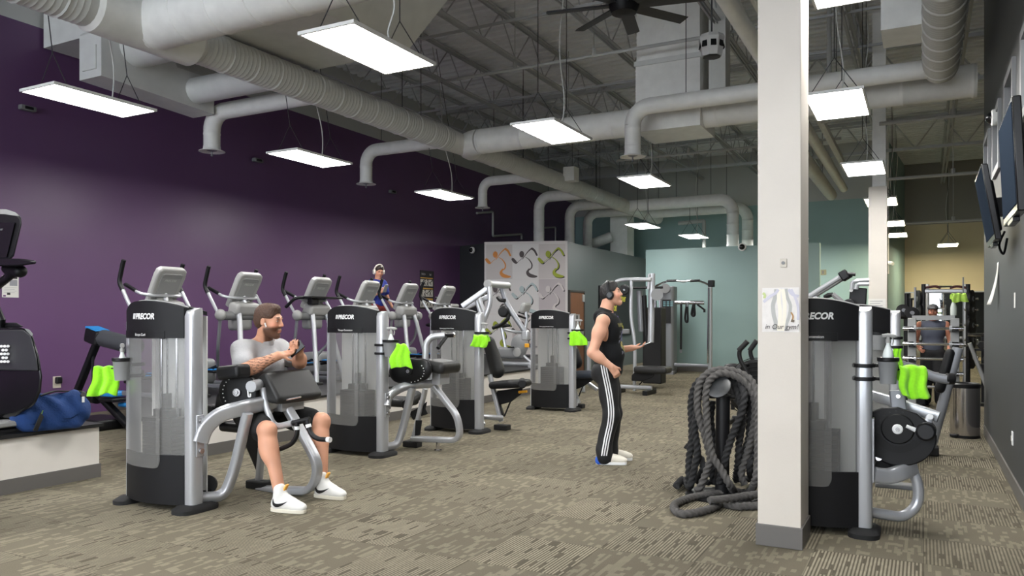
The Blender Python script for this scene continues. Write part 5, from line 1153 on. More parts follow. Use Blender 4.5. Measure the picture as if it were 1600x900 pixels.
def hand_prims(w, d, n, side, curl=(.5, .6, .4), spread=.04, thumb=(.5, .6), k=1.):
    """w wrist, d towards the fingers, n out of the palm, side +1 thumb on the d x n side"""
    w = V(w); d = V(d).normalized(); n = V(n); n = (n - d * n.dot(d)).normalized(); a = d.cross(n) * side; P = []
    R = Matrix((d, a, n)).transposed()
    P.append(bxx(w + d * .052 * k, (.045 * k, .04 * k, .014 * k), R, .013 * k, .014)); P.append(cap(w, w + d * .03 * k, .026 * k, .026 * k, .02))
    P.append(elp(w + d * .035 * k + a * .028 * k + n * .006 * k, (.03 * k, .016 * k, .016 * k), R, .015))
    for i, ln in enumerate((.074, .082, .076, .060)):
        o = w + d * .092 * k + a * (.029 - .0195 * i) * k; dd = (d + a * spread * (1.5 - i)).normalized(); p = o; ang = 0
        for j, (fr, rr) in enumerate(((.45, .0095), (.3, .0085), (.25, .0075))):
            ang += curl[j]; v = dd * math.cos(ang) + n * math.sin(ang); q = p + v * ln * fr * k; P.append(cap(p, q, rr * k, rr * .92 * k, .005)); p = q
    p = w + d * .03 * k + a * .036 * k; v = (d * .75 + a * .6 + n * thumb[0]).normalized(); q = p + v * .042 * k; P.append(cap(p, q, .012 * k, .0105 * k, .008))
    v2 = (v + d * .5 + n * thumb[1] - a * .5).normalized(); P.append(cap(q, q + v2 * .034 * k, .0105 * k, .0085 * k, .005)); return P
def limb(a, b, ra, rb, bulge=0., at_=.35, off=V((0, 0, 0))):
    a, b = V(a), V(b); P = [cap(a, b, ra, rb)]
    if bulge:
        c = a.lerp(b, at_) + off; P.append(elp(c, (ra * bulge, ra * bulge, (b - a).length * .28), rot_to(b - a), .03))
    return P
def skin_paint(c, f, s, u, base=(206, 152, 124), k=.92, beard=0., brow=(70, 48, 36), lip=(178, 110, 96), extra=None, stubble=(70, 48, 36), iris=(60, 50, 44)):
    c = np.array(c); M_ = np.array([f, s, u])
    def fn(vs):
        q = (vs - c) @ M_.T / k; a, b, d = q[:, 0], np.abs(q[:, 1]), q[:, 2]; n = len(vs); col = np.tile(np.array(lin(base)), (n, 1))
        j = .96 + .05 * np.sin(vs[:, 0] * 31 + 3 * np.sin(vs[:, 1] * 23)) + .03 * np.sin(vs[:, 2] * 47); col *= j[:, None]
        def put(m, rgb, al=1.): 
            m = np.clip(m, 0, 1)[:, None] * al; col[:] = col * (1 - m) + np.array(lin(rgb)) * m
        near = (np.abs(q) < .2).all(1)
        sm = lambda v, e: np.clip(v / e + .5, 0, 1)
        put(near * sm(.03 - np.sqrt((a - .07) ** 2 + (b - .05) ** 2 + (d + .02) ** 2), .03), (214, 132, 108), .4); put(near * sm(.018 - np.sqrt((a - .11) ** 2 + b ** 2 + (d + .02) ** 2), .01), (214, 130, 108), .4)
        if beard: put(near * sm(-.030 - d - .12 * np.clip(.07 - a, 0, 1), .02) * sm(a + .012, .02) * sm(.035 + d * 0 + np.where(b < .03, 0, .1) - np.where((b < .022) & (d > -.08) & (d < -.05) & (a > .085), .1, 0), .01), stubble, beard)
        put(near * sm(.0085 - np.abs(d + .0635), .004) * sm(.024 - b, .006) * sm(a - .088, .006), lip, .8)
        put(near * sm(.006 - np.abs(d - .043 + .1 * np.clip(b - .03, 0, 1)), .004) * sm(.05 - b, .006) * sm(b - .013, .006) * sm(a - .06, .01), brow)
        e = near * sm(.0115 - np.sqrt((b - .032) ** 2 + ((d - .015) * 1.9) ** 2), .004) * sm(a - .08, .005); put(e, (225, 218, 210), .9); put(near * sm(.0055 - np.sqrt((b - .033) ** 2 + (d - .015) ** 2), .003) * sm(a - .083, .004), iris)
        put(near * sm(.003 - np.abs(d - .026), .003) * sm(.045 - b, .005) * sm(b - .019, .005) * sm(a - .075, .006), (60, 40, 34), .7)
        if extra: extra(vs, put, sm)
        return col
    return fn
def hair_cap(name, c, f, s, u, m, t, k=.92, long=0., h=.008, top=.0):
    L = lambda a, b, d: V(c) + (V(f) * a + V(s) * b + V(u) * d) * k; R = Matrix((f, s, u)).transposed(); E = lambda a, b, d, ra, rb, rd, kk=.01, op=1: elp(L(a, b, d), (ra * k, rb * k, rd * k), R, kk, op)
    P = [E(-.014, 0, .055, .108, .086, .096 + top), E(-.05, 0, .02, .075, .078, .09), E(.03, 0, .11, .06, .062, .04 + top)] + ([E(-.06, 0, -.02, .05, .06, .1)] if long else [])
    P += [E(.125, 0, .0, .085, .12, .085, .008, -1), bxx(L(.06, 0, -.06), (.072 * k, .2 * k, .09 * k), R, .01, .01, -1), bxx(L(0, 0, -.16), (.2 * k, .2 * k, .08 * k), R, .01, .01, -1)]
    for q in (-1, 1): P.append(E(-.01, q * .09, -.005, .026, .03, .034, .006, -1))
    def warp(v): 
        v = v.copy(); n_ = np.sin(v[:, 0] * 190) * np.sin(v[:, 1] * 170 + 1) * np.sin(v[:, 2] * 150 + 2); return v + (v - np.array(L(0, 0, .04))) * (.03 * n_)[:, None]
    return blob(name, P, m, t, h, .02, warp=warp)
def headphones(c, f, s, u, m, mm, label, k=.92, rc=.042):
    L = lambda a, b, d: V(c) + (V(f) * a + V(s) * b + V(u) * d) * k; R = Matrix((f, s, u)).transposed()
    t = thing('headphones', label, 'headphones', L(0, 0, .16))
    pts = [L(-.012, .104 * math.cos(a), .03 + .132 * math.sin(a)) for a in [PI * i / 16 for i in range(17)]]
    MB().sweep(pts, rrect(.016, .034, .006, 2), tuple(f)).build('headband', m, t)
    for q in (-1, 1):
        Rr = rot_to(V(s) * q); MB().lathe([(.004, -.012), (rc * .92, -.010), (rc, 0), (rc, .016), (rc * .8, .03), (.004, .034)], L(-.008, q * .088, -.002), Rr, 24, 1, 1.18).build('ear_cup', m, t); MB().lathe([(rc * .4, .031), (rc * .62, .031), (rc * .62, .035), (rc * .4, .035)], L(-.008, q * .088, -.002), Rr, 20).build('cup_ring', mm, t)
    return t
def wrinkle(amp, fx=22, seed=0):
    def w(v):
        v = v.copy(); a = amp * (np.sin(v[:, 2] * fx + 4 * np.sin(v[:, 0] * 9 + seed) + seed) + .6 * np.sin(v[:, 0] * fx * 1.7 + v[:, 2] * fx * .6 + seed)); v[:, 0] += a; v[:, 1] += a * .7; return v
    return w
# ---------------------------------------------------------------- seated man in the grey shirt
t = thing('person', 'seated person in grey t-shirt, black shorts and white high-top sneakers leaning on the arm pad', 'person', (-5.0, 4.86, 0)); MAN = t
hc = V((-4.885, 4.84, 1.452)); HK = 1.06; hf, hs, hu = frame((.93, .30, -.08), (.12, 0, 1))
sR, sL = V((-5.0, 4.655, 1.205)), V((-4.985, 5.06, 1.205)); eR, eL = V((-4.85, 4.54, 1.06)), V((-4.765, 5.08, 1.105)); wR, wL = V((-4.69, 4.75, 1.175)), V((-4.65, 4.95, 1.195))
hipR, hipL = V((-5.05, 4.75, .67)), V((-5.05, 4.97, .67)); kR, kL = V((-4.56, 4.50, .60)), V((-4.53, 5.09, .605)); aR, aL = V((-4.37, 4.445, .13)), V((-4.40, 4.955, .13))
Rt = rot_to((.12, 0, 1))
body = head_prims(hc, hf, hs, hu, HK) + [cap(hc + V((-.03, 0, -.05)), V((-4.965, 4.86, 1.26)), .066, .074), elp((-4.985, 4.86, 1.08), (.115, .18, .17), Rt), elp((-5.04, 4.86, .84), (.125, .16, .2)), cap((-4.965, 4.86, 1.285), sR + V((0, .03, .02)), .062, .055), cap((-4.965, 4.86, 1.285), sL + V((0, -.03, .02)), .062, .055), cap((-4.975, 4.86, 1.235), sR, .06, .06), cap((-4.975, 4.86, 1.235), sL, .06, .06)]
body += limb(sR, eR, .066, .056, 1.05, .4) + limb(eR, wR, .057, .036, 1.05, .3) + limb(sL, eL, .066, .056) + limb(eL, wL, .057, .036, 1.05, .3)
for hp, kn, an in ((hipR, kR, aR), (hipL, kL, aL)):
    body += limb(hp, kn, .095, .07) + [elp(kn + V((.008, 0, 0)), (.070, .068, .075))] + limb(kn, an, .064, .043, 1.16, .28, V((-.025, 0, 0))) + [cap(an, an + V((.02, 0, -.07)), .038, .04)]
body += hand_prims(wR, (.25, .92, .18), (.35, -.25, .9), 1, (.35, .75, .6), .03, (-.5, -.3)) + hand_prims(wL, (.22, -.75, .45), (-.2, .6, .8), -1, (.45, .8, .6), .03, (.2, .2))
eRn, wRn, sRn = np.array(eR), np.array(wR), np.array(sR)
def ink(vs, put, sm):
    for a, b, lo, hi in ((eRn, wRn, .18, .86), (sRn, eRn, .5, 1.)):
        ab = b - a; L_ = np.linalg.norm(ab); s_ = (vs - a) @ ab / L_ ** 2; r = np.linalg.norm(vs - a - np.clip(s_, 0, 1)[:, None] * ab, axis=1); v = vs[:, 2]
        pat = np.sin(s_ * 42 + 6 * np.sin(v * 150)) + .8 * np.sin(v * 260 + 9 * s_) ; put((pat > .35) * (s_ > lo) * (s_ < hi) * (r < .075) * (vs[:, 1] < 4.86), (62, 52, 50), .72)
o = blob('body', body, mSkin, t, .0055, .022, paint=skin_paint(hc, hf, hs, hu, k=HK, beard=.9, extra=ink))
hair_cap('hair', hc, hf, hs, hu, mat('brown_hair', (74, 50, 36), .6, 0, .2, 60, .5, 120), o, HK)
mTee = mat('heather_grey_shirt', (168, 168, 170), .9, 0, .07, 240, .3, 40)
sh = [elp((-4.99, 4.86, 1.07), (.15, .225, .19), Rt), elp((-5.035, 4.86, .85), (.17, .205, .23)), elp((-5.04, 4.86, .70), (.16, .19, .1)), cap((-4.985, 4.86, 1.225), sR, .08, .082), cap((-4.985, 4.86, 1.225), sL, .08, .082), cap(sR, sR.lerp(eR, .62), .09, .09), cap(sL, sL.lerp(eL, .6), .088, .088), cap(sR + V((-.02, .03, -.02)), (-5.0, 4.72, 1.0), .07, .08)]
sh += [cap((-4.985, 4.86, 1.225), sR + V((0, .03, .015)), .072, .075), cap((-4.985, 4.86, 1.225), sL + V((0, -.03, .015)), .072, .075)]
blob('t_shirt', sh, mTee, t, .009, .05, warp=wrinkle(.0045, 26))
blob('collar', [cap((-4.962, 4.86, 1.262), (-4.955, 4.86, 1.276), .084, .079, .005)], mTee, t, .007, .01)
mShorts = mat('black_shorts', (20, 20, 22), .85, 0, .1, 30, .3, 50)
blob('shorts', [elp((-5.06, 4.86, .68), (.17, .2, .13))] + [cap(h_, h_.lerp(k_, .80) + V((0, 0, .0)), .112, .098) for h_, k_ in ((hipR, kR), (hipL, kL))] + [cap(hipR.lerp(kR, .5) + V((0, 0, -.05)), hipR.lerp(kR, .75) + V((0, 0, -.07)), .06, .06), cap(hipL.lerp(kL, .5) + V((0, 0, -.05)), hipL.lerp(kL, .75) + V((0, 0, -.07)), .06, .06)], mShorts, t, .01, .04, warp=wrinkle(.005, 30, 2))
mLea = mat('white_leather', (222, 221, 217), .5, bump=.08, bscale=200); mSole = mat('cream_rubber', (214, 208, 192), .6)
def shoe(an, ang, t, mUp, mSo, hi=True, ln=.29, swoosh=True, side=-1, name='shoe'):
    d = V((math.cos(ang), math.sin(ang), 0)); n = V((-d.y, d.x, 0)); R = Matrix((d, n, V((0, 0, 1)))).transposed(); h = V((an[0], an[1], 0)) - d * .055
    L = lambda a, b, z: h + d * a + n * b + V((0, 0, z)); k = ln / .29
    P = [cap(L(.03, 0, .055), L(.16, 0, .055), .042, .043, .02), elp(L(.215 * k, 0, .045), (.07 * k, .044, .04), R, .03), elp(L(.035, 0, .06), (.045, .036, .055), R), cap(L(.06, 0, .09), L(.2 * k, 0, .06), .034, .03, .03)]
    if hi: P += [cap(L(.045, 0, .07), L(.052, 0, .172), .046, .047, .02), cap(L(.07, 0, .13), L(.15, 0, .08), .038, .036, .03)]
    else: P += [cap(L(.04, 0, .05), L(.045, 0, .08), .04, .04, .02)]
    P += [bxx(L(.13, 0, -.06), (.3, .2, .07), R, .005, .004, -1)]
    u = blob(name, P, mUp, t, .006, .025)
    pr = []
    for a in range(24):
        th = 2 * PI * a / 24; x, y = math.cos(th), math.sin(th); pr.append((.128 * k + (.152 * k) * math.copysign(abs(x) ** .75, x), (.046 - .006 * x * (x < 0) * -1 + .004 * max(x, 0)) * math.copysign(abs(y) ** .7, y)))
    g = MB(); g.loft([[L(a, b, z) for a, b in pr] for z in (.0, .028)]); g.build('sole', mSo, u, smooth=40, bevel=.004)
    if swoosh:
        P_ = catmull([(.03, .098), (.035, .068), (.06, .052), (.10, .062), (.15, .085)], 6) if False else None
        pts = [(.022, .105, .003), (.028, .075, .010), (.048, .058, .014), (.08, .060, .011), (.115, .074, .006), (.15, .092, .001)]
        bv = BVHTree.FromPolygons([tuple(V(v.co) + ORG[MAN]) for v in u.data.vertices], [tuple(p.vertices) for p in u.data.polygons]); up, lo = [], []
        C = catmull([V(p) for p in pts], 5)
        for i, p in enumerate(C):
            dd = (C[min(i + 1, len(C) - 1)] - C[max(i - 1, 0)]); dd.z = 0; dd.normalize()
            for sg, lst in ((1, up), (-1, lo)):
                a, z = p.x - dd.y * p.z * sg, p.y + dd.x * p.z * sg; o_ = L(a, side * .3, z); hit = bv.ray_cast(o_, -n * side)[0]; lst.append((hit if hit else L(a, side * .045, z)) + n * side * .0025)
        g = MB(); m_ = len(up); g.add(up + lo, [(i, i + 1, m_ + i + 1, m_ + i) for i in range(m_ - 1)]); g.build('swoosh', mat('black_leather', (18, 18, 19), .5), u, smooth=60)
        MB().cbox(L(.105, 0, .185), (.016, .04, .06), R @ Matrix.Rotation(.5, 3, 'Y')).build('tongue', mat('orange_tab', (235, 175, 80), .6), u, bevel=.006)
    la = MB()
    for i in range(5):
        x = .09 + i * .022; z = (.148 if hi else .1) - i * .0125; la.tube([L(x, -.026, z - .004), L(x + .004, 0, z + .006), L(x, .026, z - .004)], .004, 5)
    la.build('laces', mLetter, u); return u
shoe(aR, .20, t, mLea, mSole); shoe(aL, .12, t, mLea, mSole)
MB().tube([hc + hs * -.078 + hf * .008 + hu * -.005, hc + hs * -.086 + hf * .012 + hu * -.012, hc + hs * -.084 + hf * .022 + hu * -.035], .0065, 8).build('earbud', mLetter, o)
p = (wR + wL) / 2 + V((.05, .03, .045)); tt_ = thing('phone', 'dark phone held between the hands of the seated person', 'phone', p); MB().cbox(p, (.075, .012, .15), Matrix.Rotation(.3, 3, 'Z') @ Matrix.Rotation(.9, 3, 'Y')).build('case', mBlackG, tt_, bevel=.004)
# ---------------------------------------------------------------- standing man with striped trousers
d0 = 8.0; O = ray(950, 722) * (H0 / ((722 - HZ) / F)); O = V((O.x, O.y, 0)); FV = V((.934, .356, 0)).normalized(); RV = V((FV.y, -FV.x, 0))      # RV = his right, towards the viewer
S = lambda f, r, z: O + FV * f + RV * r + V((0, 0, z))
t = thing('person', 'standing person in a black sleeveless hoodie and black trousers with white stripes, looking up', 'person', O)
hc = S(.035, 0, 1.725); hf, hs, hu = frame(FV * .93 + RV * .12 + V((0, 0, .18)))
Rb = Matrix((FV, -RV, V((0, 0, 1)))).transposed()
sR, sL, eR, eL, wR, wL = S(-.05, .20, 1.455), S(-.02, -.20, 1.455), S(-.155, .275, 1.14), S(.0, -.27, 1.13), S(.035, .265, 1.00), S(.245, -.22, 1.17)
hipR, hipL, kR, kL, aR, aL = S(-.01, .1, .93), S(-.0, -.1, .93), S(.03, .11, .50), S(.06, -.1, .50), S(-.045, .12, .10), S(.02, -.11, .10)
body = head_prims(hc, hf, hs, hu) + [cap(hc + FV * -.03 + V((0, 0, -.05)), S(-.03, 0, 1.50), .062, .078), elp(S(.0, 0, 1.36), (.125, .185, .19), Rb), elp(S(.015, 0, 1.12), (.125, .16, .2), Rb), elp(S(-.02, 0, .95), (.12, .17, .12), Rb), cap(S(-.03, 0, 1.49), sR, .065, .068), cap(S(-.03, 0, 1.49), sL, .065, .068)]
body += limb(sR, eR, .064, .05, 1.15, .35) + limb(eR, wR, .051, .033, 1.08, .3) + limb(sL, eL, .064, .05, 1.1, .35) + limb(eL, wL, .05, .033, 1.05, .3)
body += limb(hipR, kR, .08, .055) + limb(kR, aR, .05, .036) + limb(hipL, kL, .08, .055) + limb(kL, aL, .05, .036)
body += hand_prims(wR, FV * .55 + V((0, 0, -.8)) - RV * .1, -RV + FV * -.3, 1, (.75, .9, .7), .02, (.4, .5)) + hand_prims(wL, FV * .95 + V((0, 0, .12)) + RV * .15, V((0, 0, 1)) + FV * -.1, -1, (.25, .55, .45), .05, (.5, .2))
o = blob('body', body, mSkin, t, .006, .024, paint=skin_paint(hc, hf, hs, hu, base=(212, 160, 134), beard=.18, brow=(40, 32, 30)))
hair_cap('hair', hc, hf, hs, hu, mat('black_hair', (26, 23, 23), .5, 0, .2, 60, .5, 120), o, top=.006)
def tee_paint(vs):
    rel = vs - np.array(O); a = rel @ np.array(FV); r = rel @ np.array(RV); z = vs[:, 2]; col = np.tile(np.array(lin((22, 23, 25))), (len(vs), 1))
    n = np.sin(r * 90 + 5 * np.sin(z * 40)) + np.sin(z * 110 + 4 * np.sin(r * 50)); fr = (a > .055)
    m = fr & (z > 1.395) & (z < 1.435) & (np.abs(r) < .13) & (np.sin(r * 160) > -.4); col[m] = lin((120, 116, 70))
    m = fr & (z > 1.12) & (z < 1.36) & (np.abs(r - .01) < .10) & (n > .2); col[m] = lin((104, 106, 118))
    m = fr & ((r - .04) ** 2 + (z - 1.2) ** 2 < .055 ** 2) & (n > -.7); col[m] = lin((158, 146, 90))
    m = fr & (np.abs(r - .03) < .012) & (z > 1.25) & (z < 1.36); col[m] = lin((120, 122, 190)); return col
mHood = attr_mat('printed_black_cotton', 'tone', .85, .2, .2, 60)
hd = [elp(S(.0, 0, 1.35), (.148, .205, .20), Rb), elp(S(.02, 0, 1.10), (.15, .185, .22), Rb), elp(S(.0, 0, .97), (.148, .19, .12), Rb), cap(S(-.035, 0, 1.49), S(-.045, .165, 1.475), .074, .07), cap(S(-.035, 0, 1.49), S(-.03, -.165, 1.475), .074, .07),
      cap(S(-.10, .06, 1.50), S(-.11, -.06, 1.50), .05, .05), cap(S(-.09, .08, 1.52), S(.0, .07, 1.50), .04, .03), elp(S(-.06, .235, 1.30), (.085, .10, .17), Rb, .015, -1), elp(S(-.02, -.26, 1.30), (.06, .09, .12), Rb, .015, -1)]
blob('sleeveless_hoodie', hd, mHood, t, .0085, .04, paint=tee_paint, warp=wrinkle(.004, 24, 1))
blob('neckline', [cap(S(-.035, 0, 1.525), S(-.025, 0, 1.545), .084, .08, .01)], mat('black_rib', (24, 24, 26), .85), t, .008, .01)
mTrk = mat('black_track_trousers', (17, 17, 19), .75, 0, .1, 20, .25, 40)
tp = [elp(S(-.02, 0, .96), (.142, .185, .10), Rb), elp(S(-.05, 0, .90), (.12, .165, .1), Rb)]
for h_, k_, a_ in ((hipR, kR, aR), (hipL, kL, aL)): tp += [cap(h_, k_, .112, .085), cap(k_, a_ + V((0, 0, .02)), .083, .075), cap(a_ + V((0, 0, .04)), a_ + V((0, 0, -.03)) + FV * .01, .076, .078)]
tr = blob('track_trousers', tp, mTrk, t, .009, .04, warp=wrinkle(.005, 18, 4))
bv = BVHTree.FromPolygons([tuple(V(v.co) + ORG[t]) for v in tr.data.vertices], [tuple(p.vertices) for p in tr.data.polygons])
ctr = catmull([(-.035, 1.0), (-.01, .92), (.02, .75), (.045, .55), (.03, .42), (-.0, .25), (-.03, .10)], 8)if False else [V((a, z, 0)) for a, z in ((-.045, 1.01), (-.03, .93), (.005, .76), (.03, .58), (.025, .44), (-.01, .27), (-.04, .10))]
ctr = catmull(ctr, 8)
for k in (-1, 0, 1):
    L_, R_ = [], []
    for p in ctr:
        for w_, lst in ((-.0065, L_), (.0065, R_)):
            q = S(p.x + k * .024 + w_, .6, p.y); hit = bv.ray_cast(q, -RV)[0]; lst.append((hit if hit else S(p.x, .2, p.y)) + RV * .004)
    g = MB(); m_ = len(L_); g.add(L_ + R_, [(i, i + 1, m_ + i + 1, m_ + i) for i in range(m_ - 1)]); g.build('side_stripe', mLetter, tr, smooth=60, label='white side stripe')
ang = math.atan2(FV.y, FV.x); mCream = mat('cream_mesh_shoe', (216, 211, 198), .7)
ob_ = shoe(aR, ang, t, mCream, mLetter, False, .30, False); shoe(aL + FV * .01, ang + .1, t, mCream, mLetter, False, .29, False)
hb = V((aR.x, aR.y, 0)) - FV * .06; blob('heel_counter', [elp(hb + FV * .03 + V((0, 0, .05)), (.052, .043, .05), Rb), cap(hb + FV * .02 + V((0, 0, .03)), hb + FV * .1 + V((0, 0, .03)), .042, .03)], mat('blue_heel', (40, 90, 190), .5), ob_, .007, .02, label='blue heel')
headphones(hc, hf, hs, hu, mBlack, mBlackG, 'black over-ear headphones on the standing person')
q = wL + FV * .125 + V((0, 0, .035)); t2 = thing('phone', 'white edged phone in the hand of the standing person', 'phone', q); Rp = Matrix((FV, -RV, V((0, 0, 1)))).transposed() @ Matrix.Rotation(-.38, 3, 'Y')
b_ = MB().cbox(q, (.155, .078, .010), Rp).build('case', mLetter, t2, bevel=.004); MB().cbox(q + Rp @ V((0, 0, .006)), (.145, .07, .003), Rp).build('screen', mBlackG, t2)
# ---------------------------------------------------------------- generic standing figure for the two far people
def figure(O, fa, H, label, J, skin, hairm, long, shirt, shorts, parts, sc=1., beard=0., shirt_pr=None, head_f=None, hair=True):
    FV = V((math.cos(fa), math.sin(fa), 0)); LV = V((-FV.y, FV.x, 0)); k = H / 1.75; S = lambda f, l, z: V(O) + (FV * f + LV * l) * k + V((0, 0, z * k))
    t = thing('person', label, 'person', O); Rb = Matrix((FV, LV, V((0, 0, 1)))).transposed()
    hc = S(.02, 0, 1.615); hf, hs, hu = frame(V(head_f) if head_f else FV); w = J['w']
    sR, sL = S(-.02, -w, 1.40), S(-.02, w, 1.40); eR, eL, wR, wL = [S(*J[q]) for q in ('eR', 'eL', 'wR', 'wL')]
    hp = [(S(0, q * .09, .9), S(.03, q * .1, .48), S(-.02, q * .1, .08)) for q in (-1, 1)]
    body = head_prims(hc, hf, hs, hu, .9 * k) + [cap(hc + V((0, 0, -.05)) - FV * .02, S(-.02, 0, 1.43), .05, .06), elp(S(0, 0, 1.28), (.105 * k, (w - .02) * k, .18 * k), Rb), elp(S(0, 0, 1.06), (.1 * k, (w - .045) * k, .2 * k), Rb), cap(S(-.02, 0, 1.42), sR, .05, .055), cap(S(-.02, 0, 1.42), sL, .05, .055)]
    ra = J['ra']; body += limb(sR, eR, ra, ra * .8, 1.1, .35) + limb(eR, wR, ra * .8, ra * .55) + limb(sL, eL, ra, ra * .8, 1.1, .35) + limb(eL, wL, ra * .8, ra * .55)
    for h_, k_, a_ in hp: body += limb(h_, k_, .08, .055) + limb(k_, a_, .052, .036, 1.1, .3) + [cap(a_, a_ + FV * .14 + V((0, 0, -.045)), .035, .03)]
    body += hand_prims(wR, J['dR'][0], J['dR'][1], 1, (.5, .7, .5), .03, (.3, .3), .9) + hand_prims(wL, J['dL'][0], J['dL'][1], -1, (.5, .7, .5), .03, (.3, .3), .9)
    o = blob('body', body, mSkin, t, .0065, .022, paint=skin_paint(hc, hf, hs, hu, base=skin, k=.9 * k, beard=beard))
    if hair: hair_cap('hair', hc, hf, hs, hu, hairm, o, .9 * k, long, .01)
    pr = [elp(S(0, 0, 1.27), (.125 * k, w * k, .19 * k), Rb), elp(S(0, 0, 1.03), (.12 * k, (w - .025) * k, .2 * k), Rb), cap(S(-.02, 0, 1.42), sR.lerp(S(-.02, 0, 1.42), .1), .062, .062), cap(S(-.02, 0, 1.42), sL.lerp(S(-.02, 0, 1.42), .1), .062, .062)]
    if parts.get('sleeve'): pr += [cap(sR, sR.lerp(eR, .6), ra + .02, ra + .022), cap(sL, sL.lerp(eL, .6), ra + .02, ra + .022)]
    blob('shirt', pr, shirt, t, .012, .04, warp=wrinkle(.004, 24, 3))
    pr = [elp(S(-.01, 0, .92), (.13 * k, .175 * k, .12 * k), Rb)] + [cap(h_, h_.lerp(k_, parts.get('leg', .6)), .105, .1) for h_, k_, a_ in hp]
    if parts.get('leg', 0) >= 1: pr += [cap(k_, a_, .09, .075) for h_, k_, a_ in hp]
    blob('shorts' if parts.get('leg', .6) < 1 else 'trousers', pr, shorts, t, .012, .04)
    for h_, k_, a_ in hp: 
        bb = V((a_.x, a_.y, V(O).z)); blob('shoe', [cap(bb + V((0, 0, .045)) - FV * .04, bb + V((0, 0, .04)) + FV * .15, .045, .04), bxx(bb + FV * .05 - V((0, 0, .06)), (.3, .3, .06), None, .005, .004, -1)], parts['shoe'], t, .01, .02)
    return t, hc, hf, hs, hu, S
fa = math.atan2(-.25, .97)
t, hc, hf, hs, hu, S = figure((-8.80, 11.40, .80), fa, 1.66, 'person in a royal blue t-shirt and red shorts looking at a phone', {'w': .155, 'ra': .04, 'eR': (.02, -.21, 1.12), 'eL': (.02, .21, 1.12), 'wR': (.2, -.10, 1.22), 'wL': (.10, .26, .95), 'dR': ((.5, .3, .5), (-.2, .7, .4)), 'dL': ((.8, 0, -.2), (0, -.2, -1))}, (200, 146, 120), mat('dark_brown_hair', (46, 32, 28), .5), 1, mat('royal_blue_cotton', (28, 44, 128), .85), mat('dark_red_cotton', (120, 40, 36), .85), {'sleeve': 1, 'leg': .55, 'shoe': mLetter}, head_f=(.80, -.45, -.35))
headphones(hc, hf, hs, hu, mat('cream_headphones', (226, 216, 206), .4), mGreyPl, 'cream over-ear headphones on the person in the blue t-shirt', .87, .042)
q = S(.30, -.06, 1.29); t2 = thing('phone', 'light phone in the hand of the person in the blue t-shirt', 'phone', q); MB().cbox(q, (.012, .075, .15), Matrix.Rotation(fa, 3, 'Z') @ Matrix.Rotation(.5, 3, 'Y')).build('case', mGreyPl, t2, bevel=.004)
FW = V((math.cos(fa), math.sin(fa), 0)); LW = V((-FW.y, FW.x, 0)); g = MB()
for k in range(6):
    c_ = S(.128 - .012 * abs(k - 2.5), .075 - k * .03, 1.30); g.cbox(c_, (.006, .02, .035 + .01 * (k % 2)), Matrix.Rotation(fa, 3, 'Z'))
g.build('chest_print', mLetter, t, label='white chest print')
# ---------------------------------------------------------------- person behind the barbell rack
fa = -PI / 2; cloth = mat('slate_tank_top', (74, 78, 92), .85)
t, hc, hf, hs, hu, S = figure((.14, 15.2, 0), fa, 1.72, 'person in a grey tank top and cap standing behind the barbell rack', {'w': .20, 'ra': .056, 'eR': (-.02, -.27, 1.12), 'eL': (-.02, .27, 1.12), 'wR': (.12, -.20, .98), 'wL': (.10, .24, .95), 'dR': ((.2, -.8, -.3), (1, 0, 0)), 'dL': ((-.1, -.8, -.4), (-1, 0, 0))}, (188, 128, 104), mat('brown_hair', (74, 50, 36), .6), 0, cloth, mat('dark_trousers', (24, 24, 27), .85), {'leg': 1., 'shoe': mBlack}, beard=.5)
R_ = Matrix((hf, hs, hu)).transposed(); cp = blob('cap', [elp(hc + hu * .075 - hf * .01, (.105, .085, .075), R_), bxx(hc + hu * .005 - hf * .04, (.2, .2, .05), R_, .01, .01, -1), elp(hc + hf * .12 + hu * .068, (.07, .06, .012), R_, .01)], mat('grey_cap', (84, 84, 86), .8), t, .009, .015)
# ================================================================ battle ropes on their post
mRopeG = mat('grey_rope', (78, 76, 74), .9, 0, .15, 60, .4, 160); mRopeK = mat('black_rope', (34, 34, 35), .9, 0, .15, 60, .4, 160)
RP = lambda x, y, Yp: (at(1040 + x / 3.4625, 560 + y / 3.4625, Yp))
RG = lambda x, y, z=.03: atz(1040 + x / 3.4625, 560 + y / 3.4625, z)
def resample(pts, step):
    out = [pts[0]]; acc = 0
    for a, b in zip(pts, pts[1:]):
        L = (b - a).length
        if L < 1e-9: continue
        s = step - acc
        while s <= L: out.append(a.lerp(b, s / L)); s += step
        acc = L - (s - step)
    return out
def rope(pts, r, m, label=None, parent=None, end=True):
    P = resample(catmull(pts, 14), .0125); prof = [(r * (1 + .16 * math.cos(3 * a)) * math.cos(a), r * (1 + .16 * math.cos(3 * a)) * math.sin(a)) for a in [2 * PI * i / 18 for i in range(18)]]
    g = MB().sweep(P, prof, twist=2 * PI * .0125 / .15)
    o = g.build('battle_rope', m, None, smooth=80)
    if label: tag(o, label, 'rope', 'battle ropes on the post')
    return o
bc = atz(1128, 775, 0); t = thing('rope_post', 'black steel post with a rounded top plate holding the battle ropes', 'rope post', bc)
top = at(1130, 612, bc.y); MB().tube([(bc.x, bc.y, .02), (bc.x + .01, bc.y, top.z - .03)], .058, 20).build('pole', mBlack, t)
MB().lathe([(.002, 0), (.30, 0), (.30, .012), (.10, .03), (.002, .035)], (bc.x, bc.y, 0), n=28).build('base_plate', mBlack, t)
MB().sweep([V((bc.x - .02, bc.y - .10, top.z + .045)), V((bc.x - .02, bc.y + .12, top.z + .10))], [(a * .105, b * .022) for a, b in circ(1, 24)] , (0, 0, 1)).build('top_collar', mBlack, t)
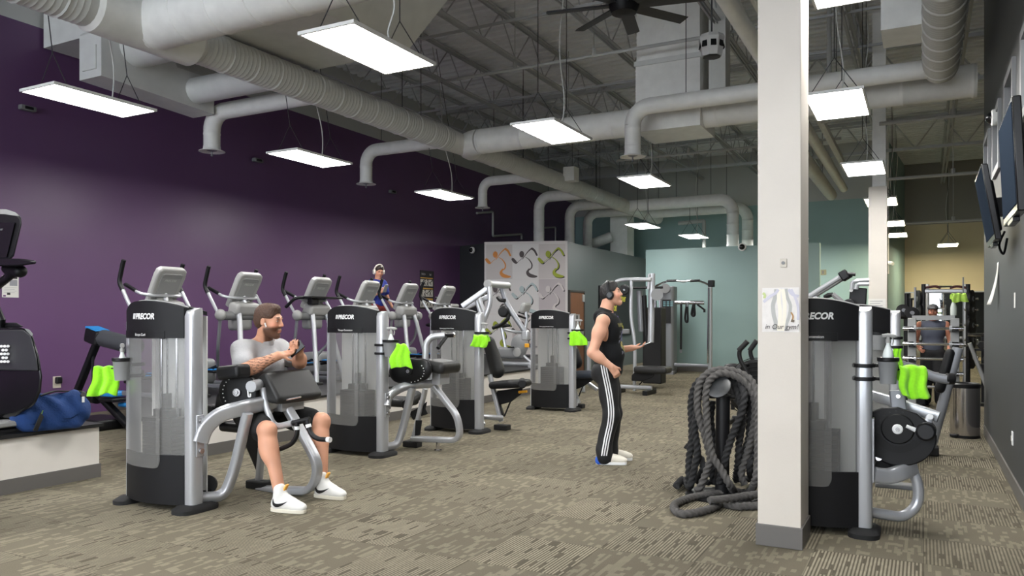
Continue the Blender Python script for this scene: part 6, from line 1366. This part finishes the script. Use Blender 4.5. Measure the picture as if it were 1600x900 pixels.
MB().lathe([(.002, -.012), (.092, -.012), (.105, -.004), (.105, .006), (.09, .014), (.002, .016)], (bc.x - .01, bc.y - .10, top.z + .05), Matrix.Rotation(.95, 3, 'X'), 28).build('top_plate', mat('worn_black_plate', (44, 46, 48), .38, 0, .5, 14), t)
for q in (-1, 1): MB().tube(fillet([(bc.x, bc.y, top.z - .03), (bc.x + q * .12, bc.y + .02, top.z - .05), (bc.x + q * .16, bc.y + .02, top.z + .03)], .05, 4), .02, 8).build('hook_arm', mBlack, t)
YA = bc.y
rope([RG(170, 712, .05), RP(190, 690, YA - .13), RP(222, 610, YA - .12), RP(240, 540, YA - .12), RP(215, 430, YA - .13), RP(182, 320, YA - .13), RP(172, 220, YA - .12), RP(185, 130, YA - .1), RP(235, 78, YA - .06), RP(310, 60, YA + .0), RP(400, 78, YA + .02), RP(470, 130, YA - .0), RP(500, 230, YA - .08), RP(500, 380, YA - .12), RP(498, 560, YA - .15), RP(485, 660, YA - .16), RG(450, 722, .035), RG(370, 722, .03), RG(280, 732, .03), RG(180, 745, .03), RG(95, 768, .03), RG(45, 800, .03), RG(75, 838, .03), RG(150, 838, .03), RG(240, 815, .03), RG(295, 785, .03)], .029, mRopeG, 'long grey battle rope looping over the post with its bight on the carpet')
rope([RG(365, 715, .05), RP(345, 680, YA - .16), RP(300, 600, YA - .16), RP(255, 530, YA - .16), RP(232, 430, YA - .15), RP(222, 320, YA - .15), RP(218, 210, YA - .14), RP(232, 130, YA - .12), RP(285, 85, YA - .08), RP(360, 90, YA - .04), RP(430, 130, YA - .02), RP(475, 200, YA - .03), RP(485, 290, YA - .03), RP(470, 400, YA), RP(440, 520, YA + .02), RP(410, 620, YA + .02), RG(430, 690, .1)], .029, mRopeG, 'grey battle rope crossing diagonally in front of the post')
rope([RG(235, 768, .09), RG(310, 762, .09), RG(390, 752, .09), RG(470, 740, .09), RG(540, 730, .09)], .029, mRopeG, 'short grey rope run lying across the floor coil')
rope([RG(240, 775, .035), RG(300, 782, .03), RG(380, 800, .03), RG(450, 800, .03), RG(560, 795, .03)], .03, mRopeG, 'grey rope end lying on the carpet in front of the coil')
rope([RG(120, 690, .04), RP(125, 640, YA - .02), RP(128, 540, YA), RP(142, 430, YA + .02), RP(140, 330, YA + .03), RP(138, 240, YA + .04), RP(160, 150, YA + .04), RP(220, 95, YA + .05), RP(310, 80, YA + .08), RP(390, 120, YA + .06), RP(425, 190, YA - .06), RP(410, 290, YA - .09), RP(375, 380, YA - .10), RP(340, 480, YA - .11), RP(312, 590, YA - .1), RP(290, 680, YA - .05)], .029, mRopeK, 'black battle rope hanging at the far left and crossing right of the post')
rope([RG(60, 690, .05), RG(95, 655, .05), RG(130, 690, .06), RP(150, 620, YA - .04), RP(172, 500, YA - .03), RP(158, 390, YA - .03), RP(165, 300, YA - .02), RP(178, 210, YA), RP(210, 140, YA + .02), RP(290, 110, YA + .06), RP(360, 130, YA + .04), RP(398, 210, YA - .02), RP(415, 320, YA - .02), RP(400, 440, YA + .02), RP(392, 560, YA + .02), RG(380, 660, .1)], .029, mRopeK, 'black battle rope whose end curls up at the left of the coil')
rope([RP(255, 230, YA + .12), RP(245, 330, YA + .12), RP(258, 430, YA + .12), RP(268, 540, YA + .1), RP(250, 640, YA + .08), RG(300, 690, .05)], .027, mRopeK, 'black rope strand hanging just left of the post')
rope([RP(370, 110, YA + .08), RP(440, 180, YA + .06), RP(455, 290, YA + .05), RP(452, 400, YA + .06), RP(465, 500, YA + .06), RP(455, 600, YA + .05), RG(470, 660, .05)], .027, mRopeK, 'black rope strand hanging right of the post behind the grey loop')
rope([RP(470, 210, YA + .1), RP(480, 330, YA + .1), RP(440, 460, YA + .09), RP(425, 560, YA + .08), RG(380, 640, .06), RG(430, 655, .06), RG(500, 640, .06)], .026, mRopeK, 'black rope strand farthest right beside the column')
rope([RP(110, 470, YA + .06), RP(190, 540, YA + .04), RP(200, 600, YA + .02), RG(170, 660, .06), RG(230, 670, .06), RG(300, 660, .06), RG(350, 680, .06)], .026, mRopeK, 'black rope tail bunched low between the strands')
# ================================================================ air bike by the column
t = thing('air_bike', 'black air bike with two tall bent handles left of the column', 'exercise bike', at(1185, 600, 11.2)); q = lambda x, y, Yp=11.2: at(960 + x / 4.09, 420 + y / 4.09, Yp)
for a, b in (([(845, 470), (797, 520), (800, 575), (850, 665), (905, 800)], 11.0), ([(905, 465), (866, 520), (873, 560), (920, 655), (960, 800)], 11.5)):
    P_ = [q(x, y, b) for x, y in a]; MB().tube(fillet(P_, .1, 5), .03, 10).build('moving_arm', mBlack, t); d = (P_[1] - P_[0]).normalized(); MB().cyl(P_[0] - d * .02, P_[0] + d * .16, .036, 12).build('arm_grip', mRubber, t)
MB().tube([q(825, 615, 11.1), q(935, 615, 11.4)], .024, 8).build('cross_bar', mBlack, t)
c = q(905, 760, 11.25); R = rot_to((-.35, 1, 0))
g = MB()
for k in range(6): g.tube([c + R @ V(((.12 + .06 * k) * math.cos(a), (.12 + .06 * k) * math.sin(a), -.06)) for a in [2 * PI * i / 24 for i in range(24)]], .006, 5, closed=True)
g.build('fan_guard', mBlack, t); g = MB().lathe([(.01, -.05), (.36, -.05), (.40, 0), (.36, .05), (.01, .05)], c, R, 28); g.build('fan_cage', mBlack, t)
MB().cyl(q(757, 612, 11.3), q(757, 900, 11.3), .03, 8).build('seat_post', mBlack, t); blob('seat', [elp(q(757, 622, 11.3), (.12, .1, .04))], mVinylK, t, .014, .02)
rect_tube([V((q(757, 900, 11.3).x, 11.3, .06)), V((c.x + .4, 11.2, .06))], .07, .07).build('base_beam', mBlack, t)
for x in (q(757, 900, 11.3).x, c.x + .4): MB().tube([(x, 10.95, .035), (x, 11.6, .035)], .034, 8).build('stabiliser', mBlack, t)
# ================================================================ chest fly machine behind the standing man
Yf = 14.7; q = lambda x, y, Yp=Yf: at(960 + x / 4.09, 420 + y / 4.09, Yp)
t = thing('pec_fly_machine', 'silver framed exercise machine with grey seat right of the standing man', 'gym machine', (q(120, 800).x, Yf, 0))
MB().tube(fillet([q(-20, 180), q(5, 80), q(60, 68), q(235, 68)], .25, 7), .04, 12).build('top_frame', mSilver, t)
MB().tube(fillet([q(108, 75), q(104, 320), q(132, 470), q(128, 780)], .3, 6), .035, 12).build('front_post', mSilver, t)
MB().tube([q(240, 30, 15.1), q(232, 470, 15.1)], .065, 16).build('main_column', mSilver, t); MB().tube([q(222, 35, 15.0), q(218, 130, 15.)], .03, 10).build('guide_tube', mSilver, t)
MB().cyl(q(62, 135, 14.4), q(66, 132, 14.75), .10, 18).build('upper_roll', mVinylK, t, bevel=.02); MB().cyl(q(62, 135, 14.38), q(62, 135, 14.4), .018, 8).build('roll_bolt', mBolt, t)
MB().tube([q(160, 140, 15.4), q(172, 400, 15.4)], .06, 14).build('rear_arm', mSilverD, t); MB().cyl(q(272, 165, 14.9), q(272, 165, 15.1), .12, 18).build('cam_disc', mGreyPlD, t)
MB().tube([q(110, 122, 15.2), q(310, 118, 15.4)], .024, 8).build('cross_bar', mBlack, t)
blob('seat', [bxx(q(245, 645), (.33, .22, .07), None, .05)], mVinyl, t, .018, .02)
MB().prism([(110, 680), (150, 640), (260, 665), (250, 690), (180, 720), (110, 715)], Yf - .1, Yf + .02, lambda a, b, y: q(a, b, y)).build('seat_bracket', mBlack, t, bevel=.01)
p0, p1 = q(40, 788), q(240, 788); rect_tube([V((p0.x, Yf, .13)), V((p1.x, Yf, .13))], .08, .08).build('base_frame', mSilver, t)
for p in (p0, p1): MB().box((p.x - .1, Yf - .3, 0), (p.x, Yf + .3, .09)).build('foot_bar', mBlack, t, bevel=.01)
MB().tube([q(160, 740), q(205, 690)], .012, 6).build('brace', mBlack, t); MB().cbox(q(60, 400, 14.9), (.25, .06, .1)).build('grip_block', mGreyPlD, t, bevel=.015)
MB().box((q(180, 280, 16.).x, 16., .1), (q(300, 280, 16.).x, 16.35, 1.72)).build('stack_cover', mStack, t, bevel=.02); MB().tube([q(190, 170, 15.2), q(205, 470, 15.2)], .05, 12).build('side_arm', mVinylK, t)
# ================================================================ functional trainer at the teal wall
Yt = 20.7; q = lambda x, y, Yp=Yt: at(960 + x / 4.09, 420 + y / 4.09, Yp)
t = thing('cable_trainer', 'grey cable machine with a high chrome pull-up bar against the teal wall', 'gym machine', (q(350, 690).x, Yt, 0))
A_, B_ = q(300, 100), q(385, 690); g = MB(); x0_, x1_ = q(290, 300).x, q(386, 300).x
g.loft([[V((a, Yt + .12 + b, z)) for a, b in [(x0_ + (p + .5) * (x1_ - x0_), r_ * .4) for p, r_ in rrect(1, 1, .25, 3)]] for z in (.1, 2.2, 2.36)]); g.build('stack_tower', mat('tower_grey', (120, 122, 124), .4, .3), t, bevel=.02)
MB().box((x0_ + .10, Yt - .115, 1.35), (x1_ - .08, Yt - .1, 2.0)).build('placard', mStack, t, smooth=0)
g = MB()
for k in range(9): g.box((x0_ + .13 + .1 * (k % 3), Yt - .12, 1.92 - .05 * (k // 3)), (x0_ + .2 + .1 * (k % 3), Yt - .116, 1.95 - .05 * (k // 3)))
g.build('placard_print', mat('placard_teal', (110, 150, 156), .5), t, smooth=0)
for x in (262, 292): MB().tube([q(x, 190), V((q(x, 190).x, Yt, .1))], .035, 10).build('guide_post', mChrome, t)
rect_tube([q(612, 90), V((q(612, 90).x, Yt, .0))], .11, .12, (0, 1, 0)).build('right_post', mSilver, t); MB().tube([q(604, 120, Yt - .1), V((q(604, 120).x, Yt - .1, .3))], .03, 8).build('guide_post', mChrome, t); MB().cbox(q(620, 95), (.16, .16, .18)).build('post_cap', mBlack, t, bevel=.02)
MB().tube(fillet([q(262, 112), q(335, 78), q(400, 76), q(440, 84), q(480, 74), q(545, 76), q(615, 108)], .15, 6), .028, 10).build('pull_up_bar', mChrome, t)
for a, b in ((335, 400), (485, 545)): MB().tube([q(a, 78), q(b, 75)], .034, 10).build('bar_grip', mBlack, t)
rect_tube([q(385, 612), q(610, 622)], .1, .09).build('lower_beam', mSilverD, t); MB().tube([q(390, 215, Yt - .05), q(575, 217, Yt - .05)], .055, 12).build('accessory_rail', mChrome, t)
MB().box((q(230, 690).x, Yt - .5, 0), (q(410, 690).x, Yt - .3, .08)).build('front_foot', mSilverD, t, bevel=.01); MB().box((q(330, 690).x, Yt - .3, 0), (q(380, 690).x, Yt + .3, .1)).build('base_beam', mSilverD, t, bevel=.01)
MB().cyl(q(325, 125, Yt - .2), q(325, 125, Yt - .1), .13, 18).build('pulley_wheel', mGreyPlD, t)
for pts, w_, lb, nm in (([(427, 225), (426, 380), (425, 520)], .03, 'long black strap hanging from the cable machine rail', 'strap_attachment'), ([(462, 222), (452, 320), (468, 335), (466, 225)], .028, 'looped black strap beside the long one on the rail', 'strap_attachment'), ([(505, 230), (495, 290), (512, 295), (508, 232)], .035, 'short black rope grip bunched on the rail', 'rope_attachment'), ([(530, 228), (575, 262)], .025, 'small black bar handle at the right of the rail', 'bar_attachment')):
    tt = thing(nm, lb, 'cable attachment', q(*pts[0]), 'attachments on the rail'); MB().tube(catmull([q(x, y, Yt - .12) for x, y in pts], 5), w_, 8).build('strap', mBlack, tt); e = q(*pts[-1], Yt - .12); MB().cyl(e + V((0, 0, .02)), e - V((0, 0, .07)), w_ * 1.2, 8).build('end_grip', mRubber if nm != 'strap_attachment' else mSilverD, tt)
# ================================================================ machine behind the right row: two long bars, arm and black stack
Yr = 10.6; q = lambda x, y, Yp=Yr: at(1170 + x / 5, 380 + y / 5, Yp)
t = thing('lever_row_machine', 'machine with two long slanted silver bars rising behind the leg extension tower', 'gym machine', (q(600, 600).x, Yr, 0))
for dy, dz in ((0, 0), (.12, 22)): MB().tube([q(430, 440 + dz, Yr + dy), q(745, 245 + dz, Yr + dy)], .033, 10).build('slanted_bar', mSilver, t)
MB().cbox(q(748, 252, Yr + .05), (.1, .22, .12), Matrix.Rotation(-.55, 3, 'Y')).build('end_clamp', mBlack, t, bevel=.015); MB().tube([q(755, 240), q(800, 242), q(833, 244)], .022, 8).build('hand_grip', mBlack, t); MB().tube([q(795, 245), q(803, 268)], .016, 6).build('lock_pin', mBlack, t)
for dx in (0, 18): MB().tube(fillet([q(520 + dx, 420), q(470 + dx, 530), V((q(470, 530).x, Yr, .1))], .2, 5), .028, 8).build('support_tube', mSilver, t)
MB().tube([q(655, 398), q(745, 472)], .032, 10).build('press_arm', mGreyPlD, t); MB().tube([q(585, 420), q(620, 408), q(660, 400)], [.02, .034, .026], 10).build('arm_grip', mBlack, t)
g = MB(); ring_disc(g, q(785, 485, Yr - .05), (0, -1, 0), .078, .05); g.build('pivot_disc', mBlack, t); MB().cyl(q(785, 485, Yr - .1), q(785, 485, Yr - .09), .02, 10).build('pivot_bolt', mBolt, t)
MB().prism([(792, 342), (925, 352), (915, 540), (775, 540)], Yr + .05, Yr + .3, lambda a, b, y: q(a, b, y)).build('stack_cover', mBlack, t, bevel=.015)
MB().box((q(800, 500).x, Yr + .06, .0), (q(900, 500).x, Yr + .28, q(800, 530).z)).build('stack_base', mBlack, t, bevel=.015)
for dx, dz in ((0, 0), (34, 28)): MB().tube(fillet([q(805 + dx, 360), q(810 + dx, 300 + dz), q(860, 292 + dz), q(940, 290 + dz)], .12, 5), .026, 8).build('top_tube', mSilver, t)
MB().cyl(q(800, 368, Yr + .04), q(800, 368, Yr - .0), .022, 10).build('lock_knob', mLetter, t)
MB().box((q(470, 540).x - .1, Yr - .35, 0), (q(900, 540).x + .1, Yr + .35, .07)).build('base_frame', mSilverD, t, bevel=.01)
# ---------------------------------------------------------------- sheet on the far column, far switch plate
t = thing('paper_sign', 'white printed sheet on the far white column', 'notice', at(1370, 476, 15.69)); a, b = at(1356.5, 467, 15.695), at(1384, 487, 15.695); MB().box((a.x, 15.685, b.z), (b.x, 15.698, a.z)).build('sheet', mPaper, t, smooth=0)
g = MB()
for k in range(5): g.box((a.x + .03, 15.682, a.z - .05 - k * .04), (b.x - .05 - .04 * (k % 2), 15.685, a.z - .04 - k * .04))
g.build('printed_lines', mInkG, t, smooth=0)
p = at(1286, 425.5, YF - .01); t = thing('wall_plate', 'small beige plate on the far teal wall right of the near column', 'switch', p); MB().cbox(p, (.2, .02, .17)).build('plate', mat('plate_beige2', (150, 146, 112), .5), t); MB().cbox(p + V((.0, -.012, 0)), (.05, .01, .1)).build('rocker', mGreyPlD, t)
p = at(1388, 411, 24.) ; t = thing('security_camera', 'small white camera beside the far column', 'camera', p); MB().cyl(p, p + V((.12, -.1, -.03)), .05, 12).build('housing', mDuct, t); MB().cyl((p.x - .03, p.y + .04, p.z - .3), (p.x - .03, p.y + .04, ZC), .05, 8).build('pole', mDuct, t)
# ================================================================ mirror, free weights
o = thing('wall_mirror', 'large wall mirror under the tan wall reflecting a bright window', 'mirror', (1.2, YT, 1.3))
mMirror = mat('mirror_silver', (200, 204, 204), .02, 1.)
for a, b in ((-.62, .62), (.63, 1.9), (1.91, 3.15)): MB().prism([(a, YT - .02 - .0085 * (a + .62)), (b, YT - .02 - .0085 * (b + .62)), (b, YT - .003), (a, YT - .003)], .12, 2.42, lambda p, q_, z: (p, q_, z)).build('mirror_pane', mMirror, o, smooth=0)
MB().box((-.62, YT - .06, 2.42), (3.15, YT - .002, 2.46)).build('top_trim', mSilver, o, smooth=0)
Yk = 13.6; q = lambda px, py, Yp=Yk: at(px, py, Yp)
t = thing('barbell_rack', 'grey upright rack holding fixed barbells one above another', 'rack', (q(1460, 600).x, Yk, 0)); mRackG = mat('rack_grey', (150, 151, 150), .4, .2)
for px in (1425, 1492):
    p = q(px, 497); MB().box((p.x - .06, Yk - .05, .05), (p.x + .06, Yk + .05, p.z)).build('upright', mRackG, t, bevel=.01); MB().box((p.x - .06, Yk - .35, 0), (p.x + .06, Yk + .35, .07)).build('foot', mRackG, t, bevel=.01)
    for py in (513, 536.5, 559, 581, 602):
        z = q(px, py).z; MB().box((p.x - .045, Yk - .2, z - .055), (p.x + .045, Yk - .04, z - .028)).build('bar_hook', mBlack, t, bevel=.005)
MB().box((q(1425, 497).x, Yk - .04, q(1425, 500).z), (q(1492, 497).x, Yk + .04, q(1425, 493).z)).build('top_beam', mRackG, t, smooth=0)
for k, (py, lb) in enumerate(((513, 'topmost'), (536.5, 'second from the top'), (559, 'third from the top'), (581, 'fourth from the top'), (602, 'lowest'))):
    a, b = q(1411, py), q(1505, py + .5); y = Yk - .13; z = a.z; bt = thing('barbell', 'chrome barbell on the grey rack, %s' % lb, 'barbell', ((a.x + b.x) / 2, y, z), 'barbells on the rack')
    MB().cyl((a.x + .1, y, z), (b.x - .1, y, z), .022, 10).build('shaft', mChrome, bt)
    for x0_, s in ((a.x, 1), (b.x, -1)):
        MB().cyl((x0_, y, z), (x0_ + s * .18, y, z), .034, 12).build('sleeve', mChrome, bt); MB().cyl((x0_ + s * .15, y, z), (x0_ + s * .185, y, z), .045, 12).build('collar', mSilver, bt)
zt = q(1460, 493).z; p = q(1490, 480); bottle((p.x, Yk, zt), 'clear spray bottle standing on top of the barbell rack', mat('bottle_clear', (196, 204, 198), .25), 2., 1.05)
towel((p.x + .06, Yk - .02, zt + .33), .2, .22, .17, .12, 'pale green towel draped over the bottle on the barbell rack', 23, .15, .05, m=mat('pale_green_towel', (176, 214, 90), .95, 0, .06, 60, .5, 260))
Yw = 17.2; q = lambda px, py, Yp=Yw: at(px, py, Yp)
t = thing('power_rack', 'tall black and silver power rack before the mirror', 'rack', (q(1478, 590).x, Yw, 0))
for px, yy in ((1443, Yw), (1512.5, Yw), (1449, Yw + 1.2), (1508, Yw + 1.2)):
    p = at(px, 444, yy); rect_tube([(p.x, yy, p.z), (p.x, yy, 0)], .075, .075, (0, 1, 0)).build('upright', mBlack if yy == Yw else mSilver, t)
    if yy == Yw:
        g = MB()
        for k in range(14): g.cyl((p.x, Yw - .045, .5 + k * .12), (p.x, Yw - .035, .5 + k * .12), .012, 6)
        g.build('hole_row', mStack, t)
a, b = q(1445, 455), q(1511, 455); rect_tube([a, b], .07, .08).build('cross_member', mSilver, t)
MB().tube(fillet([q(1443, 450), q(1462, 447), q(1470, 450)], .1, 4), .024, 8).build('pull_up_grip', mat('dark_red_grip', (70, 30, 34), .6), t); MB().tube(fillet([q(1484, 450), q(1494, 447), q(1512, 450)], .1, 4), .024, 8).build('pull_up_grip', mat('dark_red_grip', (70, 30, 34), .6), t)
MB().tube([q(1466, 448), q(1488, 448)], .02, 8).build('pull_up_bar', mChrome, t)
for px in (1443, 1512.5): rect_tube([V((q(px, 500).x, Yw, .04)), V((q(px, 500).x, Yw + 1.2, .04))], .075, .075).build('side_base', mBlack, t)
MB().cyl((q(1443, 500).x + .05, Yw + .6, 1.1), (q(1512, 500).x - .05, Yw + .6, 1.1), .03, 10).build('rear_brace', mSilver, t)
MB().cyl(q(1448, 540, Yw - .1), q(1512, 540, Yw - .1), .024, 10).build('smith_bar', mChrome, t)
for px, pys in ((1516, (467, 484, 508, 531, 558)), (1437, (467, 486))):
    for k, py in enumerate(pys):
        c = q(px, py, Yw + .1 + .02 * k); r = (.17, .20, .225, .20, .225)[k]; s = 1 if px > 1480 else -1
        o = thing('weight_plate', 'black weight plate on the %s side of the power rack, %s' % ('right' if s > 0 else 'left', ('topmost', 'second from the top' if s > 0 else 'lower', 'third from the top', 'fourth from the top', 'lowest')[k]), 'weight plate', c, 'plates on the power rack')
        Rr = rot_to((s, -.35, 0)); MB().lathe([(.025, 0), (r * .5, 0), (r * .55, -.008), (r * .84, -.008), (r * .88, .0), (r, .004), (r, .045), (r * .88, .05), (r * .55, .05), (.025, .05)], c, Rr, 28).build('disc', mBlack, o); MB().lathe([(.024, -.01), (.05, -.01), (.05, .06), (.024, .06)], c, Rr, 16).build('hub_ring', mSilverD, o)
        MB().cyl(c - Rr @ V((0, 0, .1)), c + Rr @ V((0, 0, .14)), .022, 8).build('storage_peg', mChrome, t)
# vertical bar holder with bars and plates left of the rack
p = at(1421, 600, 15.0); t = thing('bar_holder', 'black floor holder with bars standing upright by the return wall', 'rack', (p.x, 15., 0)); MB().box((p.x - .22, 14.8, 0), (p.x + .25, 15.2, .3)).build('base', mBlack, t, bevel=.02)
for px, py, r, m, lb in ((1416.5, 459, .032, mBlack, 'thick black bar standing in the holder, leftmost'), (1423, 466, .028, mBlack, 'thick black bar standing in the holder, middle'), (1430, 449, .018, mSilverD, 'tall thin steel bar standing in the holder'), (1505, 433, .014, mSilverD, 'thin steel bar rising above the power rack')):
    yy = 15.0 if px < 1450 else 16.6; a = at(px, py, yy); o = thing('upright_bar', lb, 'bar', (a.x, yy, 0), 'bars standing upright'); MB().cyl((a.x, yy, .02), (a.x, yy, a.z - .3), r * .8, 10).build('shaft', m, o); MB().cyl((a.x, yy, a.z - .32), a, r, 12).build('sleeve', m, o)
for k, (px, py, yy) in enumerate(((1411, 487, 14.6), (1424, 491, 14.4))):
    c = at(px, py, yy); o = thing('weight_plate', 'black weight plate on the plate tree above the second tower, %s one' % ('left', 'right')[k], 'weight plate', c, 'plates on the plate tree'); Rr = rot_to((.3, -1, .5)); MB().lathe([(.025, 0), (.06, 0), (.065, -.006), (.10, -.006), (.115, .004), (.115, .045), (.06, .05), (.025, .05)], c, Rr, 28).build('disc', mBlack, o); MB().lathe([(.024, -.006), (.035, -.006), (.035, .056), (.024, .056)], c, Rr, 16).build('hub_ring', mSilverD, o)
p = at(1416, 500, 14.7); t = thing('plate_tree', 'black plate tree standing behind the second tower', 'rack', (p.x, 14.7, 0)); MB().cyl((p.x, 14.7, .02), (p.x, 14.7, 1.52), .04, 10).build('post', mBlack, t); MB().cyl((p.x - .15, 14.7, 1.5), (p.x + .2, 14.55, 1.5), .025, 8).build('peg', mBlack, t); MB().box((p.x - .25, 14.45, 0), (p.x + .25, 14.95, .06)).build('base', mBlack, t, bevel=.01)
# dumbbell rack with slanted grey side in the alcove
Yd = 14.4; q = lambda px, py, Yp=Yd: at(px, py, Yp)
t = thing('dumbbell_rack', 'rack with slanted perforated grey side standing beyond the bin', 'rack', (q(1530, 640).x, Yd, 0))
P_ = [q(1515, 536), q(1541, 603)]; rect_tube([P_[0], P_[1], V((P_[1].x + .1, Yd, .05))], .06, .11, (0, 1, 0)).build('slanted_side', mRackG, t)
for k in range(5): c = P_[0].lerp(P_[1], .12 + k * .18); MB().cyl(c + V((0, -.05, 0)), c + V((0, -.025, 0)), .015, 8).build('side_hole', mStack, t)
rect_tube([V((P_[1].x + 1.3, Yd + .05, 1.05)), V((P_[1].x + 1.4, Yd, .05))], .06, .11, (0, 1, 0)).build('slanted_side', mRackG, t)
for s_, (px, py) in enumerate(((1518, 545), (1527, 569), (1536, 592))):
    c = q(px, py); MB().box((c.x, Yd - .0, c.z - .03), (c.x + 1.2, Yd + .3, c.z)).build('shelf', mBlack, t, smooth=0)
    for k in range(3):
        x = c.x + .14 + k * .34; dd = thing('dumbbell', 'black dumbbell on the %s shelf of the slanted rack, %s' % (('top', 'middle', 'lower')[s_], ('next to the grey side', 'second from the grey side', 'third from the grey side')[k]), 'dumbbell', (x, Yd + .12, c.z + .06), 'dumbbells on the slanted rack')
        MB().cyl((x, Yd - .02, c.z + .065), (x, Yd + .26, c.z + .065), .016, 8).build('grip', mChrome, dd)
        for y in (Yd - .03, Yd + .18): MB().lathe([(.01, 0), (.055, 0), (.064, .012), (.064, .078), (.055, .09), (.01, .09)], (x, y, c.z + .065), rot_to((0, 1, 0)), 6).build('head', mRubber, dd, smooth=0)
MB().cyl(q(1512, 523, 15.6), V((q(1512, 523, 15.6).x + 1.2, 15.6, q(1512, 523, 15.6).z)), .03, 10).build('bar', mChrome, None); bo = bpy.context.scene.objects['bar']; bo.name = 'bench_bar'; tag(bo, 'chrome bar resting level beyond the slanted rack', 'bar')
p = bo.matrix_world.translation; c0 = q(1512, 523, 15.6); t = thing('bar_stand', 'black stand carrying the level chrome bar', 'rack', (c0.x + .3, 15.6, 0))
for dx in (.2, 1.0): MB().box((c0.x + dx, 15.57, 0), (c0.x + dx + .06, 15.63, c0.z - .03)).build('upright', mBlack, t, smooth=0); MB().box((c0.x + dx - .05, 15.3, 0), (c0.x + dx + .11, 15.9, .05)).build('foot', mBlack, t, smooth=0)
# ================================================================ bin, screens, switch on the right wall
c = atz(1512, 681, 0); c = V((.455, 11.25, 0)); t = thing('trash_bin', 'oval chrome trash bin with a black rim by the right wall', 'trash bin', c)
MB().lathe([(.15, .03), (.165, .035), (.17, .62), (.16, .625)], c, n=40).build('body', mat('brushed_steel', (196, 192, 190), .16, 1., bump=.05, bscale=3, stretch=(30, 30, .3)), t); MB().lathe([(.14, 0), (.168, 0), (.168, .035), (.14, .035)], c, n=40).build('base_ring', mBlack, t); MB().lathe([(.10, .62), (.172, .62), (.175, .665), (.15, .68), (.10, .64)], c, n=40).build('lid_ring', mBlack, t); MB().lathe([(.002, .6), (.12, .6), (.12, .63), (.002, .63)], c, n=30).build('liner', mStack, t); MB().cbox(c + V((-.13, -.14, .03)), (.07, .08, .03)).build('pedal', mBlack, t, bevel=.01)
def tv(ya, yb, xt, xbn, z0, z1, label):
    t = thing('television', label, 'television', (XR - .1, (ya + yb) / 2, (z0 + z1) / 2)); f = lambda a, z, o: V((xbn + (xt - xbn) * (z - z0) / (z1 - z0) + o, a, z))
    def slab(y0, y1, a, b, o0, o1): return MB().loft([[f(y0, a, o0), f(y1, a, o0), f(y1, b, o0), f(y0, b, o0)], [f(y0, a, o1), f(y1, a, o1), f(y1, b, o1), f(y0, b, o1)]])
    slab(ya, yb, z0, z1, 0, .05).build('bezel', mBlackG, t, bevel=.008); slab(ya + .03, yb - .03, z0 + .05, z1 - .03, -.004, .002).build('screen', mat('screen_glass', (42, 50, 61), .6, spec=0.), t, smooth=0)
    slab(ya + .25, yb - .25, z0 + .1, z1 - .1, .05, .09).build('back_box', mBlack, t, bevel=.02); m = (ya + yb) / 2; zc = (z0 + z1) / 2
    MB().box((xbn + (xt - xbn) / 2 + .07, m - .06, zc - .08), (XR - .002, m + .06, zc + .08)).build('wall_bracket', mBlack, t, smooth=0)
    MB().tube(catmull([(XR - .06, m - .1, z0 + .1), (XR - .10, m - .08, z0 - .02), (XR - .06, m + .02, z0 - .09), (XR - .03, m + .06, z0 + .05)], 5), .01, 6).build('cable', mBlack, t)
    slab(ya + .3, yb - .3, z0 - .03, z0, .0, .04).build('sensor_bar', mBlackG, t, bevel=.004)
tv(5.57, 6.5, .47, .50, 2.13, 2.83, 'flat television on the right wall, nearer of two'); tv(7.72, 8.62, .43, .535, 2.15, 2.80, 'tilted television on the right wall, farther of two')
a = atx(1583, 685, XR); t = thing('light_switch', 'white switch plate low on the charcoal right wall', 'switch', a); MB().box((XR - .01, a.y - .04, a.z - .06), (XR, a.y + .04, a.z + .06)).build('plate', mLetter, t, bevel=.003); MB().box((XR - .016, a.y - .012, a.z - .022), (XR - .01, a.y + .012, a.z + .022)).build('rocker', mPaper, t)
a = atx(1560, 443, XR); t = thing('curled_flyer', 'white curled paper flyer hanging on the charcoal right wall', 'paper', a)
MB().grid(lambda u, v: V((XR - .004 - .07 * v * v - .03 * math.sin(PI * u) * v, a.y + (u - .5) * .16 + .03 * math.sin(v * 3), a.z + .22 - v * .44)), 8, 12).build('sheet', mPaper, t, smooth=180, solid=.003)
a = atx(1586, 470, XR); t = thing('small_flyer', 'small white card on the right wall past the curled flyer', 'paper', a); MB().box((XR - .006, a.y - .03, a.z - .06), (XR, a.y + .03, a.z + .07)).build('card', mPaper, t, smooth=0)
# ================================================================ render look
wd = bpy.data.worlds.new('world'); SC.world = wd; wd.use_nodes = True
wd.node_tree.nodes['Background'].inputs[0].default_value = (.75, .83, 1, 1); wd.node_tree.nodes['Background'].inputs[1].default_value = .6
SC.view_settings.view_transform = 'Standard'; SC.view_settings.look = 'None'; SC.view_settings.gamma = 1; SC.view_settings.exposure = EXPO
SC.view_settings.use_curve_mapping = False
SC.cycles.max_bounces = 7; SC.cycles.diffuse_bounces = 4; SC.cycles.transparent_max_bounces = 12
SC.cycles.use_denoising = True
SC.cycles.sample_clamp_indirect = 6
